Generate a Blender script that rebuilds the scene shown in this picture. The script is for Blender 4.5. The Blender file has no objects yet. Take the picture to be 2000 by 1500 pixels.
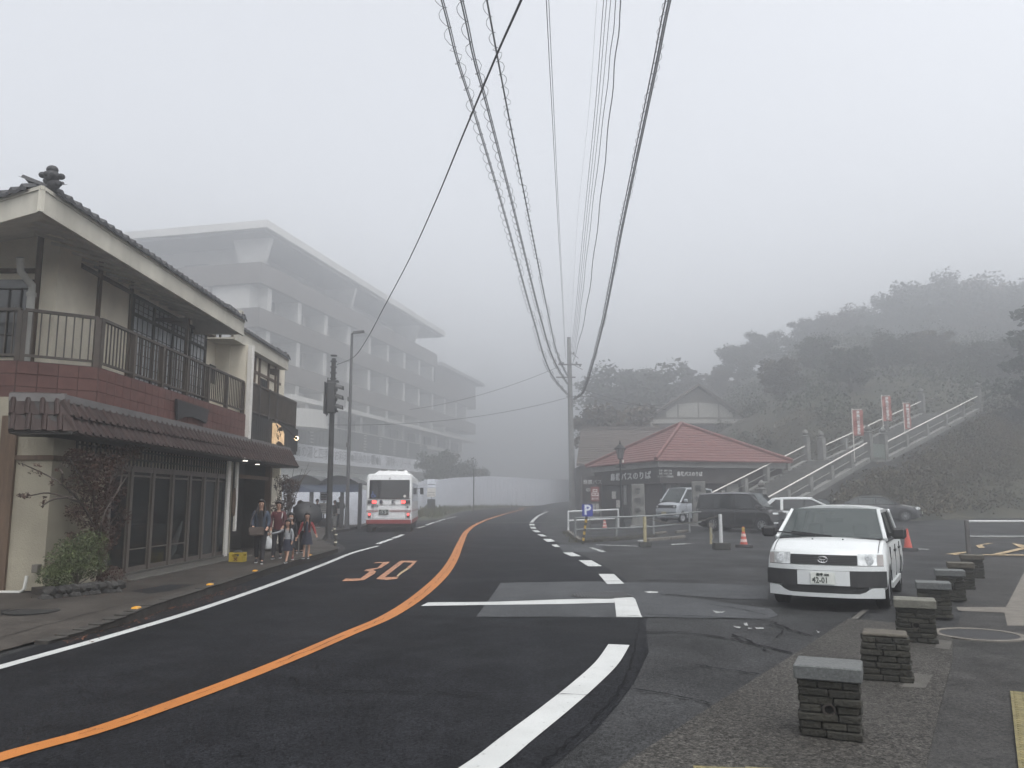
import bpy, bmesh, math, random
from math import radians, sin, cos, pi, sqrt, atan2
from mathutils import Vector, Matrix
random.seed(7)
SC = bpy.context.scene
COL = SC.collection

# ------------------------------------------------------------------ camera, sky, sun, exposure
PITCH = radians(8.07); FPX = 1600.0; CAMZ = 1.6
cam_d = bpy.data.cameras.new('camera'); cam = bpy.data.objects.new('camera', cam_d); COL.objects.link(cam)
cam.location = (0, 0, CAMZ); cam.rotation_euler = (radians(90) + PITCH, 0, 0)
cam_d.sensor_width = 36; cam_d.lens = 36*FPX/2000; cam_d.clip_start = 0.05; cam_d.clip_end = 3000
SC.camera = cam
W = bpy.data.worlds.new('World'); SC.world = W; W.use_nodes = True
wn = W.node_tree.nodes; wl = W.node_tree.links
sky = wn.new('ShaderNodeTexSky'); sky.sky_type = 'NISHITA'; sky.sun_disc = False
SUN_EL = radians(66); SUN_AZ = radians(150)
sky.sun_elevation = SUN_EL; sky.sun_rotation = SUN_AZ; sky.air_density = 1.0; sky.dust_density = 4.0; sky.ozone_density = 2.0
hs = wn.new('ShaderNodeHueSaturation'); hs.inputs['Saturation'].default_value = 0.16
wl.new(sky.outputs[0], hs.inputs['Color']); wl.new(hs.outputs[0], wn['Background'].inputs['Color'])
wn['Background'].inputs['Strength'].default_value = 0.15
sun_d = bpy.data.lights.new('sun', 'SUN'); sun_d.energy = 0.5; sun_d.angle = radians(40); sun_d.color = (1, 0.97, 0.93)
sun = bpy.data.objects.new('sun', sun_d); COL.objects.link(sun)
_sd = Vector((sin(SUN_AZ)*cos(SUN_EL), cos(SUN_AZ)*cos(SUN_EL), sin(SUN_EL)))
sun.rotation_euler = _sd.to_track_quat('Z', 'Y').to_euler(); sun.location = (0, 0, 60)
vs = SC.view_settings; vs.view_transform = 'Standard'; vs.look = 'None'; vs.gamma = 1; vs.use_curve_mapping = False
vs.exposure = 1.2
cy = SC.cycles; cy.use_denoising = True; cy.max_bounces = 7; cy.volume_bounces = 3; cy.diffuse_bounces = 3
cy.glossy_bounces = 3; cy.transmission_bounces = 4; cy.transparent_max_bounces = 12; cy.use_light_tree = True
cy.caustics_reflective = False; cy.caustics_refractive = False; cy.sample_clamp_indirect = 6
FOG = 0.0090

# ------------------------------------------------------------------ places read off the picture, in metres
def ray(px, py):
    a = (px-1000)/FPX; b = (750-py)/FPX
    return Vector((a, cos(PITCH)-b*sin(PITCH), sin(PITCH)+b*cos(PITCH)))
def G(px, py, z=0.0):                       # point of a level plane
    d = ray(px, py); t = (z-CAMZ)/d.z
    return Vector((d.x*t, d.y*t, z))
def A(px, py, y):                           # point at a given depth
    d = ray(px, py); t = y/d.y
    return Vector((d.x*t, y, CAMZ+d.z*t))
def AX(px, py, x):                          # point on a plane of given x
    d = ray(px, py); t = x/d.x
    return Vector((x, d.y*t, CAMZ+d.z*t))
def clamp(v, a=0.0, b=1.0): return max(a, min(b, v))
def sst(a, b, v):
    t = clamp((v-a)/(b-a)); return t*t*(3-2*t)
def H(x, y):                                # height of the paved ground
    zr = 0.012*max(0, y-60)
    zl = 0.03*clamp(y-32, 0, 18) + 0.012*max(0, y-60)
    return zr + (zl-zr)*sst(4.0, 9.0, x)

# ------------------------------------------------------------------ materials
MATS = {}
def mat(name, col, rough=0.6, metal=0.0, var=0.0, vscale=8.0, bump=0.0, bscale=60.0, spec=0.5, trans=0.0, emit=None, estr=0.0, coat=0.0, detail=4.0, col2=None, alpha=None, hue=0.0, stretch=None, rvar=0.0):
    if name in MATS: return MATS[name]
    m = bpy.data.materials.new(name); m.use_nodes = True; MATS[name] = m
    nt = m.node_tree; N = nt.nodes; L = nt.links; b = N['Principled BSDF']
    col = tuple(col)+(1,) if len(col) == 3 else col
    b.inputs['Base Color'].default_value = col
    b.inputs['Roughness'].default_value = rough; b.inputs['Metallic'].default_value = metal
    b.inputs['Specular IOR Level'].default_value = spec; b.inputs['Transmission Weight'].default_value = trans
    b.inputs['Coat Weight'].default_value = coat
    if alpha is not None: b.inputs['Alpha'].default_value = alpha
    if emit: b.inputs['Emission Color'].default_value = tuple(emit)+(1,); b.inputs['Emission Strength'].default_value = estr
    if var > 0 or bump > 0 or col2 or rvar > 0:
        tc = N.new('ShaderNodeTexCoord'); mp = N.new('ShaderNodeMapping')
        L.new(tc.outputs['Object'], mp.inputs[0])
        oi = N.new('ShaderNodeObjectInfo'); L.new(oi.outputs['Location'], mp.inputs['Location'])
        if stretch: mp.inputs['Scale'].default_value = stretch
    if var > 0 or col2:
        nz = N.new('ShaderNodeTexNoise'); nz.inputs['Scale'].default_value = vscale; nz.inputs['Detail'].default_value = detail; nz.inputs['Roughness'].default_value = .65
        L.new(mp.outputs[0], nz.inputs['Vector'])
        rp = N.new('ShaderNodeValToRGB'); rp.color_ramp.elements[0].position = 0.3; rp.color_ramp.elements[1].position = 0.7
        if col2: c0 = tuple(col2)+(1,); c1 = col
        else:
            c0 = tuple(c*(1-var) for c in col[:3])+(1,); c1 = tuple(min(1, c*(1+var)) for c in col[:3])+(1,)
        rp.color_ramp.elements[0].color = c0; rp.color_ramp.elements[1].color = c1
        L.new(nz.outputs['Fac'], rp.inputs[0])
        hv = N.new('ShaderNodeHueSaturation'); L.new(rp.outputs[0], hv.inputs['Color'])
        mr = N.new('ShaderNodeMapRange'); mr.inputs['To Min'].default_value = 1-hue; mr.inputs['To Max'].default_value = 1+hue
        L.new(oi.outputs['Random'], mr.inputs['Value']); L.new(mr.outputs[0], hv.inputs['Value'])
        L.new(hv.outputs[0], b.inputs['Base Color'])
    if rvar > 0:
        n3 = N.new('ShaderNodeTexNoise'); n3.inputs['Scale'].default_value = 1.3; n3.inputs['Detail'].default_value = 5
        L.new(mp.outputs[0], n3.inputs['Vector'])
        m3 = N.new('ShaderNodeMapRange'); m3.inputs['From Min'].default_value = .3; m3.inputs['From Max'].default_value = .7
        m3.inputs['To Min'].default_value = rough-rvar; m3.inputs['To Max'].default_value = rough+rvar
        L.new(n3.outputs['Fac'], m3.inputs['Value']); L.new(m3.outputs[0], b.inputs['Roughness'])
    if bump > 0:
        n2 = N.new('ShaderNodeTexNoise'); n2.inputs['Scale'].default_value = bscale; n2.inputs['Detail'].default_value = 3
        L.new(mp.outputs[0], n2.inputs['Vector'])
        bp = N.new('ShaderNodeBump'); bp.inputs['Strength'].default_value = bump; bp.inputs['Distance'].default_value = 0.02
        L.new(n2.outputs['Fac'], bp.inputs['Height']); L.new(bp.outputs[0], b.inputs['Normal'])
    return m

# ------------------------------------------------------------------ objects
OFF = {}
def tag(o, label=None, cat=None, group=None, kind=None):
    if label: o['label'] = label
    if cat: o['category'] = cat
    if group: o['group'] = group
    if kind: o['kind'] = kind
    return o
def thing(name, label, cat, loc=(0, 0, 0), rz=0.0, group=None, world=False):
    """an Empty at the base of a thing; world=True: parts are written in world coordinates"""
    o = bpy.data.objects.new(name, None); COL.objects.link(o); o.empty_display_size = .3
    o.location = loc; o.rotation_euler = (0, 0, rz); tag(o, label, cat, group)
    OFF[o] = Vector(loc) if world else Vector((0, 0, 0))
    return o
def link_mesh(name, me, m, parent=None, c=None, smooth=False):
    o = bpy.data.objects.new(name, me); COL.objects.link(o)
    if m is not None:
        ms = m if isinstance(m, (list, tuple)) else [m]
        if not me.materials:
            for q in ms: me.materials.append(q)
    c = Vector(c or (0, 0, 0))
    if parent is not None:
        o.parent = parent; o.location = c-OFF[parent]
    else: o.location = c
    OFF[o] = c
    return o

class MB:
    def __init__(s): s.v = []; s.f = []; s.m = []; s.cur = 0
    def add(s, vs, fs):
        b = len(s.v); s.v += [tuple(q) for q in vs]; s.f += [tuple(i+b for i in f) for f in fs]; s.m += [s.cur]*len(fs); return s
    def box(s, x0, y0, z0, x1, y1, z1):
        x0, x1 = min(x0, x1), max(x0, x1); y0, y1 = min(y0, y1), max(y0, y1); z0, z1 = min(z0, z1), max(z0, z1)
        return s.add([(x0,y0,z0),(x1,y0,z0),(x1,y1,z0),(x0,y1,z0),(x0,y0,z1),(x1,y0,z1),(x1,y1,z1),(x0,y1,z1)],
                     [(0,3,2,1),(4,5,6,7),(0,1,5,4),(1,2,6,5),(2,3,7,6),(3,0,4,7)])
    def cbox(s, c, u, v, w):                # centre and three half-extent vectors
        c, u, v, w = Vector(c), Vector(u), Vector(v), Vector(w)
        if u.cross(v).dot(w) < 0: u = -u
        P = [c-u-v-w, c+u-v-w, c+u+v-w, c-u+v-w, c-u-v+w, c+u-v+w, c+u+v+w, c-u+v+w]
        return s.add(P, [(0,3,2,1),(4,5,6,7),(0,1,5,4),(1,2,6,5),(2,3,7,6),(3,0,4,7)])
    def bar(s, p, q, w, h, up=(0, 0, 1)):   # rectangular bar from p to q, width w (sideways), height h (up)
        p, q = Vector(p), Vector(q); d = (q-p)
        a = d.normalized(); up = Vector(up)
        if abs(a.dot(up)) > .98: up = Vector((0, 1, 0))
        r = a.cross(up).normalized(); u = r.cross(a)
        return s.cbox((p+q)/2, d/2, r*w/2, u*h/2)
    def tube(s, pts, r, n=8, cap=True):
        pts = [Vector(p) for p in pts]; rs = r if isinstance(r, (list, tuple)) else [r]*len(pts)
        b = len(s.v); fs = []; prev = None
        for i, p in enumerate(pts):
            d = (pts[min(i+1, len(pts)-1)]-pts[max(i-1, 0)]).normalized()
            up = prev if prev is not None else (Vector((0, 0, 1)) if abs(d.z) < .9 else Vector((1, 0, 0)))
            x = (up-d*up.dot(d))
            if x.length < 1e-6: x = d.orthogonal()
            x.normalize(); y = d.cross(x); prev = x
            for k in range(n):
                a = 2*pi*k/n; s.v.append(tuple(p+(x*cos(a)+y*sin(a))*rs[i]))
        for i in range(len(pts)-1):
            for k in range(n):
                k2 = (k+1) % n; fs.append((b+i*n+k, b+i*n+k2, b+(i+1)*n+k2, b+(i+1)*n+k))
        if cap: fs.append(tuple(b+k for k in range(n))[::-1]); fs.append(tuple(b+(len(pts)-1)*n+k for k in range(n)))
        s.f += fs; s.m += [s.cur]*len(fs); return s
    def lathe(s, prof, c=(0, 0, 0), n=12, ax='z', cap=True):   # prof: [(r, h)]
        b = len(s.v); c = Vector(c)
        for r, h in prof:
            for k in range(n):
                a = 2*pi*k/n; u, v = r*cos(a), r*sin(a)
                q = (u, v, h) if ax == 'z' else ((h, u, v) if ax == 'x' else (v, h, u))
                s.v.append(tuple(c+Vector(q)))
        fs = []
        for i in range(len(prof)-1):
            for k in range(n):
                k2 = (k+1) % n; fs.append((b+i*n+k, b+i*n+k2, b+(i+1)*n+k2, b+(i+1)*n+k))
        if cap: fs.append(tuple(b+k for k in range(n))[::-1]); fs.append(tuple(b+(len(prof)-1)*n+k for k in range(n)))
        s.f += fs; s.m += [s.cur]*len(fs); return s
    def prism(s, poly, ext):                # poly: 3D points in a plane; ext: extrusion vector
        P = [Vector(q) for q in poly]; e = Vector(ext); n = len(P)
        nrm = Vector((0, 0, 0))
        for i in range(n): nrm += P[i].cross(P[(i+1) % n])
        if nrm.dot(e) > 0: P = P[::-1]
        vs = P+[q+e for q in P]
        return s.add(vs, [tuple(range(n)), tuple(range(n, 2*n))[::-1]]+[(i, i+n, (i+1) % n+n, (i+1) % n) for i in range(n)])
    def quad(s, *P): return s.add(P, [tuple(range(len(P)))])
    def mat(s, i): s.cur = i; return s
    def mesh(s, name, c):
        me = bpy.data.meshes.new(name)
        me.from_pydata([(x-c[0], y-c[1], z-c[2]) for x, y, z in s.v], [], s.f); 
        me.polygons.foreach_set('material_index', s.m)
        return me
    def build(s, name, m, parent=None, smooth=False, centre=True, label=None, kind=None, bevel=0.0, sangle=None):
        if centre:
            xs = [q[0] for q in s.v]; ys = [q[1] for q in s.v]; zs = [q[2] for q in s.v]
            c = Vector(((min(xs)+max(xs))/2, (min(ys)+max(ys))/2, (min(zs)+max(zs))/2 if parent is not None else min(zs)))
        else: c = Vector((0, 0, 0))
        me = s.mesh(name, c)
        if bevel > 0:
            bm = bmesh.new(); bm.from_mesh(me); bmesh.ops.remove_doubles(bm, verts=bm.verts, dist=1e-5)
            bmesh.ops.bevel(bm, geom=[e for e in bm.edges if len(e.link_faces) == 2 and e.calc_face_angle(0) > .5], offset=bevel, segments=1, affect='EDGES', clamp_overlap=True)
            bm.to_mesh(me); bm.free()
        if smooth or sangle:
            me.shade_smooth()
            if sangle is None: sangle = 40
            me.set_sharp_from_angle(angle=radians(sangle))
        o = link_mesh(name, me, m, parent, c)
        if label: o['label'] = label
        if kind: o['kind'] = kind
        return o
def struct(mb, name, m, **k):
    o = mb.build(name, m, None, **k)
    o['kind'] = 'structure'; return o
def dup_tree(o, parent=None, data=None):
    c = o.copy(); COL.objects.link(c)
    if parent is not None: c.parent = parent
    for ch in list(o.children): dup_tree(ch, c)
    return c
def grid_sheet(x0, x1, y0, y1, step, dz, hf=None):
    hf = hf or H; mb = MB(); nx = max(1, round((x1-x0)/step)); ny = max(1, round((y1-y0)/step))
    for j in range(ny+1):
        for i in range(nx+1):
            x = x0+(x1-x0)*i/nx; y = y0+(y1-y0)*j/ny; mb.v.append((x, y, hf(x, y)+dz))
    for j in range(ny):
        for i in range(nx):
            a = j*(nx+1)+i; mb.f.append((a, a+1, a+nx+2, a+nx+1)); mb.m.append(0)
    return mb
def ribbon(pts, w, dz, hf=None):            # painted line following the ground, with real corner cuts
    hf = hf or H; pts = [Vector((p[0], p[1], 0)) for p in pts]; mb = MB(); n = len(pts)
    for i, p in enumerate(pts):
        d = (pts[min(i+1, n-1)]-pts[max(i-1, 0)]).normalized(); s = Vector((-d.y, d.x, 0))
        ww = w[i] if isinstance(w, (list, tuple)) else w
        for k in (1, -1):
            q = p+s*k*ww/2; mb.v.append((q.x, q.y, hf(q.x, q.y)+dz))
    for i in range(n-1): mb.f.append((2*i, 2*i+1, 2*i+3, 2*i+2)); mb.m.append(0)
    return mb
def spline(pts, n=8):
    P = [Vector(p) for p in pts]; out = []
    for i in range(len(P)-1):
        a = P[max(i-1, 0)]; b = P[i]; c = P[i+1]; d = P[min(i+2, len(P)-1)]
        for k in range(n):
            t = k/n; out.append(.5*((2*b)+(c-a)*t+(2*a-5*b+4*c-d)*t*t+(3*b-3*c+d-a)*t*t*t))
    out.append(P[-1]); return out
def flat_poly(pts, dz, hf=None):
    hf = hf or H; mb = MB(); mb.v = [(p[0], p[1], hf(p[0], p[1])+dz) for p in pts]; mb.f = [tuple(range(len(pts)))]; mb.m = [0]
    nz = sum(pts[i][0]*pts[(i+1) % len(pts)][1]-pts[(i+1) % len(pts)][0]*pts[i][1] for i in range(len(pts)))
    if nz < 0: mb.f = [mb.f[0][::-1]]
    return mb
def text_mb(body, size, depth=0.004, sx=1.0, space=1.0, shear=0, bold=0.0, lines=1.0):
    """lettering as real raised geometry; returns verts/faces centred on x, baseline-centred on z plane XZ facing -Y"""
    cu = bpy.data.curves.new('t', 'FONT'); cu.body = body; cu.size = size; cu.extrude = depth; cu.resolution_u = 2
    cu.align_x = 'CENTER'; cu.align_y = 'CENTER'; cu.space_character = space; cu.offset = bold; cu.space_line = lines
    ob = bpy.data.objects.new('t', cu); COL.objects.link(ob)
    dg = bpy.context.evaluated_depsgraph_get(); me = bpy.data.meshes.new_from_object(ob.evaluated_get(dg))
    vs = [(v.co.x*sx, -v.co.z, v.co.y) for v in me.vertices]; fs = [tuple(p.vertices) for p in me.polygons]
    bpy.data.objects.remove(ob); bpy.data.curves.remove(cu); bpy.data.meshes.remove(me)
    return vs, fs
def put_text(body, size, at, right=(1, 0, 0), up=(0, 0, 1), name='lettering', m=None, parent=None, depth=0.004, sx=1.0, space=1.0, bold=0.0, lines=1.0, mb=None):
    vs, fs = text_mb(body, size, depth, sx, space, 0, bold, lines)
    r, u = Vector(right).normalized(), Vector(up).normalized(); n = r.cross(u).normalized(); at = Vector(at)
    M2 = mb or MB(); M2.add([at+r*x+n*(-y)+u*z for x, y, z in vs], fs)
    if mb is not None: return mb
    return M2.build(name, m, parent)
# ------------------------------------------------------------------ ground, road, markings, pavements
def GH(px, py, dz=0.0):
    z = 0.0
    for _ in range(30):
        if ray(px, py).z >= -1e-4: break
        p = G(px, py, z+dz); z = z*.4+.6*H(p.x, min(p.y, 300))
    return p
M_asph = mat('asphalt', (.0078, .0082, .0094), .78, var=.30, vscale=2.2, bump=.5, bscale=110, spec=.06, detail=9, rvar=.10)
M_asph_lot = mat('old_asphalt', (.019, .0195, .020), .70, var=.42, vscale=.8, bump=.6, bscale=80, spec=.12, detail=9, rvar=.14)
M_patch = mat('asphalt_patch', (.034, .036, .038), .62, var=.18, vscale=3, bump=.35, bscale=130, spec=.2, detail=8)
M_patch_dark = mat('asphalt_patch_dark', (.013, .014, .015), .8, var=.2, vscale=3, bump=.35, bscale=130, spec=.12)
def paint_mat(name, col, worn=(.03, .03, .03), thr=.36, sc=14.0):
    m = mat(name, col, .55, spec=.3); nt = m.node_tree; N = nt.nodes; L = nt.links; b = N['Principled BSDF']
    tc = N.new('ShaderNodeTexCoord'); nz = N.new('ShaderNodeTexNoise'); nz.inputs['Scale'].default_value = sc; nz.inputs['Detail'].default_value = 9; nz.inputs['Roughness'].default_value = .75
    L.new(tc.outputs['Object'], nz.inputs['Vector'])
    rp = N.new('ShaderNodeValToRGB'); rp.color_ramp.elements[0].position = thr-.025; rp.color_ramp.elements[1].position = thr+.025
    rp.color_ramp.elements[0].color = tuple(worn)+(1,); rp.color_ramp.elements[1].color = tuple(col)+(1,)
    L.new(nz.outputs['Fac'], rp.inputs[0])
    n2 = N.new('ShaderNodeTexNoise'); n2.inputs['Scale'].default_value = 2.2; n2.inputs['Detail'].default_value = 6
    L.new(tc.outputs['Object'], n2.inputs['Vector'])
    mx = N.new('ShaderNodeMix'); mx.data_type = 'RGBA'; mx.blend_type = 'MULTIPLY'; mx.inputs[0].default_value = .5
    L.new(rp.outputs[0], mx.inputs[6]); r2 = N.new('ShaderNodeValToRGB'); r2.color_ramp.elements[0].position = .3; r2.color_ramp.elements[0].color = (.72, .72, .72, 1); r2.color_ramp.elements[1].position = .6
    L.new(n2.outputs['Fac'], r2.inputs[0]); L.new(r2.outputs[0], mx.inputs[7]); L.new(mx.outputs[2], b.inputs['Base Color'])
    bp = N.new('ShaderNodeBump'); bp.inputs['Strength'].default_value = .4; bp.inputs['Distance'].default_value = .01
    n4 = N.new('ShaderNodeTexNoise'); n4.inputs['Scale'].default_value = 120; L.new(tc.outputs['Object'], n4.inputs['Vector']); L.new(n4.outputs['Fac'], bp.inputs['Height']); L.new(bp.outputs[0], b.inputs['Normal'])
    return m
M_white = paint_mat('white_road_paint', (.44, .45, .44), thr=.37, worn=(.10, .10, .10))
M_white_old = paint_mat('worn_white_road_paint', (.34, .35, .34), thr=.46, sc=9)
M_orange = paint_mat('orange_road_paint', (.37, .135, .028), thr=.385, sc=11, worn=(.09, .05, .03))
M_orange_old = paint_mat('faded_orange_road_paint', (.40, .19, .10), thr=.45, sc=7)
M_yellow_old = paint_mat('faded_yellow_road_paint', (.42, .31, .17), thr=.45, sc=7)

def asphalt_detail(m, speck=.5, wet=.5, scale=60):
    nt = m.node_tree; N = nt.nodes; L = nt.links; b = N['Principled BSDF']; src = b.inputs['Base Color'].links[0].from_socket
    tc = N.new('ShaderNodeTexCoord'); vo = N.new('ShaderNodeTexVoronoi'); vo.inputs['Scale'].default_value = scale; L.new(tc.outputs['Object'], vo.inputs['Vector'])
    rp = N.new('ShaderNodeValToRGB'); rp.color_ramp.elements[0].position = .0; rp.color_ramp.elements[1].position = 1; rp.color_ramp.elements[0].color = (1-speck, 1-speck, 1-speck, 1); rp.color_ramp.elements[1].color = (1+speck*2.4, 1+speck*2.4, 1+speck*2.4, 1)
    L.new(vo.outputs['Color'], rp.inputs[0]); mx = N.new('ShaderNodeMix'); mx.data_type = 'RGBA'; mx.blend_type = 'MULTIPLY'; mx.inputs[0].default_value = 1; L.new(src, mx.inputs[6]); L.new(rp.outputs[0], mx.inputs[7])
    # long worn bands and damp patches
    mp = N.new('ShaderNodeMapping'); mp.inputs['Scale'].default_value = (.55, .10, 1); L.new(tc.outputs['Object'], mp.inputs[0]); nz = N.new('ShaderNodeTexNoise'); nz.inputs['Scale'].default_value = 1.6; nz.inputs['Detail'].default_value = 7; L.new(mp.outputs[0], nz.inputs['Vector'])
    r2 = N.new('ShaderNodeValToRGB'); r2.color_ramp.elements[0].position = .35; r2.color_ramp.elements[1].position = .68; r2.color_ramp.elements[0].color = (.84, .84, .84, 1); r2.color_ramp.elements[1].color = (1.22, 1.22, 1.22, 1); L.new(nz.outputs['Fac'], r2.inputs[0])
    m2 = N.new('ShaderNodeMix'); m2.data_type = 'RGBA'; m2.blend_type = 'MULTIPLY'; m2.inputs[0].default_value = 1; L.new(mx.outputs[2], m2.inputs[6]); L.new(r2.outputs[0], m2.inputs[7]); L.new(m2.outputs[2], b.inputs['Base Color'])
    n3 = N.new('ShaderNodeTexNoise'); n3.inputs['Scale'].default_value = .55; n3.inputs['Detail'].default_value = 6; L.new(tc.outputs['Object'], n3.inputs['Vector']); mr = N.new('ShaderNodeMapRange'); mr.inputs['From Min'].default_value = .42; mr.inputs['From Max'].default_value = .62; mr.inputs['To Min'].default_value = .80; mr.inputs['To Max'].default_value = .80-wet; L.new(n3.outputs['Fac'], mr.inputs['Value']); L.new(mr.outputs[0], b.inputs['Roughness'])
for m_, sp, wt in ((M_asph, .8, .10), (M_asph_lot, .7, .16), (M_patch, .4, .1)): asphalt_detail(m_, sp, wt)
struct(grid_sheet(-220, 220, -18, 420, 4, 0), 'ground', M_asph_lot)
# main road
def road_left(y): return (-5.25 if y < 25 else -5.25-(sst(25, 40, y))*3.3+sst(52, 70, y)*3.0) + max(0, y-78)**2*.0045
RR = [(-20, -2.5), (3, -.9), (5, .14), (6.1, .62), (7.3, 1.02), (9, 1.45), (11, 1.74), (12.5, 2.05), (17, 2.3), (21, 2.25), (28, 1.9), (35, 1.62), (48, 1.5), (60, 2.3), (75, 3.2), (400, 3.2)]
def road_right(y):
    for (a, b), (c, d) in zip(RR, RR[1:]):
        if a <= y <= c: return b+(d-b)*(y-a)/(c-a)+max(0, y-74)**2*.0045
    return 0
mb = MB(); ys = [-15+i*.75 for i in range(220)]
for y in ys:
    a, b = road_left(y), road_right(y)
    for k in range(5):
        x = a+(b-a)*k/4; mb.v.append((x, y, H(x, y)+.004))
for j in range(len(ys)-1):
    for k in range(4):
        q = j*5+k; mb.f.append((q, q+1, q+6, q+5)); mb.m.append(0)
road = struct(mb, 'road', M_asph, centre=False); OFF[road] = Vector((0, 0, 0))
def mark(mb, name, m, parent=None): return mb.build(name, m, parent or road)
def gp(lst): return [GH(*p) for p in lst]
# asphalt patches
mark(flat_poly(gp([(978, 1139), (1150, 1136), (1275, 1139), (1420, 1142), (1500, 1145), (1500, 1172), (1420, 1170), (1255, 1158), (1258, 1207), (930, 1206), (955, 1172)]), .008), 'asphalt_patch', M_patch)
mark(flat_poly(gp([(1250, 1156), (1400, 1176), (1505, 1190), (1520, 1203), (1500, 1210), (1250, 1206)]), .0095), 'asphalt_patch', M_patch)
mark(flat_poly(gp([(1088, 1064), (1170, 1064), (1182, 1078), (1100, 1079)]), .008), 'asphalt_patch', M_patch)
mark(flat_poly(gp([(640, 1124), (672, 1123), (668, 1128), (636, 1128)]), .008), 'asphalt_patch', M_patch_dark)
# edge line on the left, solid then dashed
ed = spline([Vector((-5.45, 3.0, 0)), Vector((-5.15, 5.5, 0))]+gp([(0, 1305), (230, 1240), (400, 1188), (540, 1139), (640, 1100), (690, 1080), (738, 1067)]), 8)
mark(ribbon(ed, .145, .012), 'edge_line', M_white)
for a, b in [((737, 1063), (765, 1053)), ((768, 1052), (787, 1044.5)), ((815, 1032), (829, 1028)), ((832, 1026), (848, 1020.5)), ((851, 1019), (870, 1014)), ((873, 1013), (891, 1009))]:
    mark(ribbon(spline(gp([a, b]), 3), .20, .012), 'dash', M_white)
# orange centre line
oc = spline([Vector((-3.9, 3.6, 0)), Vector((-3.55, 4.4, 0))]+gp([(0, 1482), (200, 1425), (400, 1354), (560, 1291), (680, 1239), (760, 1204), (822, 1163), (866, 1122), (887, 1090), (900, 1060), (914, 1036), (940, 1020), (980, 1006), (1022, 994)])+[Vector((1.2, 108, 0)), Vector((6, 132, 0))], 7)
oc = [p for i, p in enumerate(oc) if i == 0 or (p-oc[i-1]).length > .05]
mark(ribbon(oc, [.17+.08*sst(5, 18, p.y) for p in oc], .012), 'centre_line', M_orange)
# dark crack following the centre line
cr = MB(); rc = random.Random(3)
M_crack = mat('crack', (.006, .006, .007), .9, spec=.1)
def crack(pts, w=.018, jit=.05, dz=.016, name='crack', step=.22, p=1.0):
    P = spline([Vector((q[0], q[1], 0)) for q in pts], 6); out = []
    for i in range(len(P)-1):
        n = max(1, int((P[i+1]-P[i]).length/step))
        for k in range(n): out.append(P[i].lerp(P[i+1], k/n)+Vector((rc.uniform(-jit, jit), rc.uniform(-jit, jit), 0)))
    M = MB(); run = []
    for q in out:
        if rc.random() < p: run.append(q)
        else:
            if len(run) > 2: r = ribbon(run, [w*.72*rc.uniform(.3, 1.3) for _ in run], dz); M.add(r.v, r.f)
            run = []
    if len(run) > 2: r = ribbon(run, [w*.72*rc.uniform(.3, 1.3) for _ in run], dz); M.add(r.v, r.f)
    if M.v: mark(M, name, M_crack)
crack([oc[i] for i in range(34, 86, 4)], .014, .02, p=.78, step=.12)
crack([oc[i] for i in range(8, 34, 4)], .007, .01, p=.6, step=.1)
crack(gp([(1250, 1210), (1238, 1270), (1222, 1330), (1212, 1345), (1170, 1400), (1100, 1460), (1050, 1500)]), .022, .02, step=.1)
crack(gp([(600, 1348), (700, 1352), (850, 1355), (1000, 1357), (1120, 1360), (1200, 1360)]), .022, .02, step=.1, p=.9)
crack(gp([(1212, 1345), (1300, 1358), (1400, 1378)]), .035, .015, step=.1)
crack(gp([(1260, 1236), (1340, 1238), (1420, 1248), (1480, 1262), (1560, 1280)]), .06, .03, step=.12)
crack(gp([(1262, 1202), (1400, 1207), (1500, 1215), (1540, 1232)]), .05, .03, step=.12)
crack(gp([(1360, 1300), (1420, 1310), (1490, 1320)]), .04, .03, step=.12, p=.9)
crack(gp([(930, 1207), (1000, 1207), (1100, 1206), (1200, 1206), (1255, 1204)]), .035, .01, step=.2, p=.95)
crack(gp([(1180, 1136), (1300, 1134), (1450, 1136), (1500, 1135)]), .06, .03, step=.2, p=.9)
crack(gp([(1370, 1101), (1420, 1104), (1480, 1103)]), .08, .05, step=.2, p=.9)
crack(gp([(480, 1330), (560, 1322), (590, 1345)]), .018, .03, step=.1, p=.8)
crack(gp([(40, 1432), (120, 1418), (200, 1395)]), .018, .03, step=.08, p=.7)
crack(gp([(770, 1330), (900, 1362), (1000, 1356)]), .018, .03, step=.1, p=.7)
for pts_, w_ in [([(1430, 1240), (1480, 1262), (1500, 1275)], .05), ([(1540, 1232), (1560, 1236), (1590, 1246)], .04), ([(1500, 1222), (1530, 1232), (1512, 1250)], .03), ([(1380, 1182), (1440, 1190), (1500, 1204)], .03), ([(1700, 1110), (1780, 1112), (1830, 1108)], .05), ([(1250, 1102), (1300, 1104), (1340, 1101)], .05), ([(1560, 1330), (1520, 1352), (1420, 1410), (1300, 1490)], .012), ([(1055, 1210), (1068, 1216), (1070, 1226)], .02)]: crack(gp(pts_), w_, .02, step=.1)
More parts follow.
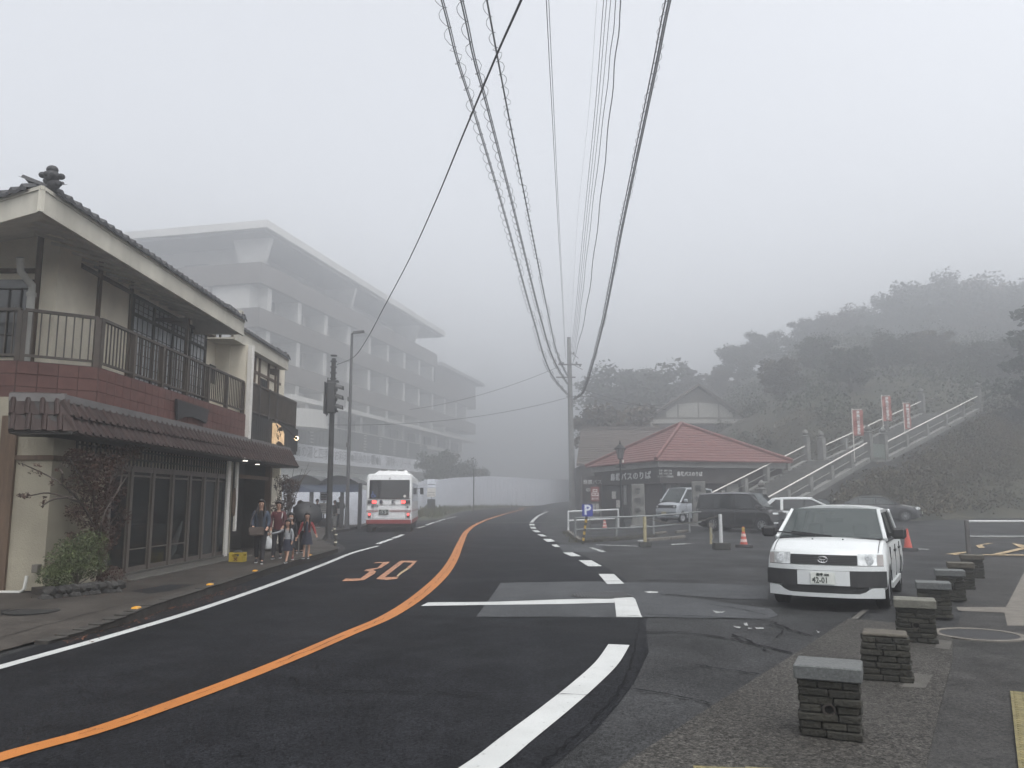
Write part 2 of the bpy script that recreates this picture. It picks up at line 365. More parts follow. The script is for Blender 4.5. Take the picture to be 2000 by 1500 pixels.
# stop line, block and dashes on the right edge
mark(flat_poly(gp([(836, 1178), (960, 1177), (1100, 1172), (1198, 1169.5), (1200, 1178.5), (1100, 1181), (945, 1183), (822, 1185)]), .012), 'stop_line', M_white)
mark(flat_poly(gp([(1197, 1169), (1236, 1168), (1241, 1172), (1252, 1203), (1255, 1207), (1204, 1207), (1201, 1180)]), .013), 'line_block', M_white)
rc2 = spline(gp([(1209, 1261), (1185, 1297), (1140, 1340), (1080, 1390), (1010, 1445), (940, 1500)])+[Vector((-.6, 4.35, 0)), Vector((-1.1, 3.7, 0))], 8)
mark(ribbon(rc2, [.235-.02*i/len(rc2) for i in range(len(rc2))], .012), 'corner_line', M_white)
for q in [[(1169, 1122), (1199, 1122), (1219, 1141), (1186, 1142)], [(1130, 1095), (1155, 1095), (1176, 1106.5), (1149, 1107)], [(1099, 1080), (1118, 1079.5), (1135, 1087), (1115, 1087)], [(1077, 1064.5), (1087, 1064), (1094, 1069), (1084, 1069)],
          [(1060, 1053), (1076, 1053), (1085, 1058), (1069, 1059)], [(1049, 1044), (1060, 1044), (1069, 1048), (1057, 1048)], [(1039, 1036), (1050, 1036), (1057, 1040), (1045, 1040)], [(1035, 1029.5), (1045, 1029.5), (1048, 1033), (1037, 1033)], [(1034, 1023.5), (1044, 1023.5), (1045, 1026.5), (1034, 1026.5)]]:
    mark(flat_poly(gp(q), .012), 'dash', M_white)
mark(ribbon(spline(gp([(1038, 1021), (1044, 1014), (1053, 1007), (1068, 1000), (1080, 995)]), 5), .26, .012), 'edge_line', M_white)
mark(flat_poly(gp([(1258, 1157), (1270, 1156), (1286, 1157), (1284, 1159), (1266, 1159)]), .012), 'paint_mark', M_white)
for q in [[(1392, 1194), (1408, 1196), (1417, 1195), (1412, 1198), (1398, 1199)], [(1452, 1219), (1459, 1218), (1461, 1224), (1456, 1224)], [(1432, 1224), (1448, 1226), (1444, 1229), (1436, 1227)], [(1460, 1227), (1470, 1229), (1462, 1230)], [(1475, 1227), (1491, 1227), (1492, 1230), (1477, 1230)], [(1594, 1233), (1600, 1236), (1603, 1235), (1598, 1238)]]:
    mark(flat_poly(gp(q), .012), 'paint_mark', M_white_old)
mark(flat_poly([(-3.32, 5.12), (-3.0, 5.16), (-2.9, 5.0), (-3.2, 4.8)], .018), 'corner_line', M_white)
# speed figures: 3 and 0, outline taken on the ground
three = [(668, 1136), (675, 1131), (704, 1131), (722, 1117), (711, 1116), (715, 1113), (737, 1110), (748, 1100), (728, 1101), (734, 1099), (762, 1098), (745, 1110), (728, 1114), (735, 1117), (731, 1122), (711, 1134), (690, 1136)]
mark(flat_poly(gp(three), .012), 'figure_three', M_orange_old)
zo = [[(734, 1132), (779, 1098), (790, 1098), (752, 1128)], [(779, 1098), (784, 1096), (815, 1096), (806, 1100), (790, 1099)], [(806, 1100), (815, 1096), (801, 1111), (794, 1110)], [(734, 1132), (752, 1128.5), (778, 1128), (776, 1131.5), (755, 1134)]]
for i, q in enumerate(zo): mark(flat_poly(gp(q), .012+.0006*i), 'figure_zero', M_orange_old)
mark(flat_poly(gp([(794, 1110.5), (800, 1111.5), (786, 1120), (778, 1127), (774, 1127), (780, 1120)]), .0116), 'figure_zero', M_yellow_old)
# round drain cover in the road with ribs
dc = GH(1175, 1164); mb = MB(); mb.lathe([(.30, 0), (.30, .008), (.27, .008)], (dc.x, dc.y, .008), 28)
mb.lathe([(.52, 0), (.52, .006)], (dc.x, dc.y, .006), 28); M_iron = mat('cast_iron', (.018, .018, .018), .6, metal=.3, var=.3, vscale=20, bump=.3)
dm = mark(mb, 'drain_cover', M_iron); mb = MB()
for k in range(-9, 10):
    h = sqrt(max(0, .48**2-(k*.05)**2)); mb.box(dc.x+k*.05-.012, dc.y-h, .015, dc.x+k*.05+.012, dc.y+h, .022)
mb.build('rib', mat('worn_iron', (.06, .06, .06), .5, metal=.4), dm, kind='stuff')

# ---- left sidewalk
KERB = [(-5.75, 3), (-5.55, 6.5), (-5.3, 8.8), (-5.05, 10.7), (-5.1, 12.5), (-5.2, 15.8), (-5.33, 19.8), (-5.35, 25.4), (-6.0, 27.6), (-7.2, 31.5), (-8.4, 38), (-8.62, 43), (-8.62, 52), (-8.2, 60), (-7.2, 72)]
KP = spline([(a, b, 0) for a, b in KERB], 6)
def HS(x, y): return .015+.125*sst(8.6, 12.0, y)+H(-8, y)
M_side = mat('sidewalk_asphalt', (.036, .032, .028), .85, var=.35, vscale=1.7, bump=.6, bscale=70, spec=.15, detail=9)
M_kerb = mat('kerb_concrete', (.045, .042, .038), .85, var=.45, vscale=6, bump=.6, bscale=40, spec=.15, detail=8)
mb = MB()
for i, p in enumerate(KP):
    xs = [p.x-.14, p.x-1.2, p.x-2.5, -30]
    for k, x in enumerate(xs): mb.v.append((x, p.y, HS(x, p.y)))
for i in range(len(KP)-1):
    for k in range(3): q = i*4+k; mb.f.append((q, q+4, q+5, q+1)); mb.m.append(0)
side = struct(mb, 'sidewalk', M_side, centre=False); OFF[side] = Vector((0, 0, 0))
i = 0; rk = random.Random(5)
while i < len(KP)-2:                        # separate kerb stones, slightly uneven
    a, b = KP[i], KP[i+1]; n = max(1, round((b-a).length/.95))
    for k in range(n):
        p, q = a.lerp(b, k/n), a.lerp(b, (k+1)/n-.015); z = HS(p.x, (p.y+q.y)/2)+rk.uniform(-.003, .004)
        if z < .028: continue
        d = (q-p).normalized(); s = Vector((-d.y, d.x, 0)); m2 = MB()
        prof = [(0, -.05), (-.012, z-.03), (-.03, z), (.145, z+.003), (.145, -.05)]   # towards the road is -s... built both ends
        P0 = [Vector((p.x, p.y, 0))+s*u+Vector((0, 0, v)) for u, v in prof]; P1 = [Vector((q.x, q.y, 0))+s*u+Vector((0, 0, v)) for u, v in prof]
        m2.add(P0+P1, [(0, 1, 2, 3, 4)[::-1], (5, 6, 7, 8, 9)]+[(j, j+5, (j+1) % 5+5, (j+1) % 5)[::-1] for j in range(5)])
        m2.build('kerb_stone', M_kerb, side)
    i += 1
mark(flat_poly([(p.x, p.y) for p in gp([(250, 1172), (330, 1158), (380, 1158), (330, 1172), (290, 1178)])], .0, lambda x, y: HS(x, y)+.004), 'asphalt_patch', M_patch_dark, side)
c = G(62, 1198, .1); mb = MB(); mb.lathe([(.34, 0), (.34, .012), (.30, .012), (.30, .008), (0.02, .010)], (c.x, c.y, HS(c.x, c.y)-.003), 26); mb.build('manhole_cover', M_iron, side)
mark(flat_poly([(p.x, p.y) for p in gp([(0, 1212), (20, 1208), (0, 1222)])], 0, lambda x, y: HS(x, y)+.004), 'asphalt_patch', M_patch_dark, side)
# long crack along the sidewalk
for pts, w in [([(0, 1236), (90, 1218), (200, 1196), (300, 1172)], .012), ([(330, 1150), (380, 1146), (400, 1140)], .012)]:
    P = spline([G(a, b, .1) for a, b in pts], 8); P = [q+Vector((rk.uniform(-.02, .02), rk.uniform(-.02, .02), 0)) for q in P]
    mark(ribbon(P, [w*rk.uniform(.5, 1.4) for _ in P], .005, HS), 'crack', M_crack, side)

# ---- kerb reflectors
M_refl = mat('reflector_orange', (.85, .42, .05), .25, emit=(1, .6, .2), estr=.0, spec=.6); M_reflw = mat('reflector_white', (.8, .75, .6), .2)
first = None
for i, (px, py) in enumerate([(291, 1188), (450, 1143), (545, 1116), (627, 1085), (653, 1052), (656, 1058), (655, 1067), (667, 1037)]):
    p = G(px, py, .14); q = min(KP, key=lambda k: abs(k.y-p.y))
    x = q.x-.075; y = p.y; z = HS(x, y)+.004; j = KP.index(q); d = (KP[min(j+1, len(KP)-1)]-KP[j-1])
    if 4 <= i <= 6: x = p.x; y = p.y; z = HS(x, y)
    labels = ['orange kerb reflector nearest the camera, on the broken kerb end', 'orange kerb reflector, second from the camera along the left kerb', 'orange kerb reflector on the kerb in front of the shop entrance', 'pale orange kerb reflector on the kerb beside the girl in the red cardigan',
              'uppermost of the three white reflectors stacked at the kerb by the signal pole', 'middle one of the three white reflectors at the kerb by the signal pole', 'lowest of the three white reflectors at the kerb by the signal pole', 'small white kerb reflector by the bus bay near the street lamp']
    t = thing('kerb_reflector', labels[i], 'road reflector', (x, y, z), atan2(-d.x, d.y), 'reflectors along the left kerb')
    if 4 <= i <= 6:
        mb = MB().lathe([(.045, 0), (.045, .16+.12*(6-i)), (.02, .19+.12*(6-i))], n=10); mb.build('body', M_kerb, t); h = .13+.12*(6-i)
        mb = MB().lathe([(.05, h-.02), (.05, h+.02)], n=10); mb.build('lens', M_reflw, t)
    else:
        mb = MB(); mb.prism([(-.045, -.07, 0), (.045, -.07, 0), (.03, -.055, .022), (-.03, -.055, .022)], (0, .14, 0)); mb.build('body', mat('reflector_body', (.35, .3, .2), .5), t)
        mb = MB(); mb.cbox((0, -.068, .013), (.035, 0, 0), (0, .004, 0), (0, 0, .010)); mb.cbox((.043, 0, .012), (.004, 0, 0), (0, .055, 0), (0, 0, .009)); mb.cbox((0, 0, .0225), (.026, 0, 0), (0, .05, 0), (0, 0, .004)); mb.build('lens', M_refl if i != 7 else M_reflw, t)

# ---- right pavement: exposed aggregate band, dark path, concrete strips
M_aggr = mat('aggregate', (.028, .0265, .024), .88, var=.75, vscale=26, bump=1.0, bscale=60, spec=.15, detail=6)
def HP(x, y): return H(x, y)+.03
aggr = [(-1.3, 1.5), (.68, 5.22), (1.6, 6.7), (2.88, 8.7), (4.50, 11.3), (4.72, 11.15), (5.0, 10.9), (5.3, 11.0), (5.05, 9.7), (4.35, 8.4), (3.3, 6.6), (2.55, 5.3), (1.1, 2.6), (.6, 1.5)]
mb = MB(); n = len(aggr); top = [(x, y, .030) for x, y in aggr]; bot = [(x, y, -.02) for x, y in aggr]
mb.add(top+bot, [tuple(range(n))[::-1]]+[(i, i+n, (i+1) % n+n, (i+1) % n) for i in range(n)])
pav = struct(mb, 'pavement', M_aggr, centre=False); OFF[pav] = Vector((0, 0, 0))
pth = [(.6, 1.5), (1.1, 2.6), (2.55, 5.3), (3.3, 6.6), (4.35, 8.4), (5.05, 9.7), (6.4, 12.0), (8.1, 15.0), (10.8, 20.3), (13.6, 23.5), (19, 24), (19, 1.5)]
mb = MB(); n = len(pth); top = [(x, y, .022) for x, y in pth]; bot = [(x, y, -.02) for x, y in pth]
mb.add(top+bot, [tuple(range(n))[::-1]]+[(i, i+n, (i+1) % n+n, (i+1) % n) for i in range(n)])
M_path = mat('path_asphalt', (.024, .0235, .0225), .82, var=.4, vscale=2.5, bump=.5, bscale=90, spec=.15, detail=8); asphalt_detail(M_path, .5, .1); asphalt_detail(M_aggr, .8, .05, 75); asphalt_detail(M_side, .35, .2, 90)
path = struct(mb, 'path', M_path, centre=False); OFF[path] = Vector((0, 0, 0))
M_conc = mat('pale_concrete', (.13, .12, .105), .85, var=.25, vscale=5, bump=.4, bscale=50, spec=.2, detail=7)
M_conc_d = mat('dull_concrete', (.075, .072, .065), .85, var=.3, vscale=5, bump=.4, bscale=50, spec=.2, detail=7)
lv = lambda x, y: .026
mark(flat_poly([G(*p) for p in [(1868, 1189), (1965, 1189), (1985, 1150), (2030, 1060), (2100, 1060), (2100, 1226), (1968, 1226), (1962, 1200), (1872, 1196)]], 0, lv), 'concrete_strip', M_conc, path)
mark(flat_poly([G(*p) for p in [(1834, 1255), (1860, 1258), (1855, 1275), (1826, 1272)]], 0, lambda x, y: .034), 'concrete_strip', M_conc_d, pav)
mark(flat_poly([G(*p) for p in [(1784, 1322), (1822, 1326), (1808, 1352), (1760, 1350)]], 0, lambda x, y: .034), 'concrete_strip', M_conc_d, pav)
mark(flat_poly([G(*p) for p in [(1685, 1196), (1698, 1194), (1676, 1214), (1662, 1214)]], 0, lambda x, y: .036), 'concrete_strip', M_conc_d, pav)
c = G(1912, 1239, .03); mb = MB(); mb.lathe([(.50, 0), (.50, .014), (.42, .014), (.42, .004)], (c.x, c.y, .022), 40, cap=False); mh = mb.build('manhole_ring', M_conc, path)
mb = MB(); mb.lathe([(.418, 0), (.418, .008), (.05, .012)], (c.x, c.y, .022), 36); mb.build('manhole_cover', M_iron, path)
# yellow tactile paving with studs
M_tact = mat('tactile_paving', (.13, .11, .045), .8, var=.35, vscale=12, bump=.3)
def tactile(cx, cy, rz, n, name):
    d = Vector((cos(rz), sin(rz), 0)); s = Vector((-d.y, d.x, 0))
    for k in range(n):
        p = Vector((cx, cy, .03))+d*(.302*k); mb = MB(); mb.cbox(p+Vector((0, 0, .004)), d*.148, s*.148, Vector((0, 0, .008)))
        for a in range(5):
            for b in range(5):
                q = p+d*(-.118+.059*a)+s*(-.118+.059*b); mb.lathe([(.017, .010), (.012, .016)], q, 6)
        mb.build('tactile_slab', M_tact, path if name == 0 else pav)
q = G(1987, 1500, .03); tactile(q.x+.12, q.y-.1, radians(60), 8, 0)
q = G(1405, 1512, .03); tactile(q.x, q.y-.05, radians(-8), 1, 1); tactile(q.x+.302, q.y-.07, radians(-8), 1, 1)
# lot markings
for q in [[(1545, 1066), (1600, 1066), (1600, 1068), (1545, 1068)], [(1245, 1056), (1300, 1054), (1300, 1056), (1246, 1058)], [(1164, 1064), (1246, 1067), (1246, 1068), (1164, 1065)], [(1310, 1063), (1360, 1061), (1362, 1062), (1312, 1065)], [(1420, 1056), (1487, 1058), (1487, 1059), (1420, 1057)], [(1788, 1072), (1815, 1073), (1815, 1074), (1788, 1073.5)],
          [(1158, 1070), (1184, 1078), (1174, 1079), (1150, 1070)]]:
    mark(flat_poly(gp(q), .012), 'bay_line', M_white_old)
for q in [[(1846, 1084), (1894, 1078), (1896, 1080), (1862, 1085)], [(1906, 1067), (1925, 1063), (1918, 1068), (1925, 1071), (1912, 1072)], [(1925, 1063), (1940, 1062), (1932, 1064), (1924, 1065)], [(1976, 1062), (2000, 1066), (2010, 1073), (1990, 1070)], [(1935, 1085), (2000, 1070), (2010, 1072), (1950, 1086)], [(1862, 1084.5), (2010, 1085), (2010, 1087), (1862, 1086)]]:
    mark(flat_poly(gp(q), .028 if gp(q)[0].y < 23 else .030), 'yellow_marking', M_yellow_old)
# small scattered litter: fallen leaves by the kerb
lf = MB(); rl = random.Random(11)
for k in range(520):
    if k < 300: y = rl.uniform(9.5, 15.5); x = road_left(y)+.12+abs(rl.gauss(0, .18)) ; z = .012
    elif k < 400: y = rl.uniform(12, 18); x = rl.uniform(-7.3, -5.4); z = HS(x, y)+.006
    else: x = rl.uniform(9.5, 13.2); y = rl.uniform(23.2, 25.2); z = .03
    a = rl.uniform(0, 6.3); r = rl.uniform(.012, .03)
    lf.quad(*[(x+r*cos(a+j*pi/2)*(1 if j % 2 else .6), y+r*sin(a+j*pi/2)*(1 if j % 2 else .6), z+rl.uniform(0, .012)) for j in range(4)])
tag(lf.build('fallen_leaves', mat('fallen_leaf', (.10, .035, .015), .8, var=.5, vscale=3), centre=False), 'scattered brown fallen leaves along the left kerb and the lot edge', 'leaves', kind='stuff')
# ------------------------------------------------------------------ left side: the corner shop house and the restaurant beside it
def place(name, me, m, parent, o, U, V, N):
    """share a piece mesh: o origin in world coordinates, U V N its three axes"""
    ob = bpy.data.objects.new(name, me); COL.objects.link(ob)
    if not me.materials: me.materials.append(m)
    ob.parent = parent; p = Vector(o)-OFF[parent]
    M4 = Matrix((Vector(U), Vector(V), Vector(N))).transposed().to_4x4(); M4.translation = p
    ob.matrix_basis = M4; OFF[ob] = Vector(o); return ob
M_cream_low = mat('shaded_cream_stucco', (.30, .275, .215), .9, var=.16, vscale=1.1, bump=.5, bscale=55, spec=.1, detail=8)  # cream stucco again, with the ground-floor shade put into its colour
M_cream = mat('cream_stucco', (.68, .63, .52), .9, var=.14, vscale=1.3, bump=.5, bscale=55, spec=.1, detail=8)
M_cream_d = mat('weathered_cream_board', (.46, .44, .38), .85, var=.25, vscale=1.0, bump=.2, spec=.1, detail=9, stretch=(1, 1, .35))
M_timber = mat('brown_timber', (.105, .072, .050), .7, var=.3, vscale=4, spec=.2, stretch=(4, 4, .6))
M_dark = mat('dark_metal', (.022, .021, .020), .6, spec=.3, var=.3, vscale=6)
M_railing = mat('bronze_railing', (.060, .048, .038), .55, metal=.2, var=.3, vscale=5)
M_tile = mat('red_brown_wall_tile', (.095, .042, .035), .6, var=.22, vscale=5, hue=.10, bump=.15, bscale=30, spec=.3)
M_grout = mat('grout', (.045, .028, .024), .9)
M_awn = mat('glazed_awning_tile', (.026, .015, .013), .6, var=.25, vscale=6, hue=.18, spec=.22)
M_flash = mat('grey_flashing', (.075, .070, .068), .55, metal=.2, var=.3, vscale=3)
M_kawara = mat('grey_roof_tile', (.032, .032, .034), .6, var=.35, vscale=5, hue=.15, bump=.3, spec=.3)
M_pipe = mat('white_downpipe', (.42, .42, .39), .5, var=.12, vscale=3)
M_whiteb = mat('white_board', (.60, .58, .54), .7, var=.1, vscale=3)
M_glassd = mat('dark_window_glass', (.025, .030, .032), .12, spec=.6, var=.5, vscale=1.2)
M_curtain = mat('curtained_window_glass', (.36, .38, .40), .18, spec=.6, var=.35, vscale=2.5, stretch=(1, 3, .4))
m = mat('shop_glass', (.02, .025, .025), .06, spec=.6, alpha=.42)
M_shopglass = m
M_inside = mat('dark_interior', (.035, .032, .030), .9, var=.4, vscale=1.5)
M_frame = mat('brown_sash_frame', (.085, .072, .062), .55, var=.2, vscale=4)

shop = thing('shop_house', 'cream two-storey shop house with brown tiled awning and a balcony, nearest building on the left', 'building', (-8.3, 13.5, .1), world=True)
def seg_boxes(mb, P, Q, w, z0, z1, out=0.0):       # wall slab along P->Q, thickness w inwards (to the left of travel)
    P, Q = Vector((P[0], P[1], 0)), Vector((Q[0], Q[1], 0)); d = (Q-P).normalized(); s = Vector((-d.y, d.x, 0))
    a, b = P-s*out, Q-s*out; pts = [a, b, b+s*w, a+s*w]
    mb.prism([(q.x, q.y, z0) for q in pts], (0, 0, z1-z0)); return mb
mb = MB()
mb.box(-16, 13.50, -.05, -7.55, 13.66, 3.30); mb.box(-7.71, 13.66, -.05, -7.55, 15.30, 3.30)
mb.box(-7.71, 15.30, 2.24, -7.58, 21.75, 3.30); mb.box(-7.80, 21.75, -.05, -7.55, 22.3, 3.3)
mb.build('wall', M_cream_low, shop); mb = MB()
mb.box(-16, 14.25, 3.9, -8.2, 14.4, 6.7); mb.box(-8.36, 14.4, 3.9, -8.2, 22.3, 6.7)
mb.box(-16, 22.3, -.05, -7.8, 22.42, 5.9); mb.box(-16, 20.62, 5.9, -8.36, 20.74, 6.9)
mb.build('wall', M_cream, shop)
MB().box(-8.38, 14.17, 3.93, -8.09, 14.92, 6.36).build('corner_pillar', M_cream, shop)
mb = MB(); mb.box(-16, 13.44, -.05, -7.50, 13.50, .16); mb.box(-7.55, 13.50, -.05, -7.49, 15.3, .15); mb.build('footing', M_kerb, shop)
MB().box(-8.40, 13.44, .0, -8.14, 13.62, 2.98).build('corner_post', M_timber, shop)
MB().box(-8.14, 13.455, 2.25, -7.52, 13.50, 2.33).build('rail_timber', M_timber, shop)
MB().box(-7.552, 13.45, 2.25, -7.51, 15.1, 2.33).build('rail_timber', M_timber, shop)
mb = MB(); mb.box(-9.6, 13.46, .9, -8.46, 13.50, 2.2); w = mb.build('window', M_glassd, shop)
mb = MB(); mb.box(-9.6, 13.43, 2.16, -8.44, 13.46, 2.22); mb.box(-8.48, 13.43, .9, -8.43, 13.46, 2.16); mb.box(-9.0, 13.435, .9, -8.97, 13.46, 2.16); mb.build('frame', M_frame, w)
mb = MB(); mb.tube([(-12, 13.36, .17), (-8.05, 13.36, .15), (-7.82, 13.36, .15), (-7.76, 13.36, .2), (-7.76, 13.4, .4)], .026, 8); mb.build('waste_pipe', M_pipe, shop, smooth=True)
# electricity box
p = A(72, 1110, 13.45)
mb = MB(); mb.box(p.x-.05, 13.38, p.z-.065, p.x+.05, 13.50, p.z+.065); eb = mb.build('socket_box', M_conc, shop, bevel=.008)
# interior
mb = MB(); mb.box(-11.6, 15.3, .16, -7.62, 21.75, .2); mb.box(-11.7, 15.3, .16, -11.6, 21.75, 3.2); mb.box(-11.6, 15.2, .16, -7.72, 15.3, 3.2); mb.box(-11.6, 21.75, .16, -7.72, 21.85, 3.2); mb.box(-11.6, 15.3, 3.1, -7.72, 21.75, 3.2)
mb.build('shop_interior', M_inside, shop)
for (a, b, z) in [(16.3, 17.6, .95), (18.6, 19.7, 1.0)]:
    mb = MB(); mb.box(-8.9, a, .2, -8.2, b, z); mb.box(-8.95, a-.03, z, -8.15, b+.03, z+.05); mb.build('counter', mat('dull_shelf', (.07, .06, .05), .7), shop)
MB().box(-8.6, 16.75, 1.15, -8.55, 17.2, 2.0).build('notice', mat('grey_paper', (.22, .23, .23), .8), shop)
# storefront: posts, sashes, glass
YS = [AX(x, 1000, -7.55).y for x in (208, 250, 293, 332, 366, 394, 420, 444)]
for i, y in enumerate(YS):
    MB().box(-7.60, y-.055, .14, -7.50, y+.055, 2.26).build('post', M_frame, shop)
mb = MB(); mb.box(-7.61, YS[0], 2.16, -7.51, YS[-1], 2.27); mb.build('lintel', M_frame, shop)
mb = MB(); mb.box(-7.68, YS[0], .1, -7.44, YS[-1], .20); mb.build('door_sill', M_conc_d, shop)
mb = MB(); mb.box(-7.44, YS[0]-.1, .0, -6.90, YS[-1]+.2, .165); mb.build('step', M_conc_d, shop, bevel=.012)
for i in range(len(YS)-1):
    a, b = YS[i]+.056, YS[i+1]-.056
    g = MB().box(-7.562, a, .2, -7.554, b, 2.16).build('glass_door', M_shopglass if i < 5 else M_glassd, shop)
    mb = MB(); mb.box(-7.575, a, .2, -7.54, a+.04, 2.16); mb.box(-7.575, b-.04, .2, -7.54, b, 2.16); mb.box(-7.573, a+.04, .2, -7.542, b-.04, .29)
    mb.box(-7.573, a+.04, 2.06, -7.542, b-.04, 2.10)
    if i in (1, 2, 3): mb.box(-7.571, a+.04, .62, -7.544, b-.04, .645)
    mb.build('sash', M_frame, g)
# white sack and folded umbrella inside the glass
mb = MB(); mb.lathe([(.13, 0), (.17, .15), (.16, .38), (.17, .52), (.10, .6)], (-7.95, 15.95, .2), 10); tag(mb.build('sack', mat('white_sack', (.42, .44, .44), .8, var=.3, vscale=9, bump=.8, bscale=14), smooth=True), 'lumpy white sack standing inside the leftmost shop glass door', 'sack')
mb = MB(); mb.lathe([(.012, 0), (.10, .25), (.05, .75), (.015, .95)], (0, 0, 0), 10)
mb.v = [(x+z*.12, y+z*.42, z*.95) for x, y, z in mb.v]; mb.v = [(x-7.72, y+18.75, z+.22) for x, y, z in mb.v]
tag(mb.build('closed_umbrella', mat('grey_umbrella_cloth', (.30, .31, .31), .5), smooth=True), 'closed pale umbrella leaning inside the shop glass', 'umbrella')
# lattice above the storefront
lat = MB(); x = -7.545
y = 14.2
mbv = MB()
while y < 21.7: mbv.box(x, y-.017, 2.27 if y > 15.3 else 2.36, x+.03, y+.017, 3.0); y += .165
for z in (2.30 if False else 2.40, 2.56, 2.72, 2.88): mbv.box(x+.002, 14.2, z-.017, x+.028, 21.72, z+.017)
mbv.build('lattice', M_dark, shop)
# white entrance boards
for px, w, zb in ((450, .20, .16), (466, .15, .78)):
    q = AX(px, 900, -7.42); MB().box(-7.47, q.y-w/2, zb, -7.42, q.y+w/2, 2.72).build('white_board', M_whiteb, shop)
q = AX(459, 970, -7.36); mb = MB(); mb.lathe([(.26, -.015), (.26, .015)], (-7.38, q.y, 1.55), 20, ax='x'); mb.v = [(a, q.y+(b-q.y)*.45, 1.55+(c-1.55)*1.45) for a, b, c in mb.v]; mb.build('oval_board', M_timber, shop)

# --- red-brown tiled balcony band
BP = [(-15, 13.55), (-8.3, 13.55), (-7.3, 14.27), (-7.3, 22.65)]
mb = MB()
for a, b in zip(BP, BP[1:]): seg_boxes(mb, a, b, .2, 3.26, 3.925)
mb.build('balcony_band', M_grout, shop)
mb = MB(); mb.prism([(x, y, 3.80) for x, y in [(-15, 13.6), (-8.32, 13.6), (-7.36, 14.3), (-7.36, 22.6), (-8.3, 22.6), (-8.3, 14.4), (-15, 14.4)]], (0, 0, .12)); mb.build('balcony_floor', M_conc_d, shop)
TW, TH = .305, .215
tb = MB(); tb.box(.004, 0, .004, TW-.004, .016, TH-.004); tb.v = [(a, -b, c) for a, b, c in tb.v]; tb.f = [f[::-1] for f in tb.f]
tme = tb.mesh('tile', (0, 0, 0)); me_b = bmesh.new(); me_b.from_mesh(tme); bmesh.ops.bevel(me_b, geom=list(me_b.edges), offset=.004, segments=1, affect='EDGES'); me_b.to_mesh(tme); me_b.free()
rt = random.Random(2)
for si, (a, b) in enumerate(zip(BP, BP[1:])):
    a, b = Vector((a[0], a[1], 0)), Vector((b[0], b[1], 0)); L_ = (b-a).length; U = (b-a).normalized(); V = Vector((-U.y, U.x, 0))
    n = int(L_/TW+.001); k0 = n-5 if si == 0 else 0; sc = L_/(n*TW)
    for k in range(k0, n):
        for r in range(3):
            o = a+U*(k*TW*sc)-V*(.001*rt.random()); o.z = 3.27+r*TH
            ob = place('tile', tme, M_tile, shop, o, U*sc, V, Vector((0, 0, 1)))
# plaque on the band
q = [AX(342, 779, -7.25), AX(405, 800, -7.25), AX(399, 827, -7.25), AX(385, 819, -7.25), AX(372, 815, -7.25), AX(358, 814, -7.25), AX(343, 820, -7.25)]
mb = MB(); mb.prism(q, (.05, 0, 0)); mb.build('name_plaque', mat('black_plaque', (.012, .012, .013), .5), shop)

# --- awning of glazed tiles
AWZ0, AWZ1 = 2.65, 3.17
Ll = [G(16, 842, AWZ0), G(180, 845, AWZ0), Vector((-6.9, 26.6, AWZ0))]; Ll[1] = Vector((-6.9, Ll[1].y, AWZ0))
Lu = [Vector((Ll[0].x-.22, Ll[0].y+.30, AWZ1)), Vector((-7.18, Ll[1].y+.22, AWZ1)), Vector((-7.18, 26.6, AWZ1))]
# one awning tile: pan with a raised roll on one side
def awning_tile(w, h, name):
    mb = MB(); pr = [(0, .004), (.012, .03), (.04, .045), (.07, .036), (.085, .010), (w*.6, .003), (w, .006)]
    n = len(pr); vs = []
    for v in (0, h):
        lift = .022*(1-v/h) if v == 0 else 0
        for u, t in pr: vs.append((u, v, t+lift))
    for v in (0, h):
        lift = .022*(1-v/h) if v == 0 else 0
        for u, t in pr: vs.append((u, v, t+lift-.018))
    fs = [(i, i+1, i+1+n, i+n) for i in range(n-1)]+[(2*n+i+1, 2*n+i, 3*n+i, 3*n+i+1) for i in range(n-1)]+[(i+1, i, 2*n+i, 2*n+i+1) for i in range(n-1)]
    mb.add(vs, fs); me = mb.mesh(name, (0, 0, 0)); return me
aw_len = (Vector((.28, .0, -(AWZ1-AWZ0)))).length
def awning(parent, i0, y0=None, y1=None):
    P, Q, R, S = Ll[i0].copy(), Ll[i0+1].copy(), Lu[i0].copy(), Lu[i0+1].copy()
    if y0 is not None: P.y = R.y = y0
    if y1 is not None: Q.y = S.y = y1
    L_ = (Q-P).length; n = max(1, round(L_/.25)); rows = 2
    U = (Q-P).normalized(); Vv = ((R+S)/2-(P+Q)/2); Vv = Vv-U*Vv.dot(U); h = Vv.length; Vn = Vv.normalized(); Nn = U.cross(Vn)
    me = awning_tile(L_/n, h/rows+.02, 'awning_tile')
    for k in range(n):
        for r in range(rows):
            base = P.lerp(Q, k/n); top = R.lerp(S, k/n); o = base.lerp(top, r/rows)
            d = (top-base); dV = d.normalized()
            ob = place('awning_tile', me, M_awn, parent, o+Nn*(.004+rt.uniform(0, .006)), U, dV*(d.length/h), Nn)
    mb = MB(); mb.prism([P, Q, S, R], -Nn*.02); mb.build('awning_board', M_dark, parent)
    mb = MB(); a, b = R+Nn*.03, S+Nn*.03; up = Vector((0, 0, .10)); ins = Vector((Nn.x, Nn.y, 0)).normalized()*-.16
    mb.prism([a-Vector((0, 0, .03)), a+up+ins*.2, a+up*1.3+ins], b-a); mb.build('flashing', M_flash, parent)
    s = Vector((Nn.x, Nn.y, 0)).normalized()
    mb = MB(); mb.prism([P-s*.02-Vector((0, 0, .03)), P-s*.02-Vector((0, 0, .0)), P-s*.75+Vector((0, 0, 0)), P-s*.75-Vector((0, 0, .03))], Q-P); mb.build('awning_soffit', M_dark, parent)
awning(shop, 0); awning(shop, 1, y1=22.5)

